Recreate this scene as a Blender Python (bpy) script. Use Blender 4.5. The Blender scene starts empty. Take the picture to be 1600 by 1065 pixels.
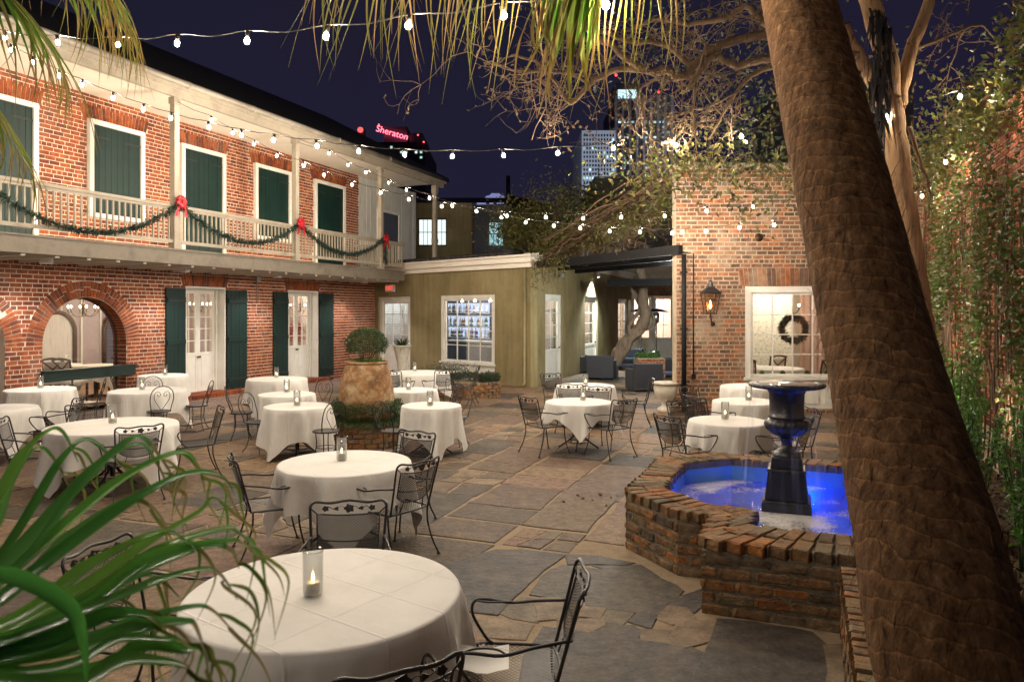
import bpy, math, random
from math import sin, cos, pi, radians, sqrt, atan2
from mathutils import Vector, Matrix, Euler

# ------------------------------------------------------------------ camera, sky, exposure
F, CX, HY, H = 1150.0, 800.0, 485.0, 2.2
scene = bpy.context.scene
col = scene.collection
cam_d = bpy.data.cameras.new('camera')
cam = bpy.data.objects.new('camera', cam_d); col.objects.link(cam)
cam.location = (0, 0, H); cam.rotation_euler = (radians(90), 0, 0)
cam_d.sensor_width = 36.0; cam_d.sensor_fit = 'HORIZONTAL'
cam_d.lens = F / 1600.0 * 36.0
cam_d.shift_y = (HY - 532.5) / 1600.0
cam_d.clip_start = 0.05; cam_d.clip_end = 3000.0
cam_d.dof.use_dof = True; cam_d.dof.focus_distance = 7.5; cam_d.dof.aperture_fstop = 5.0
scene.camera = cam

world = bpy.data.worlds.new('World'); scene.world = world; world.use_nodes = True
wn, wl = world.node_tree.nodes, world.node_tree.links
wn.clear()
wo = wn.new('ShaderNodeOutputWorld'); wb = wn.new('ShaderNodeBackground')
wtc = wn.new('ShaderNodeTexCoord'); wsep = wn.new('ShaderNodeSeparateXYZ')
wr = wn.new('ShaderNodeValToRGB')
wr.color_ramp.elements[0].position = 0.0; wr.color_ramp.elements[0].color = (0.022, 0.019, 0.050, 1)
wr.color_ramp.elements[1].position = 0.6; wr.color_ramp.elements[1].color = (0.013, 0.012, 0.026, 1)
wns = wn.new('ShaderNodeTexNoise'); wns.inputs['Scale'].default_value = 2.2; wns.inputs['Detail'].default_value = 3
wmx = wn.new('ShaderNodeMixRGB'); wmx.blend_type = 'MULTIPLY'; wmx.inputs[0].default_value = 0.35
wl.new(wtc.outputs['Generated'], wsep.inputs[0]); wl.new(wsep.outputs['Z'], wr.inputs[0])
wl.new(wtc.outputs['Generated'], wns.inputs['Vector'])
wl.new(wr.outputs[0], wmx.inputs[1]); wl.new(wns.outputs['Color'], wmx.inputs[2])
wl.new(wmx.outputs[0], wb.inputs['Color']); wb.inputs['Strength'].default_value = 0.8
wl.new(wb.outputs[0], wo.inputs[0])

vs = scene.view_settings
vs.view_transform = 'Standard'; vs.look = 'None'; vs.gamma = 1.0; vs.use_curve_mapping = False
vs.exposure = 0.2
cy = scene.cycles
cy.use_denoising = True
try: cy.denoiser = 'OPENIMAGEDENOISE'
except Exception: pass
cy.max_bounces = 6; cy.diffuse_bounces = 3; cy.glossy_bounces = 3; cy.transmission_bounces = 4
cy.transparent_max_bounces = 24; cy.caustics_reflective = False; cy.caustics_refractive = False
cy.sample_clamp_indirect = 4.0; cy.sample_clamp_direct = 0.0
cy.use_light_tree = True

R_ = random.Random(7)
# ------------------------------------------------------------------ helpers
def gp(px, py, z=0.0):
    """the point at height z that stands at this place of the photograph"""
    Y = F * (H - z) / (py - HY)
    return Vector(((px - CX) * Y / F, Y, z))
def pt(px, py, Y):
    return Vector(((px - CX) * Y / F, Y, H - (py - HY) * Y / F))
def proj(p):
    return (CX + F * p[0] / p[1], HY + F * (H - p[2]) / p[1])

BASE = {}
def empty(name, loc=(0, 0, 0)):
    o = bpy.data.objects.new(name, None); col.objects.link(o)
    o.location = loc; o.empty_display_size = 0.1
    BASE[o.name] = Vector(loc)
    return o
def tag(o, label, cat, group=None):
    o['label'] = label; o['category'] = cat
    if group: o['group'] = group
    return o
def thing(name, label, cat, loc=(0, 0, 0), group=None):
    return tag(empty(name, loc), label, cat, group)
def kind(o, k):
    o['kind'] = k; return o
def mesh_obj(name, me, parent=None):
    o = bpy.data.objects.new(name, me); col.objects.link(o)
    if parent is not None:
        o.parent = parent
    return o

class MB:
    """collects faces for ONE mesh (world coordinates)"""
    def __init__(s): s.v = []; s.f = []; s.m = []; s.smooth = []
    def add(s, vs, fs, mi=0, sm=False):
        n = len(s.v); s.v.extend([tuple(p) for p in vs])
        for f in fs:
            s.f.append(tuple(i + n for i in f)); s.m.append(mi); s.smooth.append(sm)
    def box(s, c, size, ax=None, mi=0):
        c = Vector(c); hx, hy, hz = size[0] / 2, size[1] / 2, size[2] / 2
        X, Y, Z = ax if ax else (Vector((1, 0, 0)), Vector((0, 1, 0)), Vector((0, 0, 1)))
        vs = [c + X * (a * hx) + Y * (b * hy) + Z * (d * hz) for d in (-1, 1) for b in (-1, 1) for a in (-1, 1)]
        s.add(vs, [(0, 2, 3, 1), (4, 5, 7, 6), (0, 1, 5, 4), (2, 6, 7, 3), (0, 4, 6, 2), (1, 3, 7, 5)], mi)
    def quad(s, a, b, c, d, mi=0): s.add([a, b, c, d], [(0, 1, 2, 3)], mi)
    def bar(s, a, b, w, h, up=Vector((0, 0, 1)), mi=0):
        a = Vector(a); b = Vector(b); d = (b - a); L = d.length; d = d / L
        side = d.cross(up)
        if side.length < 1e-4: side = d.cross(Vector((1, 0, 0)))
        side.normalize(); u2 = side.cross(d)
        s.box((a + b) / 2, (L, w, h), (d, side, u2), mi)
    def tube(s, pts, r, n=6, mi=0, closed=False, cap=True, sm=True):
        pts = [Vector(p) for p in pts]; m = len(pts)
        if m < 2: return
        rs = r if isinstance(r, (list, tuple)) else [r] * m
        T = []
        for i in range(m):
            if closed: d = pts[(i + 1) % m] - pts[i - 1]
            else: d = pts[min(i + 1, m - 1)] - pts[max(i - 1, 0)]
            if d.length < 1e-9: d = Vector((0, 0, 1))
            T.append(d.normalized())
        nrm = T[0].orthogonal().normalized(); vs = []
        for i in range(m):
            nrm = nrm - T[i] * nrm.dot(T[i])
            if nrm.length < 1e-6: nrm = T[i].orthogonal()
            nrm.normalize(); b = T[i].cross(nrm)
            for k in range(n):
                a = 2 * pi * k / n
                vs.append(pts[i] + (nrm * cos(a) + b * sin(a)) * rs[i])
        fs = []
        for i in range(m if closed else m - 1):
            j = (i + 1) % m
            for k in range(n):
                k2 = (k + 1) % n
                fs.append((i * n + k, i * n + k2, j * n + k2, j * n + k))
        if cap and not closed:
            fs.append(tuple(reversed(range(n)))); fs.append(tuple(range((m - 1) * n, m * n)))
        s.add(vs, fs, mi, sm)
    def lathe(s, prof, c=(0, 0, 0), n=20, mi=0, mod=None, sm=True, caps=True):
        c = Vector(c); vs = []; m = len(prof)
        for (r, z) in prof:
            for k in range(n):
                a = 2 * pi * k / n
                rr = r * (mod(a, z) if mod else 1)
                vs.append(c + Vector((rr * cos(a), rr * sin(a), z)))
        fs = []
        for i in range(m - 1):
            for k in range(n):
                k2 = (k + 1) % n
                fs.append((i * n + k, i * n + k2, (i + 1) * n + k2, (i + 1) * n + k))
        s.add(vs, fs, mi, sm)
        if caps:
            if prof[0][0] > 1e-4: s.add([vs[k] for k in range(n)], [tuple(reversed(range(n)))], mi)
            if prof[-1][0] > 1e-4: s.add([vs[(m - 1) * n + k] for k in range(n)], [tuple(range(n))], mi)
    def sphere(s, c, r, nu=8, nv=6, mi=0, sc=(1, 1, 1)):
        c = Vector(c); vs = [c + Vector((0, 0, -r * sc[2]))]
        for i in range(1, nv):
            ph = -pi / 2 + pi * i / nv
            for k in range(nu):
                a = 2 * pi * k / nu
                vs.append(c + Vector((r * cos(ph) * cos(a) * sc[0], r * cos(ph) * sin(a) * sc[1], r * sin(ph) * sc[2])))
        vs.append(c + Vector((0, 0, r * sc[2])))
        fs = [(0, 1 + (k + 1) % nu, 1 + k) for k in range(nu)]
        for i in range(nv - 2):
            for k in range(nu):
                k2 = (k + 1) % nu
                fs.append((1 + i * nu + k, 1 + i * nu + k2, 1 + (i + 1) * nu + k2, 1 + (i + 1) * nu + k))
        t = len(vs) - 1; b = 1 + (nv - 2) * nu
        fs += [(b + k, b + (k + 1) % nu, t) for k in range(nu)]
        s.add(vs, fs, mi, True)
    def prism(s, poly, z0, z1, mi=0, inset=0.0):
        """vertical prism over a plan polygon (counter-clockwise)"""
        n = len(poly)
        c = Vector((sum(p[0] for p in poly) / n, sum(p[1] for p in poly) / n))
        lo = [(p[0], p[1], z0) for p in poly]
        if inset:
            mid = [(p[0], p[1], z1 - inset * 0.6) for p in poly]
            hi = []
            for p in poly:
                d = Vector((p[0], p[1])) - c; L = max(d.length, 1e-6)
                q = c + d * (1 - min(inset / L, 0.3)); hi.append((q.x, q.y, z1))
            vs = lo + mid + hi
            fs = []
            for L in (0, 1):
                for i in range(n):
                    j = (i + 1) % n
                    fs.append((L * n + i, L * n + j, (L + 1) * n + j, (L + 1) * n + i))
            fs.append(tuple(range(2 * n, 3 * n)))
        else:
            hi = [(p[0], p[1], z1) for p in poly]; vs = lo + hi
            fs = [(i, (i + 1) % n, n + (i + 1) % n, n + i) for i in range(n)]
            fs.append(tuple(range(n, 2 * n))); fs.append(tuple(reversed(range(n))))
        s.add(vs, fs, mi)
    def mesh(s, name, mats, off=None):
        me = bpy.data.meshes.new(name)
        if off is not None:
            ox, oy, oz = off; vs = [(a - ox, b - oy, c - oz) for a, b, c in s.v]
        else: vs = s.v
        me.from_pydata(vs, [], s.f)
        if not isinstance(mats, (list, tuple)): mats = [mats]
        for m in mats: me.materials.append(m)
        if len(mats) > 1: me.polygons.foreach_set('material_index', s.m)
        me.polygons.foreach_set('use_smooth', s.smooth)
        me.update()
        return me
    def build(s, name, mats, parent=None):
        """world coordinates in; the object sits under its parent's base"""
        p = parent; off = None
        while p is not None:
            if p.name in BASE: off = BASE[p.name]; break
            p = p.parent
        return mesh_obj(name, s.mesh(name, mats, off), parent)
    def solo(s, name, mats, loc):
        """a one-mesh thing with its origin at loc"""
        o = mesh_obj(name, s.mesh(name, mats, loc)); o.location = loc; BASE[o.name] = Vector(loc)
        return o

def copy_tree(o, parent=None):
    c = o.copy(); col.objects.link(c); c.parent = parent
    for ch in list(o.children): copy_tree(ch, c)
    return c
def remove_tree(o):
    for ch in list(o.children): remove_tree(ch)
    bpy.data.objects.remove(o)

def lamp(name, typ, loc, energy, color, parent=None, **kw):
    d = bpy.data.lights.new(name, typ); d.energy = energy; d.color = color
    aim = kw.pop('aim', None)
    for k, v in kw.items(): setattr(d, k, v)
    o = bpy.data.objects.new(name, d); col.objects.link(o)
    loc = Vector(loc)
    if aim is not None:
        o.rotation_euler = (Vector(aim) - loc).to_track_quat('-Z', 'Y').to_euler()
    if parent is not None:
        o.parent = parent; loc = loc - BASE.get(parent.name, Vector((0, 0, 0)))
    o.location = loc
    return o

class Wall:
    """a vertical wall line in plan: origin, direction along it, normal to the open side"""
    def __init__(s, o, d, n): s.o = Vector((o[0], o[1], 0)); s.d = Vector((d[0], d[1], 0)).normalized(); s.n = Vector((n[0], n[1], 0)).normalized()
    def P(s, t, d=0.0, z=0.0): return s.o + s.d * t + s.n * d + Vector((0, 0, z))
    def s_at(s, px, d=0.0):
        o = s.o + s.n * d; k = (px - CX) / F
        return (k * o.y - o.x) / (s.d.x - k * s.d.y)
    def z_at(s, px, py, d=0.0):
        return H - (py - HY) * s.P(s.s_at(px, d), d).y / F
    def ax(s): return (s.d, s.n, Vector((0, 0, 1)))
    def box(s, mb, t0, t1, d0, d1, z0, z1, mi=0):
        mb.box(s.P((t0 + t1) / 2, (d0 + d1) / 2, (z0 + z1) / 2), (abs(t1 - t0), abs(d1 - d0), abs(z1 - z0)), s.ax(), mi)
    def ang(s): return atan2(s.d.y, s.d.x)
# ------------------------------------------------------------------ materials
def _mat(name):
    m = bpy.data.materials.new(name); m.use_nodes = True
    nt = m.node_tree; nt.nodes.clear()
    out = nt.nodes.new('ShaderNodeOutputMaterial'); b = nt.nodes.new('ShaderNodeBsdfPrincipled')
    nt.links.new(b.outputs[0], out.inputs[0])
    return m, nt, nt.nodes, nt.links, b, out
def ramp(n, stops):
    r = n.new('ShaderNodeValToRGB'); e = r.color_ramp.elements
    while len(e) < len(stops): e.new(0.5)
    for i, (p, c) in enumerate(stops):
        e[i].position = p; e[i].color = (c[0], c[1], c[2], 1)
    return r
def surf(name, stops, scale=4.0, detail=5, rough=0.7, bump=0.0, bscale=None, metal=0.0, spec=0.4, coat=0.0, stretch=None, sss=0.0, trans=None, rough2=None, pos=False):
    """a surface whose colour drifts with noise between the given stops"""
    m, nt, n, l, b, out = _mat(name)
    src = n.new('ShaderNodeNewGeometry') if pos else n.new('ShaderNodeTexCoord')
    vec = src.outputs['Position'] if pos else src.outputs['Object']
    if stretch:
        mp = n.new('ShaderNodeMapping'); mp.inputs['Scale'].default_value = stretch
        l.new(vec, mp.inputs['Vector']); vec = mp.outputs[0]
    ns = n.new('ShaderNodeTexNoise'); ns.inputs['Scale'].default_value = scale; ns.inputs['Detail'].default_value = detail
    ns.inputs['Roughness'].default_value = 0.62
    l.new(vec, ns.inputs['Vector'])
    if len(stops) == 1: b.inputs['Base Color'].default_value = (*stops[0], 1)
    else:
        k = len(stops)
        r = ramp(n, [(0.28 + 0.44 * i / (k - 1), c) for i, c in enumerate(stops)])
        l.new(ns.outputs['Fac'], r.inputs[0]); l.new(r.outputs[0], b.inputs['Base Color'])
    b.inputs['Roughness'].default_value = rough; b.inputs['Metallic'].default_value = metal
    b.inputs['Specular IOR Level'].default_value = spec; b.inputs['Coat Weight'].default_value = coat
    if rough2 is not None:
        mr = n.new('ShaderNodeMapRange'); mr.inputs[1].default_value = 0.3; mr.inputs[2].default_value = 0.7
        mr.inputs[3].default_value = rough; mr.inputs[4].default_value = rough2
        l.new(ns.outputs['Fac'], mr.inputs[0]); l.new(mr.outputs[0], b.inputs['Roughness'])
    if bump:
        n2 = n.new('ShaderNodeTexNoise'); n2.inputs['Scale'].default_value = bscale or scale * 6; n2.inputs['Detail'].default_value = 6
        l.new(vec, n2.inputs['Vector'])
        bp = n.new('ShaderNodeBump'); bp.inputs['Strength'].default_value = bump; bp.inputs['Distance'].default_value = 0.02
        l.new(n2.outputs['Fac'], bp.inputs['Height']); l.new(bp.outputs[0], b.inputs['Normal'])
    return m
def emit(name, color, strength, sample=True):
    m, nt, n, l, b, out = _mat(name); n.remove(b)
    e = n.new('ShaderNodeEmission'); e.inputs[0].default_value = (*color, 1); e.inputs[1].default_value = strength
    l.new(e.outputs[0], out.inputs[0])
    if not sample:
        try: m.cycles.emission_sampling = 'NONE'
        except Exception: pass
    return m
def pieces(name, stops, nscale=9.0, rough=0.85, bump=0.5, bscale=60, stain=None, stain_amt=0.5, stain_scale=0.9, dirt=0.5, spec=0.3, fine=7.0, fine_amt=0.85):
    """bricks, stones: each piece has its own tone; grain and stains lie over it"""
    m, nt, n, l, b, out = _mat(name)
    g = n.new('ShaderNodeNewGeometry'); oi = n.new('ShaderNodeObjectInfo')
    ad = n.new('ShaderNodeMath'); ad.operation = 'ADD'; fr = n.new('ShaderNodeMath'); fr.operation = 'FRACT'
    l.new(g.outputs['Random Per Island'], ad.inputs[0]); l.new(oi.outputs['Random'], ad.inputs[1]); l.new(ad.outputs[0], fr.inputs[0])
    k = len(stops); r = ramp(n, [((i + 0.5) / k, c) for i, c in enumerate(stops)])
    l.new(fr.outputs[0], r.inputs[0])
    ns = n.new('ShaderNodeTexNoise'); ns.inputs['Scale'].default_value = nscale; ns.inputs['Detail'].default_value = 6
    l.new(g.outputs['Position'], ns.inputs['Vector'])
    rr = ramp(n, [(0.3, (1 - dirt, 1 - dirt, 1 - dirt)), (0.7, (1.15, 1.12, 1.1))])
    l.new(ns.outputs['Fac'], rr.inputs[0])
    mx = n.new('ShaderNodeMixRGB'); mx.blend_type = 'MULTIPLY'; mx.inputs[0].default_value = 1
    l.new(r.outputs[0], mx.inputs[1]); l.new(rr.outputs[0], mx.inputs[2])
    nf = n.new('ShaderNodeTexNoise'); nf.inputs['Scale'].default_value = nscale * fine; nf.inputs['Detail'].default_value = 4; nf.inputs['Roughness'].default_value = 0.7
    l.new(g.outputs['Position'], nf.inputs['Vector']); rf_ = ramp(n, [(0.32, (0.62, 0.61, 0.6)), (0.55, (1.0, 1.0, 1.0)), (0.72, (1.35, 1.32, 1.28))]); l.new(nf.outputs['Fac'], rf_.inputs[0])
    mf = n.new('ShaderNodeMixRGB'); mf.blend_type = 'MULTIPLY'; mf.inputs[0].default_value = fine_amt; l.new(mx.outputs[0], mf.inputs[1]); l.new(rf_.outputs[0], mf.inputs[2])
    last = mf.outputs[0]
    if stain:
        n3 = n.new('ShaderNodeTexNoise'); n3.inputs['Scale'].default_value = stain_scale; n3.inputs['Detail'].default_value = 7; n3.inputs['Roughness'].default_value = 0.68
        l.new(g.outputs['Position'], n3.inputs['Vector'])
        r3 = ramp(n, [(0.50, (0, 0, 0)), (0.68, (stain_amt,) * 3)]); l.new(n3.outputs['Fac'], r3.inputs[0])
        m3 = n.new('ShaderNodeMixRGB'); m3.inputs[2].default_value = (*stain, 1)
        l.new(r3.outputs[0], m3.inputs[0]); l.new(last, m3.inputs[1]); last = m3.outputs[0]
    l.new(last, b.inputs['Base Color'])
    b.inputs['Roughness'].default_value = rough; b.inputs['Specular IOR Level'].default_value = spec
    n2 = n.new('ShaderNodeTexNoise'); n2.inputs['Scale'].default_value = bscale; n2.inputs['Detail'].default_value = 5
    l.new(g.outputs['Position'], n2.inputs['Vector'])
    bp = n.new('ShaderNodeBump'); bp.inputs['Strength'].default_value = bump; bp.inputs['Distance'].default_value = 0.012
    l.new(n2.outputs['Fac'], bp.inputs['Height']); l.new(bp.outputs[0], b.inputs['Normal'])
    return m
def leaf(name, stops, rough=0.45, trans=0.25, spec=0.5):
    """foliage: tone differs from leaf to leaf, a little light passes through"""
    m, nt, n, l, b, out = _mat(name)
    g = n.new('ShaderNodeNewGeometry'); oi = n.new('ShaderNodeObjectInfo')
    ad = n.new('ShaderNodeMath'); ad.operation = 'ADD'; fr = n.new('ShaderNodeMath'); fr.operation = 'FRACT'
    l.new(g.outputs['Random Per Island'], ad.inputs[0]); l.new(oi.outputs['Random'], ad.inputs[1]); l.new(ad.outputs[0], fr.inputs[0])
    k = len(stops); r = ramp(n, [((i + 0.5) / k, c) for i, c in enumerate(stops)])
    l.new(fr.outputs[0], r.inputs[0]); l.new(r.outputs[0], b.inputs['Base Color'])
    b.inputs['Roughness'].default_value = rough; b.inputs['Specular IOR Level'].default_value = spec
    if trans:
        t = n.new('ShaderNodeBsdfTranslucent'); mx = n.new('ShaderNodeMixShader'); mx.inputs[0].default_value = trans
        l.new(r.outputs[0], t.inputs[0]); l.new(b.outputs[0], mx.inputs[1]); l.new(t.outputs[0], mx.inputs[2])
        l.new(mx.outputs[0], out.inputs[0])
    return m
def pane(name, tint=(1, 1, 1), refl=0.08):
    """thin glass: mostly clear, some mirror"""
    m, nt, n, l, b, out = _mat(name); n.remove(b)
    t = n.new('ShaderNodeBsdfTransparent'); t.inputs[0].default_value = (*tint, 1)
    gl = n.new('ShaderNodeBsdfGlossy'); gl.inputs['Roughness'].default_value = 0.03
    fz = n.new('ShaderNodeLayerWeight'); fz.inputs[0].default_value = 0.25
    mr = n.new('ShaderNodeMapRange'); mr.inputs[3].default_value = refl; mr.inputs[4].default_value = 0.8
    l.new(fz.outputs['Facing'], mr.inputs[0])
    mx = n.new('ShaderNodeMixShader'); l.new(mr.outputs[0], mx.inputs[0])
    l.new(t.outputs[0], mx.inputs[1]); l.new(gl.outputs[0], mx.inputs[2]); l.new(mx.outputs[0], out.inputs[0])
    return m

M = {}
M['mortar'] = surf('mortar', [(0.62, 0.54, 0.45), (0.80, 0.72, 0.62)], 5, 6, 0.95, 0.4, 40, pos=True)
M['mortar_old'] = surf('mortar_old', [(0.30, 0.245, 0.175), (0.50, 0.42, 0.31)], 4, 6, 0.95, 0.6, 30, pos=True)
M['mortar_dark'] = surf('mortar_dark', [(0.11, 0.095, 0.07), (0.22, 0.185, 0.135)], 5, 6, 0.95, 0.8, 30, pos=True)
M['brick_red'] = pieces('brick_red', [(0.28, 0.070, 0.026), (0.38, 0.100, 0.030), (0.32, 0.082, 0.030), (0.42, 0.125, 0.038), (0.23, 0.058, 0.027), (0.15, 0.05, 0.034), (0.36, 0.092, 0.026)], stain=(0.44, 0.35, 0.29), stain_amt=0.2, stain_scale=1.3)
M['brick_brown'] = pieces('brick_brown', [(0.24, 0.11, 0.065), (0.36, 0.16, 0.085), (0.20, 0.11, 0.075), (0.44, 0.17, 0.075), (0.30, 0.15, 0.09), (0.13, 0.08, 0.06), (0.26, 0.15, 0.10), (0.48, 0.17, 0.06), (0.17, 0.10, 0.075)], stain=(0.38, 0.32, 0.25), stain_amt=0.75, stain_scale=1.4)
M['brick_mossy'] = pieces('brick_mossy', [(0.28, 0.165, 0.085), (0.36, 0.19, 0.08), (0.20, 0.145, 0.095), (0.44, 0.19, 0.055), (0.17, 0.125, 0.08), (0.32, 0.22, 0.13), (0.40, 0.16, 0.05), (0.13, 0.095, 0.065)], nscale=14, bump=0.9, bscale=45, stain=(0.17, 0.145, 0.08), stain_amt=0.9, stain_scale=3.6, dirt=0.6)
M['stone'] = pieces('flagstone', [(0.070, 0.060, 0.050), (0.26, 0.165, 0.095), (0.085, 0.072, 0.058), (0.235, 0.145, 0.10), (0.060, 0.052, 0.047), (0.29, 0.19, 0.11), (0.10, 0.082, 0.060), (0.21, 0.135, 0.09), (0.26, 0.165, 0.10)], nscale=11, rough=0.7, bump=0.8, bscale=26, stain=(0.27, 0.20, 0.13), stain_amt=0.28, stain_scale=2.6, dirt=0.45, spec=0.35, fine=3.2, fine_amt=1.0)
M['slate'] = pieces('slate', [(0.068, 0.058, 0.054), (0.090, 0.076, 0.064), (0.076, 0.066, 0.062), (0.105, 0.090, 0.070)], nscale=9, rough=0.66, bump=0.9, bscale=20, stain=(0.17, 0.13, 0.09), stain_amt=0.42, stain_scale=2.6, dirt=0.55, spec=0.45, fine=3.5, fine_amt=1.0)
M['sandstone'] = pieces('sandstone', [(0.24, 0.175, 0.12), (0.20, 0.145, 0.10), (0.27, 0.20, 0.135), (0.17, 0.14, 0.10)], nscale=6, rough=0.7, bump=0.6, bscale=22, stain=(0.33, 0.27, 0.19), stain_amt=0.4, stain_scale=2.4, dirt=0.45)
M['joint'] = surf('joint_sand', [(0.17, 0.12, 0.075), (0.30, 0.225, 0.145), (0.23, 0.17, 0.11)], 3, 6, 0.95, 0.6, 30, pos=True)
M['paver'] = pieces('paver', [(0.30, 0.19, 0.15), (0.25, 0.16, 0.13), (0.34, 0.23, 0.18), (0.22, 0.16, 0.135)], rough=0.7, stain=(0.30, 0.24, 0.19), stain_amt=0.5)
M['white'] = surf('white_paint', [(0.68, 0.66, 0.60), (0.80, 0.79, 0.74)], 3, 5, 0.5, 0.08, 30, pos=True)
M['cream_shaded'] = surf('cream_paint_shaded', [(0.125, 0.107, 0.083), (0.20, 0.172, 0.135), (0.16, 0.138, 0.108)], 2.5, 6, 0.6, 0.15, 20, pos=True)  # darkened for beam and deck: their lack of light is in the colour
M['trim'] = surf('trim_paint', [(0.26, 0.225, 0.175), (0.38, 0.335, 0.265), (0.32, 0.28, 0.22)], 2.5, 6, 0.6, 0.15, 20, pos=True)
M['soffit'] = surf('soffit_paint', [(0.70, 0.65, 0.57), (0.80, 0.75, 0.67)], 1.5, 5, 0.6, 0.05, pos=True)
M['weathered'] = surf('weathered_board', [(0.42, 0.42, 0.40), (0.66, 0.66, 0.63), (0.54, 0.54, 0.52)], 3, 6, 0.7, 0.2, stretch=(6, 6, 0.6), pos=True)
M['green'] = surf('green_paint', [(0.0022, 0.016, 0.0145), (0.005, 0.026, 0.022)], 3, 5, 0.5, 0.1, 25, pos=True)
M['olive_plain'] = surf('olive_boards', [(0.19, 0.168, 0.082), (0.265, 0.232, 0.12), (0.23, 0.203, 0.105)], 0.9, 7, 0.85, 0.12, 50, pos=True)
def stucco():
    m, nt, n, l, b, out = _mat('olive_stucco'); g = n.new('ShaderNodeNewGeometry')
    def noise(sc, det, stretch=None):
        x = n.new('ShaderNodeTexNoise'); x.inputs['Scale'].default_value = sc; x.inputs['Detail'].default_value = det; x.inputs['Roughness'].default_value = 0.65
        if stretch:
            mp = n.new('ShaderNodeMapping'); mp.inputs['Scale'].default_value = stretch; l.new(g.outputs['Position'], mp.inputs['Vector']); l.new(mp.outputs[0], x.inputs['Vector'])
        else: l.new(g.outputs['Position'], x.inputs['Vector'])
        return x
    a = noise(0.8, 7); r = ramp(n, [(0.3, (0.185, 0.152, 0.074)), (0.5, (0.25, 0.205, 0.105)), (0.7, (0.305, 0.25, 0.135))]); l.new(a.outputs['Fac'], r.inputs[0])
    s = noise(2.2, 6, (3.2, 3.2, 0.22)); rs = ramp(n, [(0.42, (1.06, 1.06, 1.06)), (0.68, (0.62, 0.60, 0.56))]); l.new(s.outputs['Fac'], rs.inputs[0])
    mx = n.new('ShaderNodeMixRGB'); mx.blend_type = 'MULTIPLY'; mx.inputs[0].default_value = 0.5; l.new(r.outputs[0], mx.inputs[1]); l.new(rs.outputs[0], mx.inputs[2])
    p = noise(1.7, 4); rp_ = ramp(n, [(0.60, (0, 0, 0)), (0.66, (0.5, 0.5, 0.5))]); l.new(p.outputs['Fac'], rp_.inputs[0])
    m2 = n.new('ShaderNodeMixRGB'); m2.inputs[2].default_value = (0.27, 0.225, 0.14, 1); l.new(rp_.outputs[0], m2.inputs[0]); l.new(mx.outputs[0], m2.inputs[1]); l.new(m2.outputs[0], b.inputs['Base Color'])
    b.inputs['Roughness'].default_value = 0.85; b.inputs['Specular IOR Level'].default_value = 0.25
    f = noise(38, 5); bp = n.new('ShaderNodeBump'); bp.inputs['Strength'].default_value = 0.3; bp.inputs['Distance'].default_value = 0.015; l.new(f.outputs['Fac'], bp.inputs['Height']); l.new(bp.outputs[0], b.inputs['Normal'])
    return m
M['olive'] = stucco()
M['roof'] = surf('roof_slate', [(0.02, 0.018, 0.018), (0.05, 0.042, 0.038)], 4, 5, 0.8, 0.4, 12, pos=True)
M['gutter'] = surf('gutter_zinc', [(0.26, 0.23, 0.19), (0.42, 0.38, 0.32)], 3, 5, 0.5, 0.1, metal=0.3, pos=True)
M['dark_metal'] = surf('black_iron', [(0.010, 0.009, 0.011), (0.022, 0.019, 0.021)], 20, 3, 0.42, 0.05, spec=0.55)
M['black_paint'] = surf('black_paint', [(0.006, 0.006, 0.007), (0.011, 0.011, 0.012)], 8, 4, 0.7, 0.1, spec=0.2)
M['wicker'] = surf('dark_wicker', [(0.016, 0.019, 0.026), (0.032, 0.036, 0.046)], 40, 4, 0.55, 0.5, 120)
M['cushion'] = surf('dark_cushion', [(0.02, 0.03, 0.055), (0.035, 0.045, 0.07)], 6, 4, 0.8, 0.2)
M['terracotta'] = pieces('terracotta', [(0.36, 0.19, 0.085), (0.40, 0.21, 0.10)], nscale=6, rough=0.8, bump=0.35, bscale=25, stain=(0.55, 0.44, 0.27), stain_amt=0.85, stain_scale=4.5, dirt=0.45)
M['jar_white'] = surf('pale_stone', [(0.42, 0.38, 0.31), (0.6, 0.56, 0.48)], 8, 5, 0.8, 0.3, 40)
M['soil'] = surf('soil', [(0.03, 0.02, 0.013), (0.075, 0.048, 0.03), (0.05, 0.033, 0.02)], 14, 6, 0.95, 0.8, 60, pos=True)
M['cast_iron'] = surf('cast_iron', [(0.010, 0.010, 0.012), (0.028, 0.027, 0.028)], 6, 5, 0.34, 0.2, 30, metal=0.1, spec=0.5)
M['wood_dark'] = surf('dark_wood', [(0.04, 0.017, 0.010), (0.075, 0.032, 0.018)], 5, 5, 0.4, 0.1, stretch=(1, 1, 8))
M['wood_floor'] = surf('wood_floor', [(0.30, 0.18, 0.09), (0.42, 0.27, 0.15)], 3, 5, 0.4, 0.1, stretch=(1, 9, 1), pos=True)
M['linen'] = surf('chair_linen', [(0.62, 0.58, 0.5), (0.7, 0.66, 0.58)], 5, 3, 0.9)
M['mauve'] = surf('mauve_panel', [(0.34, 0.28, 0.29), (0.42, 0.35, 0.36)], 1.2, 4, 0.7, pos=True)
M['room_white'] = surf('room_white', [(0.66, 0.62, 0.56), (0.74, 0.70, 0.64)], 1.2, 4, 0.8, pos=True)
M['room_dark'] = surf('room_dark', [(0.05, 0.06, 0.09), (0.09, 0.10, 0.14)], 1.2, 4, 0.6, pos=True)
M['pink_drape'] = surf('pink_drape', [(0.62, 0.42, 0.38), (0.72, 0.54, 0.49)], 2, 4, 0.85, stretch=(12, 12, 0.3), pos=True)
M['wallpaper'] = surf('leafy_wallpaper', [(0.30, 0.32, 0.20), (0.72, 0.70, 0.6), (0.78, 0.76, 0.68)], 15, 3, 0.85, pos=True)
M['glass'] = pane('window_glass')
M['bronze'] = surf('aged_bronze', [(0.05, 0.032, 0.018), (0.10, 0.065, 0.035)], 8, 4, 0.4, 0.1, metal=0.7)
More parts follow.
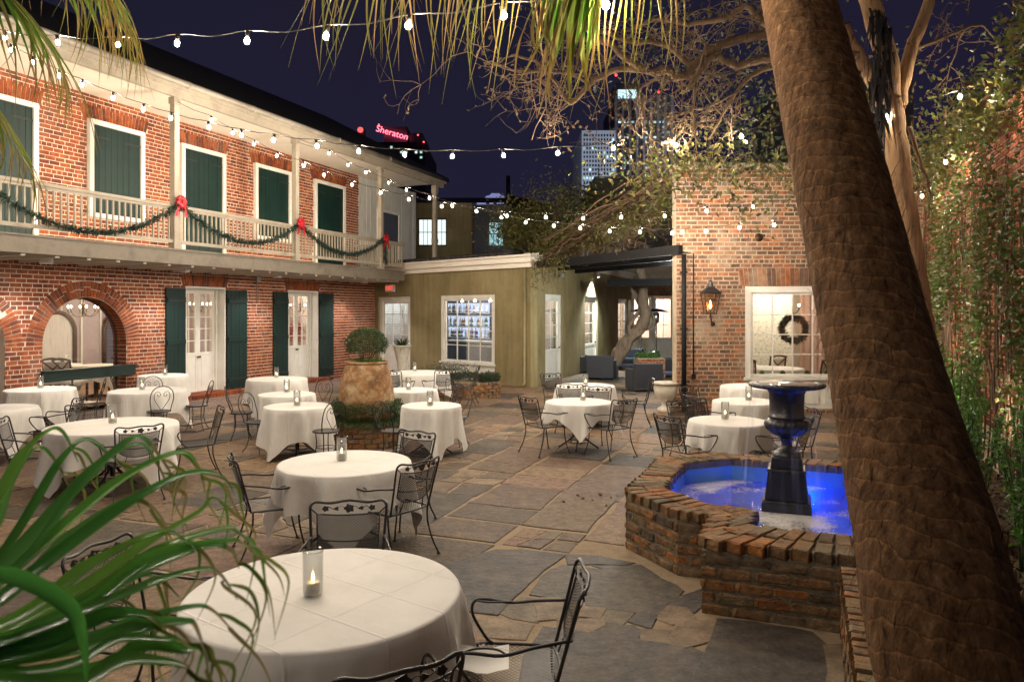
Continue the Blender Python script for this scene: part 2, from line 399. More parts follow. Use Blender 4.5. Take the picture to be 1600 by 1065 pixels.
M['steel'] = surf('brushed_steel', [(0.45, 0.45, 0.46), (0.6, 0.6, 0.6)], 9, 3, 0.25, metal=1.0)
M['palm_bark'] = surf('palm_bark', [(0.075, 0.04, 0.02), (0.27, 0.15, 0.072), (0.20, 0.11, 0.052), (0.36, 0.215, 0.11)], 5.5, 8, 0.9, 1.0, 26, stretch=(2.6, 2.6, 0.8), pos=True)
def palm_bark_mat():
    m, nt, n, l, b, out = _mat('palm_bark')
    g = n.new('ShaderNodeNewGeometry'); mp = n.new('ShaderNodeMapping'); mp.inputs['Rotation'].default_value = (0.25, -0.30, 0)
    l.new(g.outputs['Position'], mp.inputs['Vector'])
    wv = n.new('ShaderNodeTexWave'); wv.wave_type = 'BANDS'; wv.bands_direction = 'Z'; wv.wave_profile = 'SAW'
    wv.inputs['Scale'].default_value = 4.2; wv.inputs['Distortion'].default_value = 5.0; wv.inputs['Detail'].default_value = 4; wv.inputs['Detail Scale'].default_value = 1.6
    l.new(mp.outputs[0], wv.inputs['Vector'])
    ns = n.new('ShaderNodeTexNoise'); ns.inputs['Scale'].default_value = 8; ns.inputs['Detail'].default_value = 10; ns.inputs['Roughness'].default_value = 0.78
    st = n.new('ShaderNodeMapping'); st.inputs['Scale'].default_value = (3.4, 3.4, 0.85); l.new(g.outputs['Position'], st.inputs['Vector']); l.new(st.outputs[0], ns.inputs['Vector'])
    r = ramp(n, [(0.32, (0.022, 0.011, 0.006)), (0.43, (0.13, 0.066, 0.030)), (0.56, (0.25, 0.135, 0.062)), (0.70, (0.46, 0.27, 0.14))]); l.new(ns.outputs['Fac'], r.inputs[0])
    rw = ramp(n, [(0.0, (0.45, 0.45, 0.45)), (0.12, (0.85, 0.85, 0.85)), (0.85, (1, 1, 1)), (0.96, (1.6, 1.5, 1.4))]); l.new(wv.outputs['Fac'], rw.inputs[0])
    mx = n.new('ShaderNodeMixRGB'); mx.blend_type = 'MULTIPLY'; mx.inputs[0].default_value = 0.8; l.new(r.outputs[0], mx.inputs[1]); l.new(rw.outputs[0], mx.inputs[2])
    l.new(mx.outputs[0], b.inputs['Base Color']); b.inputs['Roughness'].default_value = 0.9; b.inputs['Specular IOR Level'].default_value = 0.2
    ad = n.new('ShaderNodeMath'); ad.operation = 'MULTIPLY_ADD'; ad.inputs[1].default_value = 0.8; l.new(wv.outputs['Fac'], ad.inputs[0]); l.new(ns.outputs['Fac'], ad.inputs[2])
    bp = n.new('ShaderNodeBump'); bp.inputs['Strength'].default_value = 1.0; bp.inputs['Distance'].default_value = 0.03; l.new(ad.outputs[0], bp.inputs['Height']); l.new(bp.outputs[0], b.inputs['Normal'])
    return m
M['palm_bark'] = palm_bark_mat()
M['bark_lit'] = surf('warm_lit_bark', [(0.16, 0.085, 0.038), (0.40, 0.24, 0.115), (0.28, 0.155, 0.07)], 4, 7, 0.85, 0.8, 20, stretch=(4, 4, 0.5), pos=True)  # lighter than the limbs: warm light on the trunk put into its colour
M['bark'] = surf('pale_bark', [(0.10, 0.062, 0.034), (0.21, 0.135, 0.075), (0.16, 0.10, 0.055)], 5, 6, 0.85, 0.6, 24, stretch=(4, 4, 0.7), pos=True)
M['vine_bark'] = surf('vine_bark', [(0.10, 0.072, 0.05), (0.24, 0.18, 0.13)], 6, 6, 0.9, 0.7, 20, stretch=(3, 3, 0.6), pos=True)
M['dry_vine'] = surf('dry_vine', [(0.05, 0.028, 0.017), (0.12, 0.068, 0.04)], 9, 5, 0.9, 0.3, pos=True)
M['leaf_box'] = leaf('box_leaf', [(0.022, 0.05, 0.012), (0.04, 0.085, 0.02), (0.055, 0.105, 0.022), (0.03, 0.06, 0.018)], 0.5, 0.15)
M['leaf_dark'] = leaf('dark_leaf', [(0.018, 0.03, 0.014), (0.03, 0.05, 0.02), (0.04, 0.05, 0.03), (0.025, 0.045, 0.018)], 0.45, 0.12)
M['leaf_grass'] = leaf('mondo_leaf', [(0.025, 0.06, 0.014), (0.05, 0.10, 0.022), (0.035, 0.075, 0.02), (0.02, 0.045, 0.012)], 0.5, 0.15)
M['leaf_ivy'] = leaf('ivy_leaf', [(0.03, 0.07, 0.015), (0.055, 0.11, 0.018), (0.09, 0.12, 0.022), (0.04, 0.065, 0.018), (0.14, 0.11, 0.03), (0.12, 0.06, 0.03)], 0.4, 0.3)
M['leaf_olive'] = leaf('tree_leaf', [(0.07, 0.09, 0.02), (0.12, 0.125, 0.025), (0.17, 0.14, 0.03), (0.06, 0.075, 0.02), (0.12, 0.07, 0.03)], 0.5, 0.3)
M['litter'] = leaf('leaf_litter', [(0.05, 0.028, 0.015), (0.10, 0.05, 0.022), (0.03, 0.02, 0.012), (0.14, 0.065, 0.025)], 0.8, 0.1)
M['leaf_dry'] = leaf('dry_leaf', [(0.13, 0.085, 0.045), (0.2, 0.13, 0.07), (0.10, 0.09, 0.035)], 0.7, 0.3)
M['leaf_bright'] = leaf('shrub_leaf', [(0.05, 0.15, 0.02), (0.08, 0.21, 0.03), (0.12, 0.24, 0.04), (0.04, 0.10, 0.02)], 0.3, 0.3, 0.6)  # a brighter green than the ivy and hedge leaves
M['palm_leaf'] = leaf('palm_leaf', [(0.06, 0.22, 0.04), (0.10, 0.29, 0.045), (0.08, 0.25, 0.06), (0.14, 0.32, 0.05)], 0.2, 0.6, 0.8)
M['palm_tip'] = leaf('palm_tip', [(0.09, 0.16, 0.02), (0.20, 0.24, 0.05), (0.26, 0.20, 0.08), (0.10, 0.22, 0.03)], 0.35, 0.5)
M['palm_old'] = leaf('old_frond', [(0.16, 0.16, 0.025), (0.24, 0.19, 0.035), (0.30, 0.19, 0.06), (0.12, 0.15, 0.02), (0.33, 0.20, 0.09)], 0.5, 0.3)
M['garland'] = leaf('fir_needles', [(0.006, 0.03, 0.022), (0.012, 0.045, 0.03), (0.008, 0.028, 0.016)], 0.5, 0.05)
M['ribbon'] = surf('red_ribbon', [(0.36, 0.008, 0.02), (0.55, 0.02, 0.035)], 6, 3, 0.35)
M['wax'] = surf('wax', [(0.75, 0.68, 0.52)], 2, 2, 0.5)
M['flame'] = emit('flame', (1.0, 0.62, 0.25), 60)
M['bulb'] = emit('bulb_glow', (1.0, 0.85, 0.67), 2400)
M['socket'] = surf('black_socket', [(0.012, 0.011, 0.011)], 5, 2, 0.5)
M['cable'] = surf('cable', [(0.02, 0.017, 0.015), (0.035, 0.03, 0.026)], 30, 2, 0.4)
M['lamp_white'] = emit('lamp_white', (1.0, 0.92, 0.84), 30)
M['lamp_warm'] = emit('lamp_warm', (1.0, 0.75, 0.45), 40)
M['lamp_cool'] = emit('lamp_cool', (0.75, 0.88, 1.0), 10)
M['blue_wall'] = surf('blue_tank_paint', [(0.08, 0.24, 0.50), (0.15, 0.34, 0.58)], 3, 5, 0.5, 0.1, pos=True)
M['sign_white'] = surf('sign_white', [(0.75, 0.72, 0.68)], 3, 2, 0.5)
M['sign_red'] = emit('sign_red', (1.0, 0.10, 0.06), 1.2)

def cloth_mat():
    m, nt, n, l, b, out = _mat('tablecloth')
    tc = n.new('ShaderNodeTexCoord')
    ns = n.new('ShaderNodeTexNoise'); ns.inputs['Scale'].default_value = 3; ns.inputs['Detail'].default_value = 4
    l.new(tc.outputs['Object'], ns.inputs['Vector'])
    r = ramp(n, [(0.3, (0.72, 0.70, 0.66)), (0.7, (0.81, 0.79, 0.755))]); l.new(ns.outputs['Fac'], r.inputs[0]); l.new(r.outputs[0], b.inputs['Base Color'])
    b.inputs['Roughness'].default_value = 0.85; b.inputs['Specular IOR Level'].default_value = 0.2; b.inputs['Sheen Weight'].default_value = 0.15
    # pressed fold lines: thin ridges on a square lattice, only on the flat top
    mp = n.new('ShaderNodeMapping'); mp.inputs['Rotation'].default_value = (0, 0, 0.62); mp.inputs['Location'].default_value = (0.13, 0.21, 0)
    l.new(tc.outputs['Object'], mp.inputs['Vector']); sp = n.new('ShaderNodeSeparateXYZ'); l.new(mp.outputs[0], sp.inputs[0])
    hs = []
    for ax, per in (('X', 0.42), ('Y', 0.36)):
        p = n.new('ShaderNodeMath'); p.operation = 'PINGPONG'; p.inputs[1].default_value = per / 2; l.new(sp.outputs[ax], p.inputs[0])
        q = n.new('ShaderNodeMapRange'); q.inputs[1].default_value = 0; q.inputs[2].default_value = 0.010; q.inputs[3].default_value = 1; q.inputs[4].default_value = 0
        l.new(p.outputs[0], q.inputs[0]); hs.append(q)
    mx = n.new('ShaderNodeMath'); mx.operation = 'MAXIMUM'; l.new(hs[0].outputs[0], mx.inputs[0]); l.new(hs[1].outputs[0], mx.inputs[1])
    n2 = n.new('ShaderNodeTexNoise'); n2.inputs['Scale'].default_value = 7; n2.inputs['Detail'].default_value = 3; l.new(tc.outputs['Object'], n2.inputs['Vector'])
    ad = n.new('ShaderNodeMath'); ad.operation = 'MULTIPLY_ADD'; ad.inputs[1].default_value = 2.6
    l.new(n2.outputs['Fac'], ad.inputs[0]); l.new(mx.outputs[0], ad.inputs[2])
    bp = n.new('ShaderNodeBump'); bp.inputs['Strength'].default_value = 0.75; bp.inputs['Distance'].default_value = 0.005
    l.new(ad.outputs[0], bp.inputs['Height']); l.new(bp.outputs[0], b.inputs['Normal'])
    return m
M['cloth'] = cloth_mat()

def water_mat():
    m, nt, n, l, b, out = _mat('fountain_water'); n.remove(b)
    g = n.new('ShaderNodeNewGeometry')
    ns = n.new('ShaderNodeTexNoise'); ns.inputs['Scale'].default_value = 1.6; ns.inputs['Detail'].default_value = 4
    l.new(g.outputs['Position'], ns.inputs['Vector'])
    r = ramp(n, [(0.47, (0.03,) * 3), (0.64, (0.8,) * 3)]); nz = n.new('ShaderNodeTexNoise'); nz.inputs['Scale'].default_value = 40; nz.inputs['Detail'].default_value = 5; l.new(g.outputs['Position'], nz.inputs['Vector']); am = n.new('ShaderNodeMath'); am.operation = 'MULTIPLY_ADD'; am.inputs[1].default_value = 0.30; l.new(nz.outputs['Fac'], am.inputs[0]); l.new(ns.outputs['Fac'], am.inputs[2]); sb_ = n.new('ShaderNodeMath'); sb_.operation = 'SUBTRACT'; sb_.inputs[1].default_value = 0.15; l.new(am.outputs[0], sb_.inputs[0]); l.new(sb_.outputs[0], r.inputs[0])
    t = n.new('ShaderNodeBsdfTransparent'); t.inputs[0].default_value = (0.30, 0.58, 1, 1)
    d = n.new('ShaderNodeBsdfDiffuse'); d.inputs[0].default_value = (0.78, 0.76, 0.74, 1)
    gl = n.new('ShaderNodeBsdfGlossy'); gl.inputs['Roughness'].default_value = 0.15
    n2 = n.new('ShaderNodeTexNoise'); n2.inputs['Scale'].default_value = 26; n2.inputs['Detail'].default_value = 4; l.new(g.outputs['Position'], n2.inputs['Vector'])
    bp = n.new('ShaderNodeBump'); bp.inputs['Strength'].default_value = 0.5; bp.inputs['Distance'].default_value = 0.02; l.new(n2.outputs['Fac'], bp.inputs['Height'])
    l.new(bp.outputs[0], gl.inputs['Normal']); l.new(bp.outputs[0], d.inputs['Normal'])
    a = n.new('ShaderNodeMixShader'); l.new(r.outputs[0], a.inputs[0]); l.new(t.outputs[0], a.inputs[1]); l.new(d.outputs[0], a.inputs[2])
    c = n.new('ShaderNodeMixShader'); c.inputs[0].default_value = 0.10; l.new(a.outputs[0], c.inputs[1]); l.new(gl.outputs[0], c.inputs[2])
    l.new(c.outputs[0], out.inputs[0])
    return m
M['water'] = water_mat()
def veil_mat():
    m, nt, n, l, b, out = _mat('falling_water'); n.remove(b)
    tc = n.new('ShaderNodeTexCoord'); mp = n.new('ShaderNodeMapping'); mp.inputs['Scale'].default_value = (14, 14, 0.5)
    l.new(tc.outputs['Object'], mp.inputs['Vector'])
    ns = n.new('ShaderNodeTexNoise'); ns.inputs['Scale'].default_value = 1.0; ns.inputs['Detail'].default_value = 3; l.new(mp.outputs[0], ns.inputs['Vector'])
    r = ramp(n, [(0.5, (0.0,) * 3), (0.85, (0.16,) * 3)]); l.new(ns.outputs['Fac'], r.inputs[0])
    t = n.new('ShaderNodeBsdfTransparent'); d = n.new('ShaderNodeBsdfTranslucent'); d.inputs[0].default_value = (0.8, 0.85, 0.95, 1)
    a = n.new('ShaderNodeMixShader'); l.new(r.outputs[0], a.inputs[0]); l.new(t.outputs[0], a.inputs[1]); l.new(d.outputs[0], a.inputs[2]); l.new(a.outputs[0], out.inputs[0])
    return m
M['veil'] = veil_mat()
# ------------------------------------------------------------------ the ground
UD = Vector((0.3957, 1.0)).normalized()          # along the long building
VD = Vector((UD.y, -UD.x))                        # across the courtyard
mb = MB()
mb.add([(-400, -20, 0), (400, -20, 0), (400, 900, 0), (-400, 900, 0)], [(0, 1, 2, 3)])
ground = kind(mb.build('ground', M['joint']), 'structure')

def in_frame(p, m=0):
    if p[1] < 0.3: return False
    x, y = proj(p); return -m < x < 1600 + m and -m < y < 1065 + m
def ccw(poly):
    a = sum(poly[i][0] * poly[(i + 1) % len(poly)][1] - poly[(i + 1) % len(poly)][0] * poly[i][1] for i in range(len(poly)))
    return poly if a > 0 else poly[::-1]
rg = random.Random(11)
def roughen(poly, step=0.22, amp=0.018):
    out = []
    for i in range(len(poly)):
        a = Vector(poly[i][:2]); b = Vector(poly[(i + 1) % len(poly)][:2])
        k = max(1, min(5, int((b - a).length / step)))
        nrm = Vector((-(b - a).y, (b - a).x)).normalized() if (b - a).length > 1e-5 else Vector((0, 0))
        for j in range(k):
            p = a + (b - a) * (j / k)
            p = p + nrm * rg.uniform(-amp, amp) * (1 if j else 0.4)
            out.append((p.x, p.y))
    return out
stones = []      # (polygon, material)
# stones nearest the fountain and the first table, as they lie
def zq(pts, ox, oy): return [tuple(gp(ox + x / 3.636, oy + y / 3.636)[:2]) for x, y in pts]
near = [
 ('slate', zq([(815,240),(1050,265),(1310,300),(1420,345),(1455,375),(1400,425),(1200,490),(1000,462),(790,418),(640,395),(700,300),(750,262)], 660, 820)),
 ('slate', zq([(420,150),(560,148),(700,165),(800,175),(740,215),(660,262),(560,360),(460,470),(430,500),(250,480),(80,420),(60,300),(140,245),(250,205)], 660, 820)),
 ('slate', zq([(830,172),(1000,187),(1180,215),(1130,224),(850,224)], 660, 820)),
 ('slate', zq([(990,237),(1230,234),(1320,290),(1180,280)], 660, 820)),
 ('sandstone', zq([(445,492),(560,425),(640,430),(640,545),(520,520)], 660, 820)),
 ('sandstone', zq([(660,425),(780,425),(900,460),(860,530),(750,525),(665,540)], 660, 820)),
 ('sandstone', zq([(905,472),(1020,482),(990,525),(880,512)], 660, 820)),
 ('sandstone', zq([(1040,487),(1180,505),(1120,560),(1030,540)], 660, 820)),
 ('sandstone', zq([(800,545),(1000,537),(1010,570),(940,605),(800,577)], 660, 820)),
 ('slate', zq([(970,607),(1040,570),(1180,580),(1230,610),(1190,635),(1090,632)], 660, 820)),
 ('slate', zq([(775,595),(960,613),(1260,662),(1500,703),(1585,738),(1530,830),(1510,1300),(900,1300),(850,790),(795,705)], 660, 820)),
 ('slate', zq([(690,592),(745,600),(768,700),(835,795),(868,900),(868,1300),(500,1300),(600,760)], 660, 820)),
 ('sandstone', zq([(290,515),(600,572),(560,645),(330,622),(200,560)], 660, 820)),
 ('slate', zq([(890,548),(1100,568),(1400,622),(1470,690),(1490,760),(1460,891),(1455,1300),(640,1300),(785,822),(862,682)], 880, 820)),
 ('sandstone', zq([(622,642),(665,562),(858,552),(838,642),(700,690)], 880, 820)),
 ('sandstone', zq([(470,602),(600,612),(640,680),(470,650)], 880, 820)),
 ('slate', zq([(390,542),(480,452),(588,442),(500,578)], 880, 820)),
 ('sandstone', zq([(604,472),(690,482),(735,540),(622,556),(540,522)], 880, 820)),
 ('slate', zq([(612,432),(780,372),(790,440),(740,488),(640,468)], 880, 820)),
 ('sandstone', zq([(1482,702),(1620,690),(1640,1200),(1482,1200),(1502,782)], 880, 820)),
]
def swell(p, k):
    cx_, cy_ = sum(a for a, b in p) / len(p), sum(b for a, b in p) / len(p)
    out = []
    for a, b in p:
        d = Vector((a - cx_, b - cy_)); L = max(d.length, 1e-5); d = d * ((L + k) / L); out.append((cx_ + d.x, cy_ + d.y))
    return out
near = [(m_, swell(p_, 0.048)) for m_, p_ in near]
for m_, p_ in near: stones.append((roughen(ccw(p_), 0.12, 0.010), m_))
def in_near(x, y):
    if y < 0.5: return False
    px, py = proj((x, y, 0))
    return py > 875 and 720 < px < 1330
# fountain plan
FC = Vector((2.65, 7.10))
def fv(v, u): return FC + VD * v + UD * u
def in_fountain(x, y, m=0.0):
    r = Vector((x, y)) - FC; v, u = r.dot(VD), r.dot(UD)
    return (abs(v) < 1.36 - m and abs(u) < 1.36 - m and abs(v) + abs(u) < 2.2 - m) or (-0.5 + m < v < 3.0 and -2.05 + m < u < 0)
vpos = -17.0
while vpos < 8.5:
    w = rg.uniform(0.55, 0.95)
    upos = 0.6 + rg.uniform(-0.6, 0)
    while upos < 27:
        L = rg.uniform(0.55, 1.35); g = rg.uniform(0.008, 0.02)
        q = [(vpos + g, upos + g), (vpos + w - g, upos + g), (vpos + w - g, upos + L - g), (vpos + g, upos + L - g)]
        q = [(a + rg.uniform(-0.035, 0.035), b + rg.uniform(-0.05, 0.05)) for a, b in q]
        c = VD * (vpos + w / 2) + UD * (upos + L / 2)
        upos += L
        if c.y < 1.2 or c.y > 30: continue
        if abs(c.x / max(c.y, 0.5)) > 0.80: continue
        P = [VD * a + UD * b for a, b in q]
        if in_near(c.x, c.y) or in_fountain(c.x, c.y): continue
        if c.x < -15.2 + 0.3957 * c.y + 1.6 and c.y > 11.5: continue      # brick pavers lie there
        if rg.random() < 0.16 and c.y < 16:
            # a patch of small broken stones
            k = rg.choice([2, 3]); h = rg.choice([2, 3])
            for i in range(k):
                for j in range(h):
                    def cr(a, b):
                        r2 = random.Random(int(vpos * 1000) * 31 + int(upos * 1000) * 17 + a * 7 + b)
                        return (q[0][0] + (q[1][0] - q[0][0]) * min(max(a / k + (r2.uniform(-.12, .12) if 0 < a < k else 0), 0), 1),
                                q[0][1] + (q[3][1] - q[0][1]) * min(max(b / h + (r2.uniform(-.12, .12) if 0 < b < h else 0), 0), 1))
                    cs = [cr(i, j), cr(i + 1, j), cr(i + 1, j + 1), cr(i, j + 1)]
                    mx_ = sum(a for a, b in cs) / 4; my_ = sum(b for a, b in cs) / 4
                    cs = [(mx_ + (a - mx_) * 0.92, my_ + (b - my_) * 0.92) for a, b in cs]
                    PP = [VD * a + UD * b for a, b in cs]
                    stones.append((roughen(ccw([(p.x, p.y) for p in PP]), 0.1, 0.012), rg.choice(['sandstone', 'stone'])))
        else:
            stones.append((roughen(ccw([(p.x, p.y) for p in P])), 'stone'))
    vpos += w
def cen(poly): return (sum(p[0] for p in poly) / len(poly), sum(p[1] for p in poly) / len(poly))
vis = [s for s in stones if any(in_frame((p[0], p[1], 0)) for p in s[0])]
vis.sort(key=lambda s: cen(s[0])[1])
rest = {}
for i, (poly, m_) in enumerate(vis):
    zt = 0.005 + rg.uniform(0, 0.006)
    if i < 295:
        mb = MB(); c = cen(poly); mb.prism([(p[0] - c[0], p[1] - c[1]) for p in poly], -0.01, zt, inset=0.008)
        o = mesh_obj('flagstone', mb.mesh('flagstone', M[m_]), ground); o.location = (c[0], c[1], 0)
    else:
        rest.setdefault(m_, MB()).prism(poly, -0.01, zt, inset=0.008)
for m_, mb in rest.items():
    kind(mb.build('far_paving', M[m_], ground), 'stuff')
# brick pavers along the long building
W1 = Wall((-15.2, 0), (0.3957, 1), (UD.y, -UD.x))
mb = MB()
for i in range(0, 150):
    for j in range(0, 16):
        t = 12.5 + i * 0.105; d = 0.02 + j * 0.103
        if (i + j) % 2 and rg.random() < 0.02: continue
        c = W1.P(t + (0.05 if j % 2 else 0), d, 0)
        z = 0.012 + rg.uniform(0, 0.006)
        W1.box(mb, t + (0.05 if j % 2 else 0), t + 0.097 + (0.05 if j % 2 else 0), d, d + 0.095, -0.01, z)
kind(mb.build('brick_paving', M['paver'], ground), 'stuff')

# ------------------------------------------------------------------ brickwork
rb = random.Random(3)
def subtract(iv, a, b):
    out = []
    for s, e in iv:
        if b <= s or a >= e: out.append((s, e)); continue
        if a > s: out.append((s, a))
        if b < e: out.append((b, e))
    return out
def lay(t0, t1, z0, z1, rects=(), arches=(), bl=0.228, bh=0.072, joint=0.0165):
    out = []; z = z0; row = 0
    while z + bh * 0.6 < z1:
        top = min(z + bh, z1); zm = (z + top) / 2
        free = [(t0, t1)]
        for (a, b, za, zb) in rects:
            if za < zm < zb: free = subtract(free, a, b)
        for (tc, ri, ro, zs) in arches:
            if zm < zs: free = subtract(free, tc - ri, tc + ri)
            elif zm < zs + ro:
                w = sqrt(ro * ro - (zm - zs) ** 2); free = subtract(free, tc - w, tc + w)
        head = row % 6 == 5; L = bl / 2 if head else bl
        t = t0 - rb.random() * 0.02 - (L / 2 if row % 2 else 0)
        while t < t1:
            l_ = L * rb.uniform(0.93, 1.05)
            for s, e in free:
                a, b = max(t, s), min(t + l_, e)
                if b - a > 0.03: out.append((a, b - (joint if b < e - 1e-4 else 0), z + rb.uniform(-.002, .002), top + rb.uniform(-.002, .002)))
            t += l_
        z += bh + joint; row += 1
    return out
def unit_brick(name, mat, jit=0.0, bev=0.0, seed=0):
    r = random.Random(seed); mb = MB()
    if not bev:
        mb.box((0, 0, 0), (1, 1, 1))
        mb.v = [(x + r.uniform(-jit, jit), y + r.uniform(-jit, jit), z + r.uniform(-jit, jit)) for x, y, z in mb.v]
    else:
        # chamfered, worn block: 3 rings along the height
        def ring(z, k):
            pts = []
            for sx, sy in ((-1, -1), (1, -1), (1, 1), (-1, 1)):
                for q in (0, 1):
                    ax = 0.5 * k * (1 - (bev if (q == 0) == (sx * sy > 0) else 0)); ay = 0.5 * k * (1 - (bev * 1.0 if (q == 1) == (sx * sy > 0) else 0))
                    pts.append((sx * ax + r.uniform(-jit, jit), sy * ay + r.uniform(-jit, jit), z + r.uniform(-jit, jit)))
            return pts
        rs = [ring(-0.5, 1 - bev), ring(-0.5 + bev, 1), ring(0.5 - bev, 1), ring(0.5, 1 - bev)]
        vs = [p for q in rs for p in q]; n = 8; fs = []
        for i in range(3):
            for k in range(n):
                fs.append((i * n + k, i * n + (k + 1) % n, (i + 1) * n + (k + 1) % n, (i + 1) * n + k))
        fs.append(tuple(reversed(range(n)))); fs.append(tuple(range(3 * n, 4 * n)))
        mb.add(vs, fs)
    return mb.mesh(name, mat)
def place_bricks(parent, wall, bricks, mats_key, depth=0.03, proud=0.006, nmax=300, hidden=None, unit=None):
    base = BASE[parent.name]; ang = wall.ang()
    units = unit or [unit_brick('brick', M[mats_key], 0.02, 0, k) for k in range(3)]
    sc = []
    for b in bricks:
        c = wall.P((b[0] + b[1]) / 2, proud - depth / 2, (b[2] + b[3]) / 2)
        ok = in_frame(c) and not (hidden and hidden(c, b))
        sc.append((0 if ok else 1, c.y, c, b))
    sc.sort(key=lambda q: (q[0], q[1]))
    mb = MB()
    for i, (bad, y, c, b) in enumerate(sc):
        pr = rb.uniform(-0.003, 0.003)
        if not bad and i < nmax:
            o = mesh_obj('brick', units[i % len(units)], parent)
            o.location = c + wall.n * pr - base; o.rotation_euler = (0, rb.uniform(-.006, .006), ang)
            o.scale = (b[1] - b[0], depth, b[3] - b[2])
        else:
            d1 = proud + pr; d0 = proud - depth
            p = [wall.P(t, d, z) for d in (d0, d1) for z in (b[2], b[3]) for t in (b[0], b[1])]
            mb.add(p, [(4, 5, 7, 6), (0, 4, 6, 2), (1, 3, 7, 5), (2, 6, 7, 3), (0, 1, 5, 4)])
    if mb.f: kind(mb.build('brick_courses', M[mats_key], parent), 'stuff')
def body(mb, wall, t0, t1, z0, z1, rects, arches, d0, d1):
    """wall core with its openings cut out"""
    holes = list(rects) + [(tc - ri, tc + ri, z0 - 1, zs + ri) for tc, ri, ro, zs in arches]
    ts = sorted({t0, t1} | {min(max(x, t0), t1) for h in holes for x in h[:2]})
    for a, b in zip(ts, ts[1:]):
        if b - a < 1e-4: continue
        m = (a + b) / 2; iv = [(z0, z1)]
        for h in holes:
            if h[0] < m < h[1]: iv = subtract(iv, h[2], h[3])
        for s, e in iv: wall.box(mb, a, b, d0, d1, s, e)
    for tc, ri, ro, zs in arches:       # spandrels and the round soffit
        N = 20
        for i in range(N):
            a0, a1 = pi * i / N, pi * (i + 1) / N
            x0, y0, x1, y1 = tc + ri * cos(a0), zs + ri * sin(a0), tc + ri * cos(a1), zs + ri * sin(a1)
            zt = zs + ri
            for d in (d0, d1):
                mb.add([wall.P(x0, d, y0), wall.P(x1, d, y1), wall.P(x1, d, zt), wall.P(x0, d, zt)], [(0, 1, 2, 3)])
            mb.add([wall.P(x0, d0, y0), wall.P(x1, d0, y1), wall.P(x1, d1, y1), wall.P(x0, d1, y0)], [(0, 1, 2, 3)])
def soldier(parent, wall, a, b, z0, z1, mat, lean=0.25, w=0.066, proud=0.008):
    """flat arch: bricks on end, leaning outward from the middle"""
    n = max(3, int((b - a) / (w + 0.012))); mb = MB(); m = (a + b) / 2
    for i in range(n):
        s = a + (b - a) * i / n + 0.006; e = a + (b - a) * (i + 1) / n - 0.006
        k = lean * (z1 - z0)
        p = []
        for d in (-0.02, proud):
            for z, f in ((z0, 0), (z1, 1)):
                for t in (s, e):
                    p.append(wall.P(t + f * k * ((t - m) / ((b - a) / 2)), d, z))
        mb.add(p, [(4, 5, 7, 6), (0, 4, 6, 2), (1, 3, 7, 5), (2, 6, 7, 3), (0, 1, 5, 4)])
    kind(mb.build('flat_arch', mat, parent), 'stuff')

# ------------------------------------------------------------------ doors and windows
def glazed(parent, wall, t0, t1, z0, z1, cols, rows, panel=0.0, depth=-0.1, fr=0.07, th=0.05, name='window', mat='white', mun=0.022, glass=True, leaves=1, mun_mat=None, rail=0.08, panes=True):
    """frame > sash or leaf with glazing bars > panes"""
    mb = MB()
    wall.box(mb, t0, t0 + fr, depth - 0.03, depth + 0.09, z0, z1)
    wall.box(mb, t1 - fr, t1, depth - 0.03, depth + 0.09, z0, z1)
    wall.box(mb, t0 + fr, t1 - fr, depth - 0.03, depth + 0.09, z1 - fr, z1)
    if name == 'window': wall.box(mb, t0 - 0.03, t1 + 0.03, depth - 0.03, depth + 0.15, z0 - 0.06, z0)
    f = mb.build(name, M[mat], parent)
    a0, b0 = t0 + fr + 0.004, t1 - fr - 0.004
    W = (b0 - a0) / leaves
    for k in range(leaves):
        a, b = a0 + W * k + 0.003, a0 + W * (k + 1) - 0.003
        zb, zt = z0 + 0.01, z1 - fr - 0.004
        st = rail
        mb = MB()
        wall.box(mb, a, a + st, depth, depth + th, zb, zt); wall.box(mb, b - st, b, depth, depth + th, zb, zt)
        wall.box(mb, a + st, b - st, depth, depth + th, zt - st, zt)
        zg = zb + max(panel, st)
        wall.box(mb, a + st, b - st, depth, depth + th, zg - st, zg)
        if panel > 0.2:
            wall.box(mb, a + st, b - st, depth, depth + th, zb, zb + st)
            wall.box(mb, a + st, b - st, depth + 0.012, depth + th - 0.014, zb + st, zg - st)
            wall.box(mb, a + st + 0.05, b - st - 0.05, depth + 0.01, depth + th - 0.006, zb + st + 0.05, zg - st - 0.05)
        ga, gb, gz0, gz1 = a + st, b - st, zg, zt - st
        for i in range(1, cols):
            t = ga + (gb - ga) * i / cols; wall.box(mb, t - mun / 2, t + mun / 2, depth + 0.006, depth + th - 0.008, gz0, gz1)
        for j in range(1, rows):
            z = gz0 + (gz1 - gz0) * j / rows; wall.box(mb, ga, gb, depth + 0.009, depth + th - 0.011, z - mun / 2, z + mun / 2)
        mb.build('door_leaf' if name == 'door' else 'sash', M[mun_mat or mat], f)
        if panes:
            for i in range(cols):
                for j in range(rows):
                    x0 = ga + (gb - ga) * i / cols + mun / 2; x1 = ga + (gb - ga) * (i + 1) / cols - mun / 2
                    y0 = gz0 + (gz1 - gz0) * j / rows + mun / 2; y1 = gz0 + (gz1 - gz0) * (j + 1) / rows - mun / 2
                    mb = MB(); wall.box(mb, x0, x1, depth + 0.018, depth + 0.022, y0, y1)
                    mb.build('pane', M['glass'], f)
        if name == 'door':
            mb = MB(); tk = a + 0.03 if k else b - 0.03
            mb.sphere(wall.P(tk, depth + th + 0.04, 1.02), 0.028, 8, 6); mb.tube([wall.P(tk, depth + th, 1.02), wall.P(tk, depth + th + 0.04, 1.02)], 0.012)
            mb.build('door_knob', M['bronze'], f)
    return f
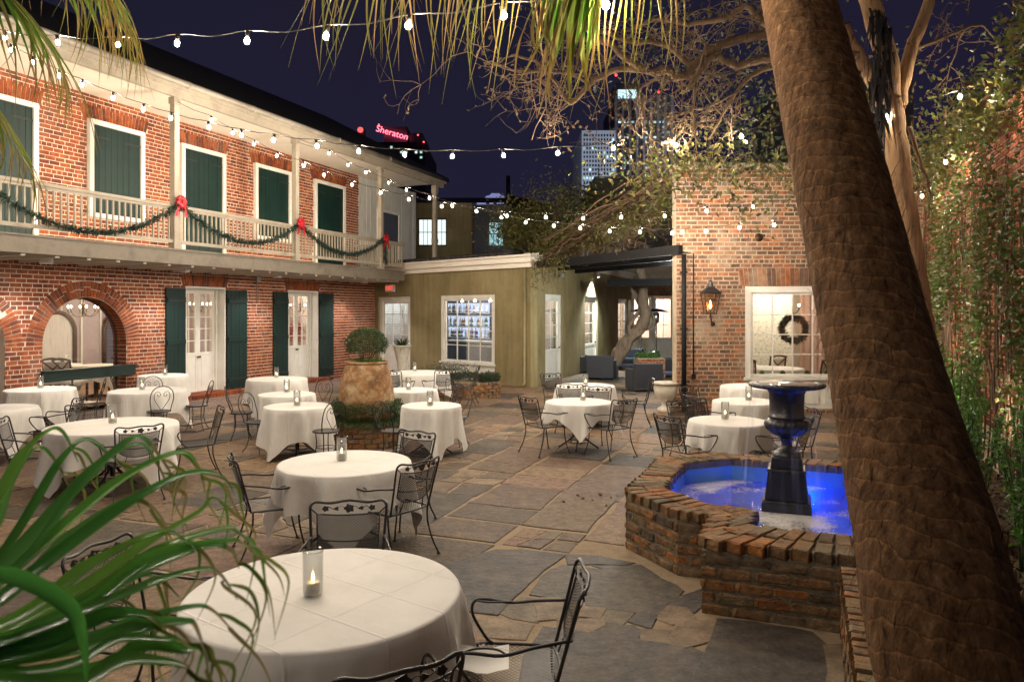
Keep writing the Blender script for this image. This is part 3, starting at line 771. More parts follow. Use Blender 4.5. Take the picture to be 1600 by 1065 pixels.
def open_shutter(parent, wall, t0, t1, z0, z1):
    mb = MB(); z = z0 + (z1 - z0) * 0.5
    wall.box(mb, t0 + 0.02, t1 - 0.02, 0.062, 0.09, z - 0.06, z + 0.06)
    s = mb.build('shutter', M['green'], parent)
    for z in (z0 + 0.22, z1 - 0.28):
        mb = MB(); wall.box(mb, t0 + 0.02, t1 - 0.02, 0.062, 0.09, z - 0.06, z + 0.06); mb.build('batten', M['green'], s)
    n = 5
    for i in range(n):
        mb = MB(); a = t0 + (t1 - t0) * i / n
        wall.box(mb, a + 0.002, a + (t1 - t0) / n - 0.002, 0.025, 0.06 + rb.uniform(-.003, .002), z0, z1)
        mb.build('shutter_board', M['green'], s)
    for z in (z0 + 0.25, z1 - 0.3):
        mb = MB(); wall.box(mb, t0 + 0.05, t1 - 0.05, 0.091, 0.097, z - 0.02, z + 0.02); mb.build('strap_hinge', M['dark_metal'], s)
    return s
def closed_window(parent, wall, t0, t1, z0, z1, door=False):
    fr = 0.10; mb = MB()
    wall.box(mb, t0, t0 + fr, 0.012, 0.09, z0, z1); wall.box(mb, t1 - fr, t1, 0.012, 0.09, z0, z1)
    wall.box(mb, t0 + fr, t1 - fr, 0.012, 0.09, z1 - fr, z1)
    if not door: wall.box(mb, t0 - 0.04, t1 + 0.04, 0.012, 0.14, z0 - 0.09, z0)
    f = mb.build('door' if door else 'window', M['white'], parent)
    n = 8
    for i in range(n):
        a = t0 + fr + (t1 - t0 - 2 * fr) * i / n; b = t0 + fr + (t1 - t0 - 2 * fr) * (i + 1) / n
        mb = MB(); wall.box(mb, a + 0.003, b - 0.003, 0.01, 0.045 + rb.uniform(-.003, .003), z0, z1 - fr)
        mb.build('shutter_board', M['green'], f)
    for z in (z0 + 0.3, z1 - fr - 0.25):
        for a, b in ((t0 + fr - 0.05, t0 + fr + 0.42), (t1 - fr - 0.42, t1 - fr + 0.05)):
            mb = MB(); wall.box(mb, a, b, 0.049, 0.056, z - 0.018, z + 0.018); mb.build('strap_hinge', M['dark_metal'], f)

# ------------------------------------------------------------------ the long brick building with its gallery
s1 = lambda px: W1.s_at(px)
B1 = thing('brick_building', 'two storey red brick building with green shutters and white gallery', 'building', (-15.2 + 0.3957 * 19, 19, 0))
TB0, TB1, TU1 = s1(-260), s1(586), s1(560)
ARCH_T = (s1(66) + s1(198)) / 2; ARCH_R = (s1(198) - s1(66)) / 2
ARCH_TOP = W1.z_at(140, 464); ARCH_S = ARCH_TOP - ARCH_R
A2 = s1(8) - ARCH_R
arches = [(ARCH_T, ARCH_R, ARCH_R + 0.34, ARCH_S), (A2, ARCH_R, ARCH_R + 0.34, ARCH_S)]
D1 = (s1(289), s1(351)); D2 = (s1(449), s1(496)); DZ = 2.80
doors1 = [(D1[0], D1[1], -0.1, DZ), (D2[0], D2[1], -0.1, DZ)]
mb = MB()
body(mb, W1, TB0, TB1, 0, 3.45, doors1, arches, -0.42, -0.002)
body(mb, W1, TB0, TU1, 3.45, 6.85, [], [], -0.42, -0.002)
mb.build('wall', M['mortar'], B1)
UZ = 6.28
ups = [(s1(-50), s1(56), 3.5, UZ, True), (s1(136), s1(222.5), 4.28, UZ, False), (s1(280.5), s1(349.5), 3.5, UZ, True), (s1(396), s1(452.5), 4.28, UZ, False), (s1(489.5), s1(537), 3.5, UZ, True)]
rects_up = [(a - 0.01, b + 0.01, z0, z1 + 0.005) for a, b, z0, z1, d in ups] + [(a - 0.14, b + 0.14, z1, z1 + 0.30) for a, b, z0, z1, d in ups]
rects_lo = [(a, b, z0, z1) for a, b, z0, z1 in doors1] + [(a - 0.12, b + 0.12, z1, z1 + 0.30) for a, b, z0, z1 in doors1]
bricks = lay(s1(-40), TU1, 3.47, 6.83, rects_up) + lay(s1(-40), TB1, 0.0, 3.45, rects_lo, arches)
place_bricks(B1, W1, bricks, 'brick_red', hidden=lambda c, b: 3.0 < c.z < 3.6 or c.z < 1.0 or c.z > 6.5)
for a, b, z0, z1, d in ups:
    closed_window(B1, W1, a, b, z0, z1, d)
    soldier(B1, W1, a - 0.10, b + 0.10, z1 + 0.005, z1 + 0.29, M['brick_red'])
for a, b, z0, z1 in doors1:
    soldier(B1, W1, a - 0.08, b + 0.08, z1 + 0.005, z1 + 0.29, M['brick_red'])
for tc, ri, ro, zs in arches:            # two rings of arch bricks
    N = 46
    for k in range(N):
        a0, a1 = pi * k / N + 0.006, pi * (k + 1) / N - 0.006
        split = ri + (ro - ri) * rb.choice([0.45, 0.5, 1.0, 0.62])
        for r0, r1 in ((ri + 0.004, split - 0.008), (split + 0.006, ro - 0.004)):
            if r1 - r0 < 0.03: continue
            mb = MB(); p = []
            for d in (-0.02, 0.012):
                for a in (a0, a1):
                    for r in (r0, r1): p.append(W1.P(tc + r * cos(a), d, zs + r * sin(a)))
            mb.add(p, [(4, 5, 7, 6), (0, 4, 6, 2), (1, 3, 7, 5), (2, 6, 7, 3), (0, 1, 5, 4)])
            if tc == ARCH_T or proj(mb.v[0])[0] > -5: mb.build('arch_brick', M['brick_red'], B1)
# shutters and french doors on the ground floor
for (a, b), (l0, r1) in ((D1, (s1(257), s1(383.5))), (D2, (s1(425), s1(519)))):
    open_shutter(B1, W1, l0, a - 0.03, 0.14, 2.74); open_shutter(B1, W1, b + 0.03, r1, 0.14, 2.74)
    glazed(B1, W1, a, b, 0.12, DZ, 2, 5, 1.0, -0.30, 0.09, 0.05, 'door', leaves=2, rail=0.07)
    mb = MB()                              # white reveal and brick step
    W1.box(mb, a + 0.001, a + 0.03, -0.20, 0.03, 0.12, DZ - 0.001); W1.box(mb, b - 0.03, b - 0.001, -0.20, 0.03, 0.12, DZ - 0.001)
    W1.box(mb, a + 0.03, b - 0.03, -0.20, 0.03, DZ - 0.05, DZ - 0.001)
    mb.build('door_reveal', M['white'], B1)
    mb = MB(); t = a - 0.3
    while t < b + 0.3:
        W1.box(mb, t, t + 0.10, -0.38, 0.33 + rb.uniform(-.01, .01), 0.0, 0.115 + rb.uniform(-.004, .004)); t += 0.112
    kind(mb.build('door_step', M['brick_red'], B1), 'stuff')
# gallery
GD = 1.97
g1 = lambda px: W1.s_at(px, GD)
GT0, GT1 = g1(-260), g1(632)
mb = MB(); W1.box(mb, GT0, GT1, 0.0, GD - 0.1, 3.40, 3.45); mb.build('gallery_deck', M['cream_shaded'], B1)
mb = MB(); W1.box(mb, GT0, GT1 + 0.02, GD - 0.1, GD, 3.17, 3.452); W1.box(mb, GT0, GT1 + 0.03, GD - 0.12, GD + 0.03, 3.453, 3.487); mb.build('gallery_beam', M['cream_shaded'], B1)
t = g1(-20)
while t < GT1:
    mb = MB(); W1.box(mb, t, t + 0.08, 0.02, GD - 0.11, 3.13, 3.398); mb.build('joist', M['soffit'], B1); t += 0.62
SOF = 6.80
RT1 = g1(692)
mb = MB(); W1.box(mb, GT0, RT1, -0.42, GD + 0.1, SOF, SOF + 0.03); mb.build('soffit', M['soffit'], B1)
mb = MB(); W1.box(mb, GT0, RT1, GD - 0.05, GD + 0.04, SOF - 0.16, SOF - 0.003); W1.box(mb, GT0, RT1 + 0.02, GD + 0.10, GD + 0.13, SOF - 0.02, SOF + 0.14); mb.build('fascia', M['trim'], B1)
mb = MB(); mb.tube([W1.P(GT0, GD + 0.20, SOF + 0.12), W1.P(RT1, GD + 0.20, SOF + 0.10)], 0.07, 8)
for px in (120, 283, 385, 520, 600): mb.tube([W1.P(g1(px) - 0.03, GD + 0.2, SOF + 0.11), W1.P(g1(px) + 0.03, GD + 0.2, SOF + 0.11)], 0.082, 8)
mb.build('gutter', M['gutter'], B1)
mb = MB()
mb.add([W1.P(GT0, GD + 0.24, SOF + 0.16), W1.P(RT1 + 0.1, GD + 0.24, SOF + 0.16), W1.P(RT1 - 1.2, -2.2, 9.35), W1.P(GT0, -2.2, 9.35), W1.P(RT1 + 0.1, -5, SOF + 0.16), W1.P(GT0, -5, SOF + 0.16)], [(0, 1, 2, 3), (1, 4, 2), (3, 2, 4, 5)])
mb.build('roof', M['roof'], B1)
for i, px in enumerate((275, 463.5, 596)):
    t = g1(px); mb = MB(); W1.box(mb, t - 0.065, t + 0.065, GD - 0.10, GD + 0.03 - 0.002, 3.488, SOF - 0.161)
    W1.box(mb, t - 0.085, t + 0.085, GD - 0.12, GD + 0.045, 3.488, 3.62); W1.box(mb, t - 0.085, t + 0.085, GD - 0.12, GD + 0.045, SOF - 0.30, SOF - 0.163)
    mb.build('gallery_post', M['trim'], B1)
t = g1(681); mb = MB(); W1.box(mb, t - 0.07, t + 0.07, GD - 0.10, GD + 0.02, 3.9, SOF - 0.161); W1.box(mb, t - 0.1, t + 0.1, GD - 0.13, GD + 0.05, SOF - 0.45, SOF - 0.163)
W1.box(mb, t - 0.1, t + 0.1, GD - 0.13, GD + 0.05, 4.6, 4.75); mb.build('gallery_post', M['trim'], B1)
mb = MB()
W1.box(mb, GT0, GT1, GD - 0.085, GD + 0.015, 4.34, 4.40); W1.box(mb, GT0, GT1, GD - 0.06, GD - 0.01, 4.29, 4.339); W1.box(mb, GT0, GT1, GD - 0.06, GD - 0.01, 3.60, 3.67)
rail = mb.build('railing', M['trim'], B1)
t = g1(-10)
bal = None
while t < GT1 - 0.05:
    if all(abs(t - g1(p)) > 0.09 for p in (275, 463.5, 596)):
        if bal is None:
            mb = MB(); mb.box((0, 0, 0), (0.03, 0.03, 0.62)); bal = mb.mesh('baluster', M['trim'])
        o = mesh_obj('baluster', bal, rail); o.location = W1.P(t, GD - 0.035, 3.98) - BASE[B1.name]; o.rotation_euler = (0, 0, W1.ang())
    t += 0.132
# end return of the railing
mb = MB(); W1.box(mb, GT1 - 0.07, GT1, 0.0, GD - 0.09, 4.34, 4.40); W1.box(mb, GT1 - 0.06, GT1 - 0.01, 0.0, GD - 0.09, 3.60, 3.67)
for k in range(13): W1.box(mb, GT1 - 0.05, GT1 - 0.02, 0.12 + k * 0.14, 0.15 + k * 0.14, 3.67, 4.34)
mb.build('end_railing', M['trim'], B1)
# boarded end of the upper floor
t = TU1; E1 = s1(645); k = 0
while t < E1 - 0.02:
    w = min(rb.choice([0.24, 0.3, 0.2]), E1 - t)
    dz0 = 3.5
    mb = MB(); W1.box(mb, t + 0.004, t + w - 0.004, -0.3, rb.uniform(-.005, .012), dz0, SOF - 0.002)
    mb.build('wall_board', M['weathered'], B1); t += w
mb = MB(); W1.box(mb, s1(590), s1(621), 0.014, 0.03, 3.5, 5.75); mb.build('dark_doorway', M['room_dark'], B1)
mb = MB(); W1.box(mb, s1(588.5), s1(590), 0.013, 0.07, 3.5, 5.85); W1.box(mb, s1(621), s1(622.5), 0.013, 0.07, 3.5, 5.85); W1.box(mb, s1(588.5), s1(622.5), 0.035, 0.075, 5.75, 5.85); mb.build('doorway_trim', M['white'], B1)
mb = MB(); W1.box(mb, E1 + 0.001, E1 + 0.2, -5, 0.02, 3.5, SOF - 0.002); mb.build('end_wall', M['weathered'], B1)
# conduit on the wall between the doors
mb = MB(); mb.tube([W1.P(s1(401), 0.02, 3.2), W1.P(s1(401), 0.02, 2.45)], 0.018, 6); W1.box(mb, s1(398), s1(404), 0.012, 0.08, 3.0, 3.17)
mb.build('conduit', M['gutter'], B1)
# green board across the arch
mb = MB(); W1.box(mb, s1(62), s1(207), 0.03, 0.10, 0.76, 0.97); W1.box(mb, s1(62), s1(207), 0.02, 0.16, 0.972, 0.995); mb.build('arch_guard_board', M['green'], B1)
# brick lining of the arch and its jambs
mb = MB(); z = 0.0
while z < ARCH_S - 0.05:
    for sg in (-1, 1):
        for k, (da, db) in enumerate(((-0.012, -0.20), (-0.215, -0.40))):
            W1.box(mb, ARCH_T + sg * (ARCH_R - 0.012), ARCH_T + sg * (ARCH_R + 0.05), da, db, z, z + 0.074)
    z += 0.0895
for k in range(46):
    a0, a1 = pi * k / 46 + 0.006, pi * (k + 1) / 46 - 0.006
    for da, db in ((-0.012, -0.20), (-0.215, -0.40)):
        p = []
        for d in (da, db):
            for a in (a0, a1):
                for r in (ARCH_R - 0.012, ARCH_R + 0.03): p.append(W1.P(ARCH_T + r * cos(a), d, ARCH_S + r * sin(a)))
        mb.add(p, [(0, 2, 3, 1), (4, 5, 7, 6), (0, 4, 6, 2), (1, 3, 7, 5), (2, 6, 7, 3), (0, 1, 5, 4)])
kind(mb.build('arch_lining', M['brick_red'], B1), 'stuff')
# arch glazing: thin dark frame
mb = MB(); N = 24
mb.tube([W1.P(ARCH_T - ARCH_R + 0.02, -0.3, 0)] + [W1.P(ARCH_T - (ARCH_R - 0.02) * cos(pi * i / N), -0.3, ARCH_S + (ARCH_R - 0.02) * sin(pi * i / N)) for i in range(N + 1)] + [W1.P(ARCH_T + ARCH_R - 0.02, -0.3, 0)], 0.022, 6)
mb.build('arch_frame', M['dark_metal'], B1)
mb = MB(); vs_ = [W1.P(ARCH_T - ARCH_R, -0.31, 0.16), W1.P(ARCH_T + ARCH_R, -0.31, 0.16)] + [W1.P(ARCH_T + ARCH_R * cos(pi * i / N), -0.31, ARCH_S + ARCH_R * sin(pi * i / N)) for i in range(N + 1)]
mb.add(vs_, [tuple(range(len(vs_)))]); mb.build('arch_pane', M['glass'], B1)
# the dining room behind
def room(parent, wall, t0, t1, d0, d1, z0, z1, back, side, floor, ceil, tag_=''):
    mb = MB(); wall.box(mb, t0, t1, d1, d0, z0 - 0.05, z0); mb.build('room_floor', M[floor], parent)
    mb = MB(); wall.box(mb, t0, t1, d1, d0, z1, z1 + 0.05); mb.build('room_ceiling', M[ceil], parent)
    mb = MB(); wall.box(mb, t0, t1, d1 - 0.1, d1, z0, z1); mb.build('room_wall', M[back], parent)
    for a in (t0 - 0.1, t1): 
        mb = MB(); wall.box(mb, a, a + 0.1, d1, d0, z0, z1); mb.build('room_wall', M[side], parent)
def room_par(parent, wall, t0, t1, d0, vec, z0, z1, back, side, floor, ceil, sides=(True, True)):
    a, b = wall.P(t0, d0), wall.P(t1, d0); v = Vector((vec[0], vec[1], 0)); q = [a, b, b + v, a + v]; pl_ = ccw([(p.x, p.y) for p in q])
    mb = MB(); mb.prism(pl_, z0 - 0.05, z0); mb.build('room_floor', M[floor], parent)
    mb = MB(); mb.prism(pl_, z1, z1 + 0.05); mb.build('room_ceiling', M[ceil], parent)
    def slab(p, q_, m_):
        mb = MB(); mb.bar(p + Vector((0, 0, (z0 + z1) / 2)), q_ + Vector((0, 0, (z0 + z1) / 2)), 0.08, z1 - z0 - 0.002); mb.build('room_wall', M[m_], parent)
    slab(q[3], q[2], back)
    if sides[0]: slab(q[0], q[3], side)
    if sides[1]: slab(q[1], q[2], side)
room(B1, W1, s1(-120), TB1 - 0.2, -0.425, -5.2, 0.15, 3.1, 'mauve', 'mauve', 'wood_floor', 'room_white')
t = s1(-100)
while t < TB1 - 0.4:
    mb = MB(); W1.box(mb, t, t + 0.06, -5.2, -5.16, 0.151, 3.099); mb.build('wall_batten', M['room_white'], B1); t += 0.62
# arched openings drawn on the room's rear wall
for px_, m_ in ((88, 'weathered'), (188, 'room_dark')):
    tt = W1.s_at(px_, -5.1); mb = MB(); r_ = 0.55
    vs_ = [W1.P(tt - r_, -5.12, 0.16), W1.P(tt + r_, -5.12, 0.16)] + [W1.P(tt + r_ * cos(pi * i / N), -5.12, 1.6 + r_ * sin(pi * i / N)) for i in range(N + 1)]
    mb.add(vs_, [tuple(range(len(vs_)))]); mb.build('rear_arch', M[m_], B1)
    mb = MB(); mb.tube([W1.P(tt - r_, -5.09, 0.16)] + [W1.P(tt - r_ * cos(pi * i / N), -5.09, 1.6 + r_ * sin(pi * i / N)) for i in range(N + 1)] + [W1.P(tt + r_, -5.09, 0.16)], 0.06, 6)
    mb.build('rear_arch_trim', M['wood_dark'], B1)

# ------------------------------------------------------------------ olive stucco building
A_ = W1.P(TB1); Bc = Vector((0.53, 20.98, 0))
W2 = Wall(A_, Bc - A_, Vector(((Bc - A_).y, -(Bc - A_).x, 0)))
if W2.n.y > 0: W2.n = -W2.n
L2 = (Bc - A_).length
s2 = lambda px: W2.s_at(px)
O1 = thing('stucco_building', 'single storey olive stucco building with white cornice, doors and bar window', 'building', (Bc.x, Bc.y, 0))
W3 = Wall(Bc, (0.3957, 1), (UD.y, -UD.x)); s3 = lambda px: W3.s_at(px); L3 = s3(986)
Z2 = 3.43
wd = (s2(591), s2(641), -0.1, W2.z_at(620, 463)); ww = (s2(689), s2(773), 0.02, W2.z_at(730, 461))
doors3 = [(s3(852), s3(878.5), -0.1, 2.70), (s3(914), s3(934), -0.1, 2.70), (s3(966), s3(981), -0.1, 2.70)]
mb = MB(); body(mb, W2, 0.0, L2, 0, Z2, [wd, ww], [], -0.3, 0); mb.build('wall', M['olive'], O1)
mb = MB(); body(mb, W3, 0.303, L3, 0, Z2 + 0.2, doors3, [], -0.3, 0); mb.build('side_wall', M['olive'], O1)
mb = MB()
W2.box(mb, 0.05, L2 + 0.12, 0.0, 0.12, Z2 + 0.001, Z2 + 0.14); W2.box(mb, 0.05, L2 + 0.2, -0.3, 0.22, Z2 + 0.141, Z2 + 0.30); W2.box(mb, 0.05, L2 + 0.26, -0.3, 0.29, Z2 + 0.301, Z2 + 0.36)
mb.build('cornice', M['soffit'], O1)
mb = MB(); W3.box(mb, 0.13, L3, -0.28, 0.10, Z2 + 0.201, Z2 + 0.34); W3.box(mb, 0.23, L3, -0.3, 0.24, Z2 + 0.341, Z2 + 0.42); mb.build('side_cornice', M['white'], O1)
mb = MB(); e2 = W2.P(0, 0.3, Z2 + 0.365); e3 = W2.P(L2 + 0.26, 0.3, Z2 + 0.365)
mb.add([e2, e3, W3.P(L3, 0.2, Z2 + 0.43), W2.P(0, -7, 4.4), W3.P(L3, -7, 4.4)], [(0, 1, 2, 4, 3)]); mb.build('roof', M['roof'], O1)
mb = MB()
for k in range(26):                     # tiles lying along the eave
    t = 0.4 + k * 0.25; mb.tube([W2.P(t, 0.27, Z2 + 0.40), W2.P(t, -0.5, Z2 + 0.50)], 0.06, 6)
kind(mb.build('eave_tiles', M['roof'], O1), 'stuff')
glazed(O1, W2, wd[0], wd[1], 0.05, wd[3], 3, 4, 0.95, -0.16, 0.16, 0.05, 'door', rail=0.09)
wf = glazed(O1, W2, ww[0], ww[1], W2.z_at(730, 566), ww[3], 4, 4, 0, -0.10, 0.12, 0.05, 'window', rail=0.05)
mb = MB(); W2.box(mb, ww[0] + 0.001, ww[1] - 0.001, -0.12, -0.02, 0.02, W2.z_at(730, 566) - 0.07)
W2.box(mb, ww[0] + 0.1, ww[1] - 0.1, -0.018, 0.0, 0.15, W2.z_at(730, 566) - 0.2); mb.build('window_panel', M['white'], O1)
for a, b, _, zt in doors3: glazed(O1, W3, a, b, 0.03, zt, 2, 4, 0.95, -0.14, 0.10, 0.05, 'door', rail=0.10)
mb = MB(); mb.tube([W2.P(L2 - 0.18, 0.06, Z2), W2.P(L2 - 0.18, 0.06, 0.12), W2.P(L2 - 0.18, 0.18, 0.05)], 0.045, 8); mb.build('downpipe', M['olive'], O1)
# exit sign
e0, e1 = s2(604), s2(617.5); ez0, ez1 = W2.z_at(611, 456), W2.z_at(611, 444.5)
ex = thing('exit_sign', 'small white exit sign with red letters above the white door', 'sign', tuple(W2.P((e0 + e1) / 2, 0.0, ez0)))
mb = MB(); W2.box(mb, e0, e1, 0.002, 0.06, ez0, ez1); mb.build('sign_box', M['sign_white'], ex)
def text_obj(body_, size, mat, parent, origin, xdir, ydir, extrude=0.004):
    cu = bpy.data.curves.new('lettering', 'FONT'); cu.body = body_; cu.size = size; cu.align_x = 'CENTER'; cu.align_y = 'CENTER'; cu.extrude = extrude
    cu.materials.append(mat); cu.resolution_u = 3
    o = bpy.data.objects.new('lettering', cu); col.objects.link(o)
    x = Vector(xdir).normalized(); y = Vector(ydir).normalized(); z = x.cross(y)
    mw = Matrix((x, y, z)).transposed().to_4x4(); base = BASE.get(parent.name, Vector((0, 0, 0)))
    me = bpy.data.meshes.new_from_object(o); bpy.data.objects.remove(o)
    o = mesh_obj('lettering', me, parent)
    mw.translation = Vector(origin) - base; o.matrix_local = mw
    return o
text_obj('EXIT', 0.21, M['sign_red'], ex, W2.P((e0 + e1) / 2, 0.067, (ez0 + ez1) / 2), W2.d, (0, 0, 1), 0.003)
# bar room behind the bar window
BV = UD * 3.6
WB = Wall(W2.P(0, -0.305) + Vector((BV.x, BV.y, 0)), W2.d, W2.n)   # the bar's rear wall
pl_ = ccw([tuple(p[:2]) for p in (W2.P(s2(652), -0.305), W2.P(L2 - 0.36, -0.305), WB.P(L2 - 0.36), WB.P(WB.s_at(664)))])
mb = MB(); mb.prism(pl_, 0.0, 0.05); mb.build('room_floor', M['wood_floor'], O1)
mb = MB(); mb.prism(pl_, 3.2, 3.25); mb.build('room_ceiling', M['room_dark'], O1)
mb = MB(); WB.box(mb, WB.s_at(664), L2 - 0.3, -0.1, 0.0, 0.05, 3.2); mb.build('room_wall', M['room_dark'], O1)
room(O1, W2, s2(589.5), s2(648), -0.305, -1.15, 0.05, 3.2, 'weathered', 'weathered', 'wood_floor', 'room_white')
# light rooms behind the side doors
room(O1, W3, 4.1, L3 - 0.05, -0.305, -2.2, 0.03, 3.2, 'room_white', 'room_white', 'wood_floor', 'room_white')

# ------------------------------------------------------------------ glazed rear range of the small patio
p4 = W3.P(L3, 0, 0); W4 = Wall((p4.x - 0.3, p4.y), (1, 0), (0, -1)); s4 = lambda px: W4.s_at(px)
G1 = thing('glazed_rear_wall', 'white glazed partition under old brick at the end of the patio', 'building', tuple(p4))
zt4 = W4.z_at(1020, 462); L4 = 6.0
mb = MB(); W4.box(mb, 0, L4, -0.3, 0, zt4 + 0.005, 4.6); mb.build('wall', M['mortar_old'], G1)
place_bricks(G1, W4, lay(0.25, L4, zt4 + 0.01, 3.6, bl=0.22, bh=0.071), 'brick_brown', nmax=0)
t = 0.3
while t < L4 - 0.3:
    glazed(G1, W4, t, t + 0.98, 0.02, zt4, 2, 3, 0.95, -0.12, 0.07, 0.05, 'window', rail=0.08); t += 0.98
room(G1, W4, 0, L4, -0.305, -3, 0.02, 3.3, 'pink_drape', 'room_white', 'wood_floor', 'room_white')

# ------------------------------------------------------------------ brick wing with the wreath window
W5 = Wall((3.53, 15.8), (1, 0), (0, -1)); s5 = lambda px: W5.s_at(px)
R1 = thing('brick_wing', 'old brown brick wing with large white multi-pane window', 'building', (6.0, 15.8, 0))
L5 = 5.6; Z5 = 5.28
w5 = (s5(1164), s5(1348), 0.10, W5.z_at(1200, 447))
sill5 = W5.z_at(1200, 589)
mb = MB(); body(mb, W5, 0, L5, 0, Z5, [w5], [], -0.4, 0.0); mb.build('wall', M['mortar_old'], R1)
WL = Wall((3.53, 15.8), (0.3957, 1), (-UD.y, UD.x))
mb = MB(); WL.box(mb, 0.39, 9.0, -0.4, -0.010, 0, Z5); mb.build('side_wall', M['mortar_old'], R1)
rr5 = [w5, (w5[0] - 0.14, w5[1] + 0.14, w5[3], w5[3] + 0.40)]
place_bricks(R1, W5, lay(0.0, L5, 0.0, Z5 - 0.02, rr5, bl=0.235, bh=0.068, joint=0.024), 'brick_brown', hidden=lambda c, b: c.z < 0.5 or c.x > 6.9 and c.z < 4.5)
place_bricks(R1, WL, lay(0.02, 4.0, 0.0, Z5 - 0.02, bl=0.235, bh=0.068, joint=0.024), 'brick_brown', nmax=0)
soldier(R1, W5, w5[0] - 0.10, w5[1] + 0.10, w5[3] + 0.005, w5[3] + 0.39, M['brick_brown'], 0.12, 0.085)
glazed(R1, W5, w5[0], w5[1], sill5, w5[3], 5, 4, 0, -0.10, 0.13, 0.05, 'window', rail=0.05)
mb = MB(); W5.box(mb, w5[0] + 0.001, w5[1] - 0.001, -0.12, -0.03, 0.10, sill5 - 0.07)
for k in range(3):
    a = w5[0] + 0.1 + k * (w5[1] - w5[0] - 0.2) / 3; W5.box(mb, a + 0.06, a + (w5[1] - w5[0] - 0.2) / 3 - 0.06, -0.029, -0.012, 0.2, sill5 - 0.17)
mb.build('window_panel', M['white'], R1)
mb = MB(); W5.box(mb, -0.03, L5, -0.45, 0.05, Z5, Z5 + 0.08); mb.build('wall_coping', M['mortar_old'], R1)
room_par(R1, W5, 0.50, L5 + 2.5, -0.405, UD * 6.2, 0.10, 3.2, 'room_white', 'room_white', 'wood_floor', 'room_white')
# interior: leafy panel and pink drapes
mb = MB(); a = W5.s_at(1150, -3.0); b = W5.s_at(1238, -3.0); W5.box(mb, a, b, -3.1, -3.0, 0.10, 3.2); mb.build('leafy_screen', M['wallpaper'], R1)
mb = MB(); a = W5.s_at(1250, -5.7); b = W5.s_at(1380, -5.7); n_ = 40
vs_ = []
for i in range(n_ + 1):
    t = a + (b - a) * i / n_; d = -5.7 + 0.06 * sin(i * 1.9)
    vs_ += [W5.P(t, d, 0.12), W5.P(t, d, 3.1)]
mb.add(vs_, [(2 * i, 2 * i + 2, 2 * i + 3, 2 * i + 1) for i in range(n_)], 0, True); mb.build('drape', M['pink_drape'], R1)
# downpipe at the corner, conduit with its switch box, round iron plate
mb = MB(); mb.tube([W5.P(0.14, 0.09, 3.4), W5.P(0.14, 0.09, 0.05)], 0.05, 8)
for z in (0.6, 1.8, 3.0): W5.box(mb, 0.07, 0.21, 0.0, 0.13, z, z + 0.03)
mb.build('downpipe', M['black_paint'], R1)
mb = MB(); tt = s5(1083); mb.tube([W5.P(s5(1066), 0.03, 3.45), W5.P(tt, 0.03, 3.42), W5.P(tt, 0.03, W5.z_at(1083, 585))], 0.014, 6)
W5.box(mb, tt - 0.04, tt + 0.04, 0.006, 0.07, W5.z_at(1083, 591), W5.z_at(1083, 584)); mb.build('conduit', M['black_paint'], R1)
mb = MB(); c_ = W5.P(s5(1185), 0.03, W5.z_at(1185, 371)); mb.tube([c_ + Vector((0, 0.03, 0)), c_ - Vector((0, 0.012, 0))], 0.085, 12); mb.build('wall_tie_plate', M['bronze'], R1)
mb = MB(); W5.box(mb, s5(1062), s5(1068), 0.006, 0.08, W5.z_at(1065, 367), W5.z_at(1065, 358)); mb.build('junction_box', M['jar_white'], R1)

# ------------------------------------------------------------------ ivy wall on the right
W6 = Wall((2.58, 0), (0.3957, 1), (-UD.y, UD.x)); s6 = lambda px: W6.s_at(px)
IV = thing('garden_wall', 'tall old red brick garden wall overgrown with ivy', 'wall', (2.58 + 0.3957 * 12, 12, 0))
t0_, t1_ = 3.2, 17.0
mb = MB(); W6.box(mb, t0_, t1_, -0.4, -0.010, 0, 4.85); mb.build('wall_core', M['mortar_old'], IV)
place_bricks(IV, W6, lay(7.5, t1_ - 0.1, 0.6, 4.85, bl=0.235, bh=0.068, joint=0.024), 'brick_red', nmax=300)
# planting bed between the palm and the ivy wall
mb = MB(); mb.add([(3.2, 3.2, 0.05), W6.P(3.3, 0, 0.05), W6.P(16.7, 0, 0.05), W6.P(16.7, 1.2, 0.05), W6.P(9.2, 1.15, 0.05), (4.35, 6.0, 0.05), (3.7, 4.2, 0.05)], [(0, 1, 2, 3, 4, 5, 6)])
bed = kind(mb.build('planting_bed', M['soil']), 'structure')
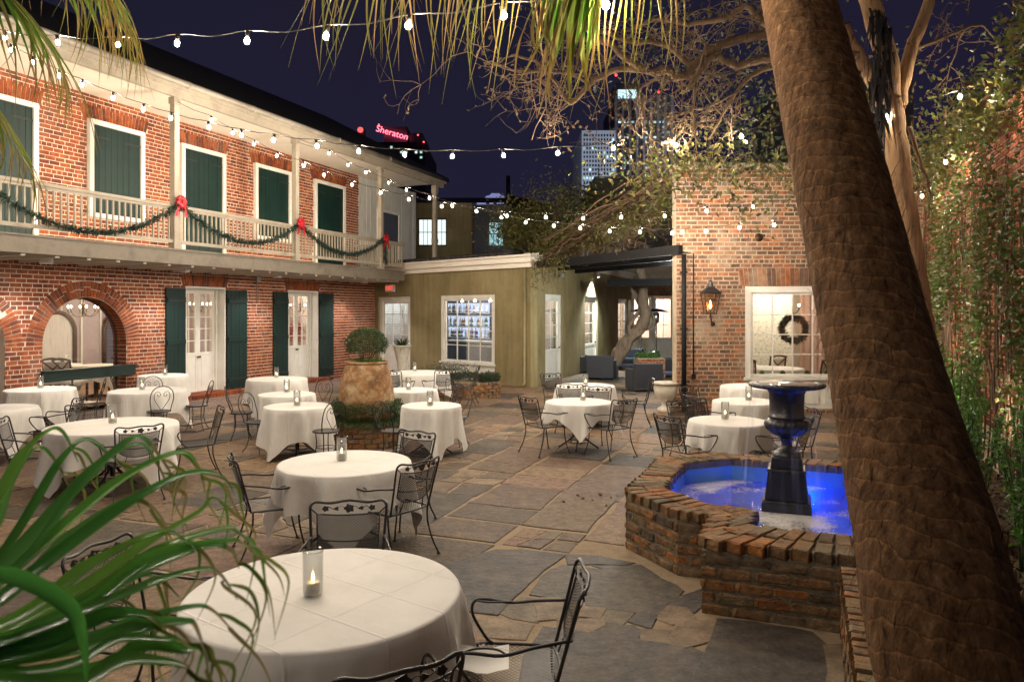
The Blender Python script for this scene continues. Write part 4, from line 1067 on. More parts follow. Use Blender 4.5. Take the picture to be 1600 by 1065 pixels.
# ------------------------------------------------------------------ iron chairs (local: front is +Y)
def smooth_path(pts, k=4, closed=False):
    """Catmull-Rom through the points"""
    pts = [Vector(p) for p in pts]; n = len(pts); out = []
    for i in range(n if closed else n - 1):
        p0 = pts[(i - 1) % n] if closed or i > 0 else pts[0]; p1 = pts[i]; p2 = pts[(i + 1) % n]
        p3 = pts[(i + 2) % n] if closed or i + 2 < n else pts[-1]
        for j in range(k):
            t = j / k
            out.append(0.5 * ((2 * p1) + (p2 - p0) * t + (2 * p0 - 5 * p1 + 4 * p2 - p3) * t * t + (3 * p1 - p0 - 3 * p2 + p3) * t ** 3))
    if not closed: out.append(pts[-1])
    return out
def lattice(mb, fn, nu, inside, segs=26, w=0.0050, cells=None):
    """expanded-metal mesh: two families of diagonal ribbons on surface fn(u,v); inside(u,v) trims them"""
    for fam in (1, -1):
        for i in range(-nu, nu + 1):
            prev = None
            for j in range(segs + 1):
                v = j / segs; u = (i + (v * nu if fam > 0 else (1 - v) * nu)) / nu
                ok = 0 <= u <= 1 and inside(u, v)
                if ok:
                    p = fn(u, v)
                    if prev is not None:
                        d = (p - prev)
                        nrm = d.cross(fn(min(u + 0.01, 1), v) - fn(max(u - 0.01, 0), v))
                        if nrm.length > 1e-9:
                            sd = d.cross(nrm).normalized() * (w / 2)
                            mb.add([prev - sd, prev + sd, p + sd, p - sd], [(0, 1, 2, 3)])
                    prev = p
                else: prev = None
def make_armchair():
    root = empty('iron_armchair'); r = 0.0085
    def back(u, z):          # u -1..1 across, z height
        k = (z - 0.42) / 0.46
        return Vector((u * (0.225 + 0.03 * k), -0.215 - 0.12 * k - 0.05 * (1 - u * u) * (0.4 + 0.6 * k), z))
    mb = MB()
    top = [back(-1, 0.42), back(-1.0, 0.62), back(-1.01, 0.82), back(-0.98, 0.865), back(-0.85, 0.883), back(-0.5, 0.868), back(0, 0.88), back(0.5, 0.868), back(0.85, 0.883), back(0.98, 0.865), back(1.01, 0.82), back(1.0, 0.62), back(1, 0.42)]
    mb.tube(smooth_path(top, 3), r + 0.001, 6); mb.build('back_frame', M['dark_metal'], root)
    zt = lambda u: 0.815 - 0.028 * (1 - u * u); zb = lambda u: 0.52 + 0.11 * abs(u) ** 3
    mb = MB()
    lp = [back(u, zt(u)) for u in [-0.84 + 1.68 * i / 12 for i in range(13)]] + [back(u, zb(u)) for u in [0.84 - 1.68 * i / 12 for i in range(13)]]
    mb.tube(lp, 0.006, 5, closed=True); mb.build('panel_rim', M['dark_metal'], root)
    for s in (-1, 1):
        mb = MB(); mb.tube([back(s * 0.84, zt(0.84)), back(s * 0.99, 0.845)], 0.005, 5); mb.build('panel_stay', M['dark_metal'], root); mb = MB(); mb.tube([back(s * 0.5, zb(0.5)), back(s * 0.6, 0.44)], 0.005, 5); mb.build('panel_strut', M['dark_metal'], root)
    mb = MB(); mb.tube([back(u, 0.655 - 0.035 * (1 - u * u)) + Vector((0, -0.01, 0)) for u in [-0.84 + 1.68 * i / 10 for i in range(11)]], 0.006, 5); mb.build('back_rail', M['dark_metal'], root)
    mb = MB()
    def bf(u, v):
        uu = -0.84 + 1.68 * u; return back(uu, zb(uu) + (zt(uu) - zb(uu)) * v)
    lattice(mb, bf, 17, lambda u, v: True); kind(mb.build('back_mesh', M['dark_metal'], root), 'stuff')
    # roses and leaves between the two top rails: each a cast flower
    def flower(c, s, petals, tilt):
        m_ = MB(); N = 14
        x = Vector((1, 0, 0)); z = Vector((0, 0.14, 0.99)).normalized(); y = x.cross(z)
        vs = []
        for d in (-0.004, 0.004):
            for k in range(N):
                a = 2 * pi * k / N + tilt; rr = s * (1 + 0.22 * cos(petals * a))
                vs.append(c + x * (rr * cos(a)) + z * (rr * sin(a) * 0.9) + y * d)
        fs = [tuple(range(N)), tuple(reversed(range(N, 2 * N)))] + [(k, (k + 1) % N, N + (k + 1) % N, N + k) for k in range(N)]
        m_.add(vs, fs); m_.sphere(c - y * 0.006, s * 0.45, 6, 4, sc=(1, 0.5, 1)); return m_
    for u, s, pet in ((-0.62, 0.019, 5), (-0.33, 0.013, 3), (0, 0.029, 5), (0.33, 0.013, 3), (0.62, 0.019, 5)):
        flower(back(u, 0.5 * (zt(u) + 0.872)), s * 1.12, pet, 0.3 + u).build('rose_ornament', M['dark_metal'], root)
    mb = MB(); mb.tube([back(-0.55 + 1.1 * i / 12, 0.835 + 0.012 * sin(i * 1.7)) for i in range(13)], 0.003, 4); mb.build('rose_stem', M['dark_metal'], root)
    # seat
    def seat(u, v):
        x = u * (0.235 + 0.025 * v); y = -0.215 + 0.47 * v
        return Vector((x, y, 0.425 - 0.018 * (1 - u * u) * sin(pi * min(v, 1)) - 0.03 * max(0, v - 0.85) / 0.15))
    mb = MB()
    rim = [seat(-1, 0.05), seat(-0.9, 0), seat(0, -0.06), seat(0.9, 0), seat(1, 0.05), seat(1, 0.5), seat(1, 0.9), seat(0.85, 1.0), seat(0, 1.05), seat(-0.85, 1.0), seat(-1, 0.9), seat(-1, 0.5)]
    mb.tube(smooth_path(rim, 3, True), r, 6, closed=True); mb.build('seat_rim', M['dark_metal'], root)
    mb = MB(); lattice(mb, lambda u, v: seat(-1 + 2 * u, v), 17, lambda u, v: True); kind(mb.build('seat_mesh', M['dark_metal'], root), 'stuff')
    for s in (-1, 1):
        mb = MB()
        arm = [back(s * 1.0, 0.665), Vector((s * 0.275, -0.12, 0.645)), Vector((s * 0.305, 0.02, 0.62)), Vector((s * 0.315, 0.15, 0.632)), Vector((s * 0.305, 0.215, 0.622)), Vector((s * 0.285, 0.222, 0.56)), Vector((s * 0.265, 0.15, 0.45)), Vector((s * 0.252, 0.11, 0.425))]
        mb.tube(smooth_path(arm, 4), r, 6)
        mb.tube(smooth_path([Vector((s * 0.303, 0.0, 0.622)), Vector((s * 0.275, 0.05, 0.634)), Vector((s * 0.27, 0.14, 0.634)), Vector((s * 0.30, 0.20, 0.628))], 4), 0.0055, 5)
        mb.build('arm', M['dark_metal'], root)
        for fy, ty in ((0.19, 0.265), (-0.20, -0.31)):
            mb = MB(); leg = [Vector((s * 0.24, fy, 0.425)), Vector((s * 0.235, fy * 1.02, 0.30)), Vector((s * 0.245, fy + (ty - fy) * 0.45, 0.14)), Vector((s * 0.27, ty, 0.008))]
            mb.tube(smooth_path(leg, 4), r, 6); mb.tube([Vector((s * 0.27, ty, 0.0)), Vector((s * 0.27, ty, 0.01))], 0.02, 8)
            mb.build('leg', M['dark_metal'], root)
    return root
def make_bistro():
    root = empty('bistro_chair'); r = 0.008
    mb = MB(); mb.lathe([(0.0, 0.452), (0.15, 0.455), (0.185, 0.460), (0.195, 0.452), (0.19, 0.438), (0.0, 0.440)], n=22); mb.build('seat', M['dark_metal'], root)
    yb = lambda z: -0.165 - 0.10 * (z - 0.45) / 0.45
    mb = MB(); hoop = [(-0.15, 0.45), (-0.165, 0.55), (-0.185, 0.68), (-0.165, 0.80), (-0.10, 0.875), (0, 0.90), (0.10, 0.875), (0.165, 0.80), (0.185, 0.68), (0.165, 0.55), (0.15, 0.45)]
    mb.tube(smooth_path([Vector((x, yb(z) + 0.03 * (abs(x) / 0.18) * (z < 0.6), z)) for x, z in hoop], 3), r, 6); mb.build('back_hoop', M['dark_metal'], root)
    for s in (-1, 1):
        mb = MB(); hs = [(0, 0.48), (0.05, 0.56), (0.11, 0.66), (0.125, 0.74), (0.095, 0.80), (0.045, 0.795), (0.025, 0.75), (0.05, 0.725), (0.075, 0.745), (0.06, 0.765)]
        mb.tube(smooth_path([Vector((s * x, yb(z), z)) for x, z in hs], 3), 0.005, 5); mb.build('heart_scroll', M['dark_metal'], root)
    mb = MB(); mb.tube([Vector((0.135 * cos(a), 0.135 * sin(a), 0.22)) for a in [2 * pi * k / 16 for k in range(16)]], 0.005, 5, closed=True); mb.build('leg_ring', M['dark_metal'], root)
    for a in (45, 135, 225, 315):
        c, s = cos(radians(a)), sin(radians(a)); mb = MB()
        mb.tube(smooth_path([Vector((0.15 * c, 0.15 * s, 0.44)), Vector((0.135 * c, 0.135 * s, 0.25)), Vector((0.17 * c, 0.17 * s, 0.10)), Vector((0.235 * c, 0.235 * s, 0.0))], 4), r, 6)
        mb.build('leg', M['dark_metal'], root)
    return root
PA, PB = make_armchair(), make_bistro()
def chair(proto, x, y, face, label, group):
    c = copy_tree(proto); c.location = (x, y, 0.016); c.rotation_euler = (0, 0, face - pi / 2)
    tag(c, label, 'chair', group); return c
rc = random.Random(5)
GA, GB = 'black mesh armchairs round the tables', 'black bistro chairs with heart backs'

# ------------------------------------------------------------------ tables, cloths, candles
def drape(mb, c, R, zt, half, phi, seed, floor_gap=0.03, n=120):
    r = random.Random(seed); ph = [r.uniform(0, 6.28) for _ in range(6)]; nf = r.choice([8, 9, 10]); amp = r.uniform(0.85, 1.25)
    rings = []
    for f in (0.0, 0.35, 0.7, 0.9, 0.97): rings.append([(R * f, zt)] * n)
    rings.append([(R * 0.995, zt - 0.003)] * n); rings.append([(R + 0.004, zt - 0.012)] * n)
    K = 9
    for k in range(1, K + 1):
        t = k / K; row = []
        for i in range(n):
            a = 2 * pi * i / n; b = a - phi
            L = half / max(abs(cos(b)), abs(sin(b))) - R
            L = min(max(L, 0.10), zt - floor_gap)
            cor = max(0.0, abs(sin(2 * b))) ** 3            # near the four corners
            w = 0.55 * sin(nf * a + ph[0] + 0.7 * sin(2 * a + ph[1])) + 0.35 * sin((nf + 4) * a + ph[2]) + 0.25 * sin(3 * a + ph[3])
            w = w * 0.6 + 0.4 * abs(w)
            A = amp * (0.010 + 0.105 * t * min(1, L / 0.5))
            rad = R + 0.008 + A * w + 0.035 * t * cor * (1 if L < zt - 0.1 else 1.6) - 0.02 * t * (1 - cor)
            row.append((rad + 0.004 * sin(31 * a + ph[5] + 9 * t), zt - 0.012 - L * t + (0.012 * sin(5 * a + ph[4]) + 0.010 * sin(13 * a + ph[2])) * t))
        rings.append(row)
    vs = []
    for row in rings:
        for i in range(n):
            a = 2 * pi * i / n; vs.append((c[0] + row[i][0] * cos(a), c[1] + row[i][0] * sin(a), row[i][1]))
    fs = []
    for k in range(len(rings) - 1):
        for i in range(n):
            j = (i + 1) % n
            if k == 0: fs.append((i, n + i, n + j))
            else: fs.append((k * n + i, (k + 1) * n + i, (k + 1) * n + j, k * n + j))
    mb.add(vs, fs, 0, True)
M['glass_cup'] = pane('candle_glass_cup', (0.97, 0.98, 0.97), 0.14)
def make_candle():
    root = empty('candle_glass'); 
    mb = MB(); mb.lathe([(0.0, 0.004), (0.046, 0.004), (0.05, 0.012), (0.051, 0.22), (0.0535, 0.226), (0.050, 0.228), (0.047, 0.222), (0.0465, 0.018), (0.0, 0.014)], n=20); mb.build('glass', M['glass_cup'], root)
    mb = MB(); mb.lathe([(0.0, 0.016), (0.036, 0.016), (0.038, 0.06), (0.030, 0.068), (0.0, 0.066)], n=14); mb.build('wax', M['wax'], root)
    mb = MB(); mb.lathe([(0.0, 0.070), (0.006, 0.078), (0.0075, 0.088), (0.004, 0.104), (0.0, 0.116)], n=8); mb.build('flame', M['flame'], root)
    return root
PC = make_candle()
TABLES = {}
def table(key, px, yfar, W, where, half, candle, phi=0.6, Yc=None, R=None, seed=1, foot=True, grp_cand=True):
    zt = 0.755
    if Yc is None: Yc = F * (H - 0.75) / (yfar - HY) / (1 + W / (2 * F))
    if R is None: R = W * Yc / (2 * F)
    X = (px - CX) / F * Yc; TABLES[key] = (X, Yc, R)
    t = thing('round_table', 'round iron pedestal table, ' + where, 'table', (X, Yc, 0.016), 'round iron tables')
    b = Vector((X, Yc, 0.016))
    mb = MB(); mb.lathe([(0.0, 0.715), (R - 0.02, 0.715), (R - 0.012, 0.722), (R - 0.012, 0.732), (R - 0.02, 0.734), (0.0, 0.734)], b, 40); mb.build('table_top', M['dark_metal'], t)
    mb = MB(); mb.lathe([(0.0, 0.10), (0.03, 0.10), (0.032, 0.3), (0.07, 0.42), (0.06, 0.5), (0.04, 0.55), (0.05, 0.70), (0.12, 0.714), (0.0, 0.714)], b, 12); mb.build('pedestal', M['dark_metal'], t)
    for k in range(4):
        a = k * pi / 2 + 0.5 + seed; c, s = cos(a), sin(a); mb = MB()
        mb.tube(smooth_path([b + Vector((0.02 * c, 0.02 * s, 0.40)), b + Vector((0.06 * c, 0.06 * s, 0.22)), b + Vector((0.17 * c, 0.17 * s, 0.11)), b + Vector((0.32 * c, 0.32 * s, 0.008))], 4), 0.014, 6); mb.build('foot', M['dark_metal'], t)
    mb = MB(); mb.tube([b + Vector((0.17 * cos(a), 0.17 * sin(a), 0.105)) for a in [2 * pi * k / 18 for k in range(18)]], 0.008, 5, closed=True); mb.build('foot_ring', M['dark_metal'], t)
    mb = MB(); drape(mb, (X, Yc), R, zt + 0.002, R + half, phi, seed)
    o = mb.solo('tablecloth', M['cloth'], (X, Yc, 0.70)); tag(o, 'white linen cloth draped over the ' + where, 'tablecloth', 'white tablecloths')
    if candle:
        p = gp(candle[0], candle[1], zt)
        d = Vector((p.x - X, p.y - Yc))
        if d.length > R * 0.7: p = Vector((X, Yc, zt)) + Vector((d.x, d.y, 0)).normalized() * R * 0.2
        c = copy_tree(PC); c.location = (p.x, p.y, zt + 0.003)
        tag(c, 'candle glass on the ' + where, 'candle', 'candles in glasses')
T = [
 ('T1', 508, 856.7, 420, 'large round table nearest to the palm leaf', 0.42, (489, 930), 0.5),
 ('T2', 539, 703.4, 204, 'round table between the nearest table and jar planter', 0.34, (534, 719), 1.0),
 ('T3', 904, 621.4, 103, 'bare-footed table in the open middle of the paving', 0.24, (911, 625.5), 0.75),
 ('T4', 915, 598.0, 90, 'table just in front of the dark lounge chairs', 0.40, (915, 602), 0.2),
 ('T5', 464.5, 628.0, 101, 'front table on the shutter side of jar planter', 0.46, (464, 634), 0.3),
 ('T6', 448, 611.0, 86, 'middle table on the shutter side of jar planter', 0.40, (448, 613), 0.9),
 ('T7', 433, 587.6, 91, 'table standing before the second pair of green shutters', 0.45, (432, 590), 0.4),
 ('T8', 674, 627.6, 92, 'front table on the patio side of jar planter', 0.46, (672, 634), 1.1),
 ('T9', 642, 605.0, 82, 'rear table on the patio side of jar planter', 0.40, (638, 609), 0.7),
 ('T10', 655, 578.0, 94, 'table set against the long hedge planter', 0.34, (648, 580), 0.6),
 ('T11', 176, 651.0, 188, 'wide table seen just above the palm leaf', 0.32, (176, 661), 0.35),
 ('T12', 231, 604.0, 111, 'table before the first pair of green shutters', 0.34, (222, 609), 1.0),
 ('T14', 255, 583.0, 72, 'small table by the wall between arch and shutters', 0.40, (258, 586), 0.5),
 ('T16', 1138, 649.0, 120, 'table right behind the fountain rim', 0.30, (1133, 655), 0.4),
 ('T17', 1165, 621.0, 100, 'middle table between fountain and wreath window', 0.30, (1170, 626), 0.9),
 ('T18', 1175, 598.7, 95, 'table closest to the wreath window', 0.42, None, 0.3),
]
for i, (k, px, yf, W_, wh, half, cd, phi) in enumerate(T): table(k, px, yf, W_, wh, half, cd, phi, seed=i + 2)
table('T13', 63, 0, 0, 'table beside the brick arch and green board', 0.46, (66, 601), 0.5, Yc=13.6, R=0.57, seed=40)
table('T15', -8, 0, 0, "table cut off by the picture's edge", 0.34, None, 0.2, Yc=10.9, R=0.55, seed=41)

def at(tk, ang, dist, proto, label, twist=0.0):
    X, Y, R = TABLES[tk]; a = radians(ang)
    x, y = X + dist * cos(a), Y + dist * sin(a)
    chair(proto, x, y, a + pi + twist, label, GA if proto is PA else GB)
at('T1', -9, 0.97, PA, 'mesh armchair with a napkin, drawn up beside the nearest table, facing it', 0.1)
at('T1', -63, 0.88, PA, 'mesh armchair nearest of all, only its rose-topped back showing')
at('T1', 168, 1.02, PA, 'mesh armchair half hidden behind the palm leaf at the nearest table')
at('T1', 97, 0.90, PA, 'mesh armchair behind the nearest table with its back towards the second table')
at('T2', 206, 0.66, PA, 'mesh armchair on the shutter side of the second nearest table')
at('T2', -38, 0.66, PA, 'mesh armchair at the second nearest table, arm reaching over the cloth')
at('T2', 58, 0.74, PA, 'mesh armchair between the second nearest table and the jar planter')
at('T3', 214, 0.66, PA, 'mesh armchair on the jar planter side of the bare-footed middle table')
at('T3', -55, 0.72, PA, 'mesh armchair on the fountain side of the bare-footed middle table')
at('T3', 66, 0.66, PA, 'mesh armchair half hidden behind the bare-footed middle table')
at('T4', 250, 0.85, PA, 'mesh armchair between the bare-footed table and the table by the lounge')
at('T4', -8, 0.92, PA, 'mesh armchair seen sideways, standing alone before the dark lounge chair')
at('T4', 122, 0.85, PA, 'mesh armchair beyond the table by the lounge chairs, beside the stucco corner')
at('T10', 252, 1.1, PA, 'mesh armchair before the hedge, next to the terracotta jar')
at('T10', -58, 1.02, PA, 'mesh armchair before the hedge, third place from the jar')
at('T10', -4, 1.05, PA, 'mesh armchair closest to the rounded brick end of hedge planter')
at('T11', -49, 0.92, PA, 'mesh armchair with its back to us at the wide table above palm leaf')
at('T11', 30, 0.95, PA, 'mesh armchair on the jar planter side of the wide table')
at('T11', 133, 0.98, PA, 'mesh armchair beyond the wide table, towards the brick arch')
at('T11', 200, 0.85, PA, 'mesh armchair among palm tips at the far left of the wide table')
at('T15', 12, 0.80, PA, "mesh armchair beside the table at the picture's edge")
at('T16', 208, 0.70, PA, 'mesh armchair by the fountain rim on its paving side')
at('T16', -36, 0.68, PA, 'mesh armchair directly behind the fountain urn stem')
at('T16', 6, 0.82, PA, 'mesh armchair behind the fountain, between urn and leaning palm')
at('T16', 112, 0.72, PA, 'mesh armchair between the first and second tables behind the fountain')
at('T17', 208, 0.74, PA, 'mesh armchair at the middle table behind fountain, near the downpipe')
at('T17', 128, 0.80, PA, 'mesh armchair against the brick wing below the lantern')
at('T5', -44, 0.80, PB, 'bistro chair with round seat in front of jar planter, shutter side')
at('T5', 158, 0.74, PB, 'bistro chair on the arch side of the front table by jar planter')
at('T6', 198, 0.74, PB, 'bistro chair tucked behind another, beside the middle table')
at('T6', 72, 0.95, PB, 'bistro chair between the second shutters and the terracotta jar')
at('T8', 232, 0.78, PB, 'bistro chair in front of jar planter, patio side')
at('T8', 66, 0.78, PB, 'bistro chair behind the front table on the patio side')
at('T9', -30, 0.80, PB, 'bistro chair beside the rear table on the patio side')
at('T12', -52, 0.85, PB, 'bistro chair showing a full heart before the first green shutters')
at('T12', 112, 0.82, PB, 'bistro chair behind the table before first green shutters, top only')
at('T12', 8, 0.85, PB, 'bistro chair seen edge-on beside the table before first green shutters')
at('T13', 22, 0.80, PB, 'bistro chair in front of the green arch board')
at('T13', 212, 0.80, PB, "bistro chair by the second brick arch at the picture's edge")
at('T14', 205, 0.80, PB, 'bistro chair at the end of the green arch board')
remove_tree(PA); remove_tree(PB); remove_tree(PC)
# napkin on the chair beside the nearest table
X, Y, R = TABLES['T1']; c = Vector((X + 0.97 * cos(radians(-9)) - 0.16, Y + 0.97 * sin(radians(-9)) - 0.02, 0.46)); mb = MB(); nn = 7; vs_ = []
for i in range(nn):
    for j in range(nn):
        vs_.append(c + Vector(((i / 6 - 0.5) * 0.30, (j / 6 - 0.5) * 0.26, 0.012 * sin(i * 1.3) + 0.01 * cos(j * 1.1) + 0.02)))
mb.add(vs_, [(i * nn + j, (i + 1) * nn + j, (i + 1) * nn + j + 1, i * nn + j + 1) for i in range(nn - 1) for j in range(nn - 1)], 0, True)
tag(mb.solo('napkin', M['cloth'], tuple(c)), 'white napkin lying on the mesh chair beside the nearest table', 'napkin')

# ------------------------------------------------------------------ lounge chairs of the patio
def lounge(px, py, w, d, face, label, depth_z=0.74):
    p = gp(px, py); b = Vector((p.x, p.y, 0.016)); o = thing('lounge_chair', label, 'armchair', tuple(b), 'dark woven lounge chairs')
    f = Vector((cos(face), sin(face), 0)); s = Vector((f.y, -f.x, 0)); ax = (s, f, Vector((0, 0, 1)))
    def bx(name, cx, cy, cz, sx, sy, sz, m):
        mb = MB(); mb.box(b + s * cx + f * cy + Vector((0, 0, cz)), (sx, sy, sz), ax); ob = mb.build(name, M[m], o)
        bv = ob.modifiers.new('bevel', 'BEVEL'); bv.width = 0.025; bv.segments = 2; return ob
    bx('base', 0, 0.02, 0.17, w - 0.27, d - 0.17, 0.26, 'wicker')
    bx('backrest', 0, -d / 2 + 0.065, 0.40, w, 0.13, 0.72, 'wicker')
    for k in (-1, 1): bx('arm', k * (w / 2 - 0.065), 0.068, 0.31, 0.125, d - 0.14, 0.56, 'wicker')
    bx('seat_cushion', 0, 0.06, 0.375, w - 0.28, d - 0.16, 0.13, 'cushion')
    bx('back_cushion', 0, -d / 2 + 0.20, 0.58, w - 0.28, 0.13, 0.34, 'cushion')
    for a in (-1, 1):
        for c in (-1, 1): bx('foot', a * (w / 2 - 0.07), c * (d / 2 - 0.08), 0.016, 0.07, 0.07, 0.03, 'black_paint')
lounge(940, 592, 0.86, 0.8, radians(75), 'dark woven lounge chair with its back to the paving, beside the side door')
lounge(908, 582, 0.82, 0.8, radians(20), 'dark woven lounge chair against the stucco wall')
lounge(1006, 610, 0.82, 0.8, radians(100), 'dark woven lounge chair closest to the mesh chairs, back towards us')
lounge(986, 578, 1.1, 0.8, radians(-100), 'dark woven lounge chair facing us with a blue-grey back cushion')
lounge(1046, 588, 0.8, 0.8, radians(185), 'dark woven lounge chair half hidden by the brick wing corner')
def low_table(px, py, label):
    p = gp(px, py); b = Vector((p.x, p.y, 0.016)); o = thing('low_table', label, 'table', tuple(b), 'low dark patio tables')
    mb = MB(); mb.box(b + Vector((0, 0, 0.40)), (0.62, 0.62, 0.05)); mb.build('table_top', M['cushion'], o)
    for x in (-1, 1):
        for y in (-1, 1):
            mb = MB(); mb.box(b + Vector((x * 0.26, y * 0.26, 0.187)), (0.07, 0.07, 0.374)); mb.build('leg', M['wicker'], o)
low_table(975, 590, 'low dark table between the two lounge chairs by the twisted vine')
low_table(1046, 605, 'low dark table at the corner of the brick wing')
# patio heaters
for px, Y_, lb in ((1001, 27.5, 'steel patio heater standing behind the twisted vine'), (1025, 26.0, 'steel patio heater with a wide reflector in front of the glazed wall')):
    X_ = (px - CX) / F * Y_; b = Vector((X_, Y_, 0.0)); o = thing('patio_heater', lb, 'heater', tuple(b))
    mb = MB(); mb.lathe([(0.0, 0.01), (0.22, 0.01), (0.23, 0.06), (0.20, 0.5), (0.12, 0.78), (0.0, 0.80)], b, 18); mb.build('gas_housing', M['steel'], o)
    mb = MB(); mb.tube([b + Vector((0, 0, 0.8)), b + Vector((0, 0, 1.75))], 0.035, 8); mb.build('pole', M['steel'], o)
    mb = MB(); mb.lathe([(0.06, 1.75), (0.11, 1.78), (0.12, 2.10), (0.07, 2.14), (0.0, 2.14)], b, 14); mb.build('burner', M['steel'], o)
    mb = MB(); mb.lathe([(0.0, 2.28), (0.12, 2.27), (0.45, 2.17), (0.46, 2.16), (0.12, 2.24), (0.0, 2.25)], b, 22); mb.build('reflector', M['steel'], o)
# low brick planter of the patio with a green plant, pale urn by the brick corner
# ------------------------------------------------------------------ foliage helpers
rl = random.Random(21)
def rdir(r=rl):
    while True:
        v = Vector((r.uniform(-1, 1), r.uniform(-1, 1), r.uniform(-1, 1)))
        if 0.05 < v.length < 1: return v.normalized()
def add_leaf(mb, p, s, d=None, asp=0.5, r=rl, fold=0.2):
    d = d or rdir(r); n = rdir(r); x = d.cross(n)
    if x.length < 1e-3: x = d.orthogonal()
    x.normalize(); n = x.cross(d)
    mb.add([p, p + d * s * 0.5 + x * s * asp * 0.5 + n * s * fold * 0.5, p + d * s, p + d * s * 0.5 - x * s * asp * 0.5 + n * s * fold * 0.5], [(0, 1, 2), (0, 2, 3)])
def add_blade(mb, p, d, L, w, droop, segs=3, r=rl):
    d = d.normalized(); x = d.cross(Vector((0, 0, 1)))
    if x.length < 1e-3: x = Vector((1, 0, 0))
    x.normalize(); vs = []; q = Vector(p); dd = Vector(d)
    for i in range(segs + 1):
        k = i / segs; ww = w * (1 - k ** 1.5) * 0.5 + 0.0004
        vs += [q - x * ww, q + x * ww]
        dd = (dd + Vector((0, 0, -droop / segs))).normalized(); q = q + dd * (L / segs)
    mb.add(vs, [(2 * i, 2 * i + 1, 2 * i + 3, 2 * i + 2) for i in range(segs)])

# ------------------------------------------------------------------ jar planter
JP = Vector((-2.42, 12.25, 0.0))
jp = thing('round_planter', 'round brick planter ringed with grass under the terracotta jar', 'planter', tuple(JP))
mb = MB(); mb.lathe([(0.0, 0.0), (0.60, 0.0), (0.60, 0.40), (0.0, 0.40)], JP, 36); mb.build('planter_core', M['mortar_old'], jp)
ub = [unit_brick('brick', M['brick_mossy'], 0.03, 0.07, k) for k in range(4)]
for row in range(5):
    nb = 20 if row < 4 else 36
    for k in range(nb):
        a = 2 * pi * (k + (row % 2) * 0.5) / nb
        if sin(a) > 0.5: continue
        o = mesh_obj('brick', ub[(k + row) % 4], jp)
        rr = 0.585 if row < 4 else 0.56
        o.location = (rr * cos(a), rr * sin(a), 0.045 + row * 0.082); o.rotation_euler = (0, 0, a + pi / 2)
        o.scale = (2 * pi * 0.61 / nb - 0.014, 0.09 if row < 4 else 0.16, 0.07)
mb = MB()
for i in range(6500):
    a = rl.uniform(0, 2 * pi); r_ = sqrt(rl.uniform(0.22, 1)) * 0.60
    d = Vector((cos(a) * 0.8 + rl.uniform(-.5, .5), sin(a) * 0.8 + rl.uniform(-.5, .5), rl.uniform(0.5, 1.4)))
    add_blade(mb, JP + Vector((r_ * cos(a), r_ * sin(a), 0.40)), d, rl.uniform(0.13, 0.24), 0.008, rl.uniform(0.8, 2.0))
kind(mb.build('grass_ring', M['leaf_grass'], jp), 'stuff')
mb = MB()
for i in range(6500):
    a = rl.uniform(0, 2 * pi); q = rl.uniform(0, 2 * pi); m_ = sqrt(rl.random())
    r_ = 0.50 + 0.10 * m_ * cos(q); z = 0.62 + 0.10 * m_ * sin(q) + 0.02 * sin(a * 7)
    add_leaf(mb, JP + Vector((r_ * cos(a), r_ * sin(a), z)), rl.uniform(0.02, 0.038))
kind(mb.build('low_hedge', M['leaf_box'], jp), 'stuff')
ja = thing('terracotta_jar', 'large weathered terracotta jar standing upside down in round planter', 'jar', (JP.x, JP.y, 0.40))
mb = MB(); jm = lambda a, z: 1 + 0.008 * sin(3 * a + z * 9)
mb.lathe([(0.0, 0.405), (0.45, 0.405), (0.452, 0.60), (0.452, 0.75), (0.44, 0.88), (0.405, 1.10), (0.37, 1.24), (0.335, 1.32)], JP, 44, mod=jm, caps=False); mb.build('body', M['terracotta'], ja)
mb = MB(); mb.lathe([(0.334, 1.318), (0.352, 1.325), (0.355, 1.352), (0.345, 1.362), (0.31, 1.358), (0.30, 1.30), (0.0, 1.30)], JP, 44); mb.build('rim', M['terracotta'], ja)
bt = thing('boxwood_ball', 'clipped round boxwood topiary growing on top of the terracotta jar', 'shrub', (JP.x, JP.y, 1.30))
mb = MB()
for k in range(14):
    a = rl.uniform(0, 2 * pi); e = rl.uniform(0.1, 0.27)
    mb.tube(smooth_path([JP + Vector((0.03 * cos(a), 0.03 * sin(a), 1.30)), JP + Vector((e * 0.5 * cos(a), e * 0.5 * sin(a), 1.45)), JP + Vector((e * cos(a + .3), e * sin(a + .3), 1.70))], 3), [0.011] * 3 + [0.008] * 3 + [0.004], 5)
mb.build('stems', M['vine_bark'], bt)
mb = MB()
for i in range(11000):
    d = rdir()
    if d.z < -0.55: continue
    rr = 0.35 * (rl.uniform(0.72, 1.0) if rl.random() < 0.85 else rl.uniform(0.3, 0.8)) * (1 + 0.05 * sin(d.x * 9) * sin(d.y * 8 + d.z * 7))
    add_leaf(mb, JP + Vector((d.x * rr, d.y * rr, 1.64 + d.z * rr * 0.80)), rl.uniform(0.016, 0.03), (d + rdir() * 0.9).normalized())
kind(mb.build('crown', M['leaf_box'], bt), 'stuff')
mb = MB()
for i in range(500):
    a = rl.uniform(0, 2 * pi); rr = rl.uniform(0.1, 0.31)
    add_leaf(mb, JP + Vector((rr * cos(a), rr * sin(a), 1.33 + rl.uniform(0, 0.07))), rl.uniform(0.02, 0.05))
kind(mb.build('jar_planting', M['leaf_bright'], bt), 'stuff')

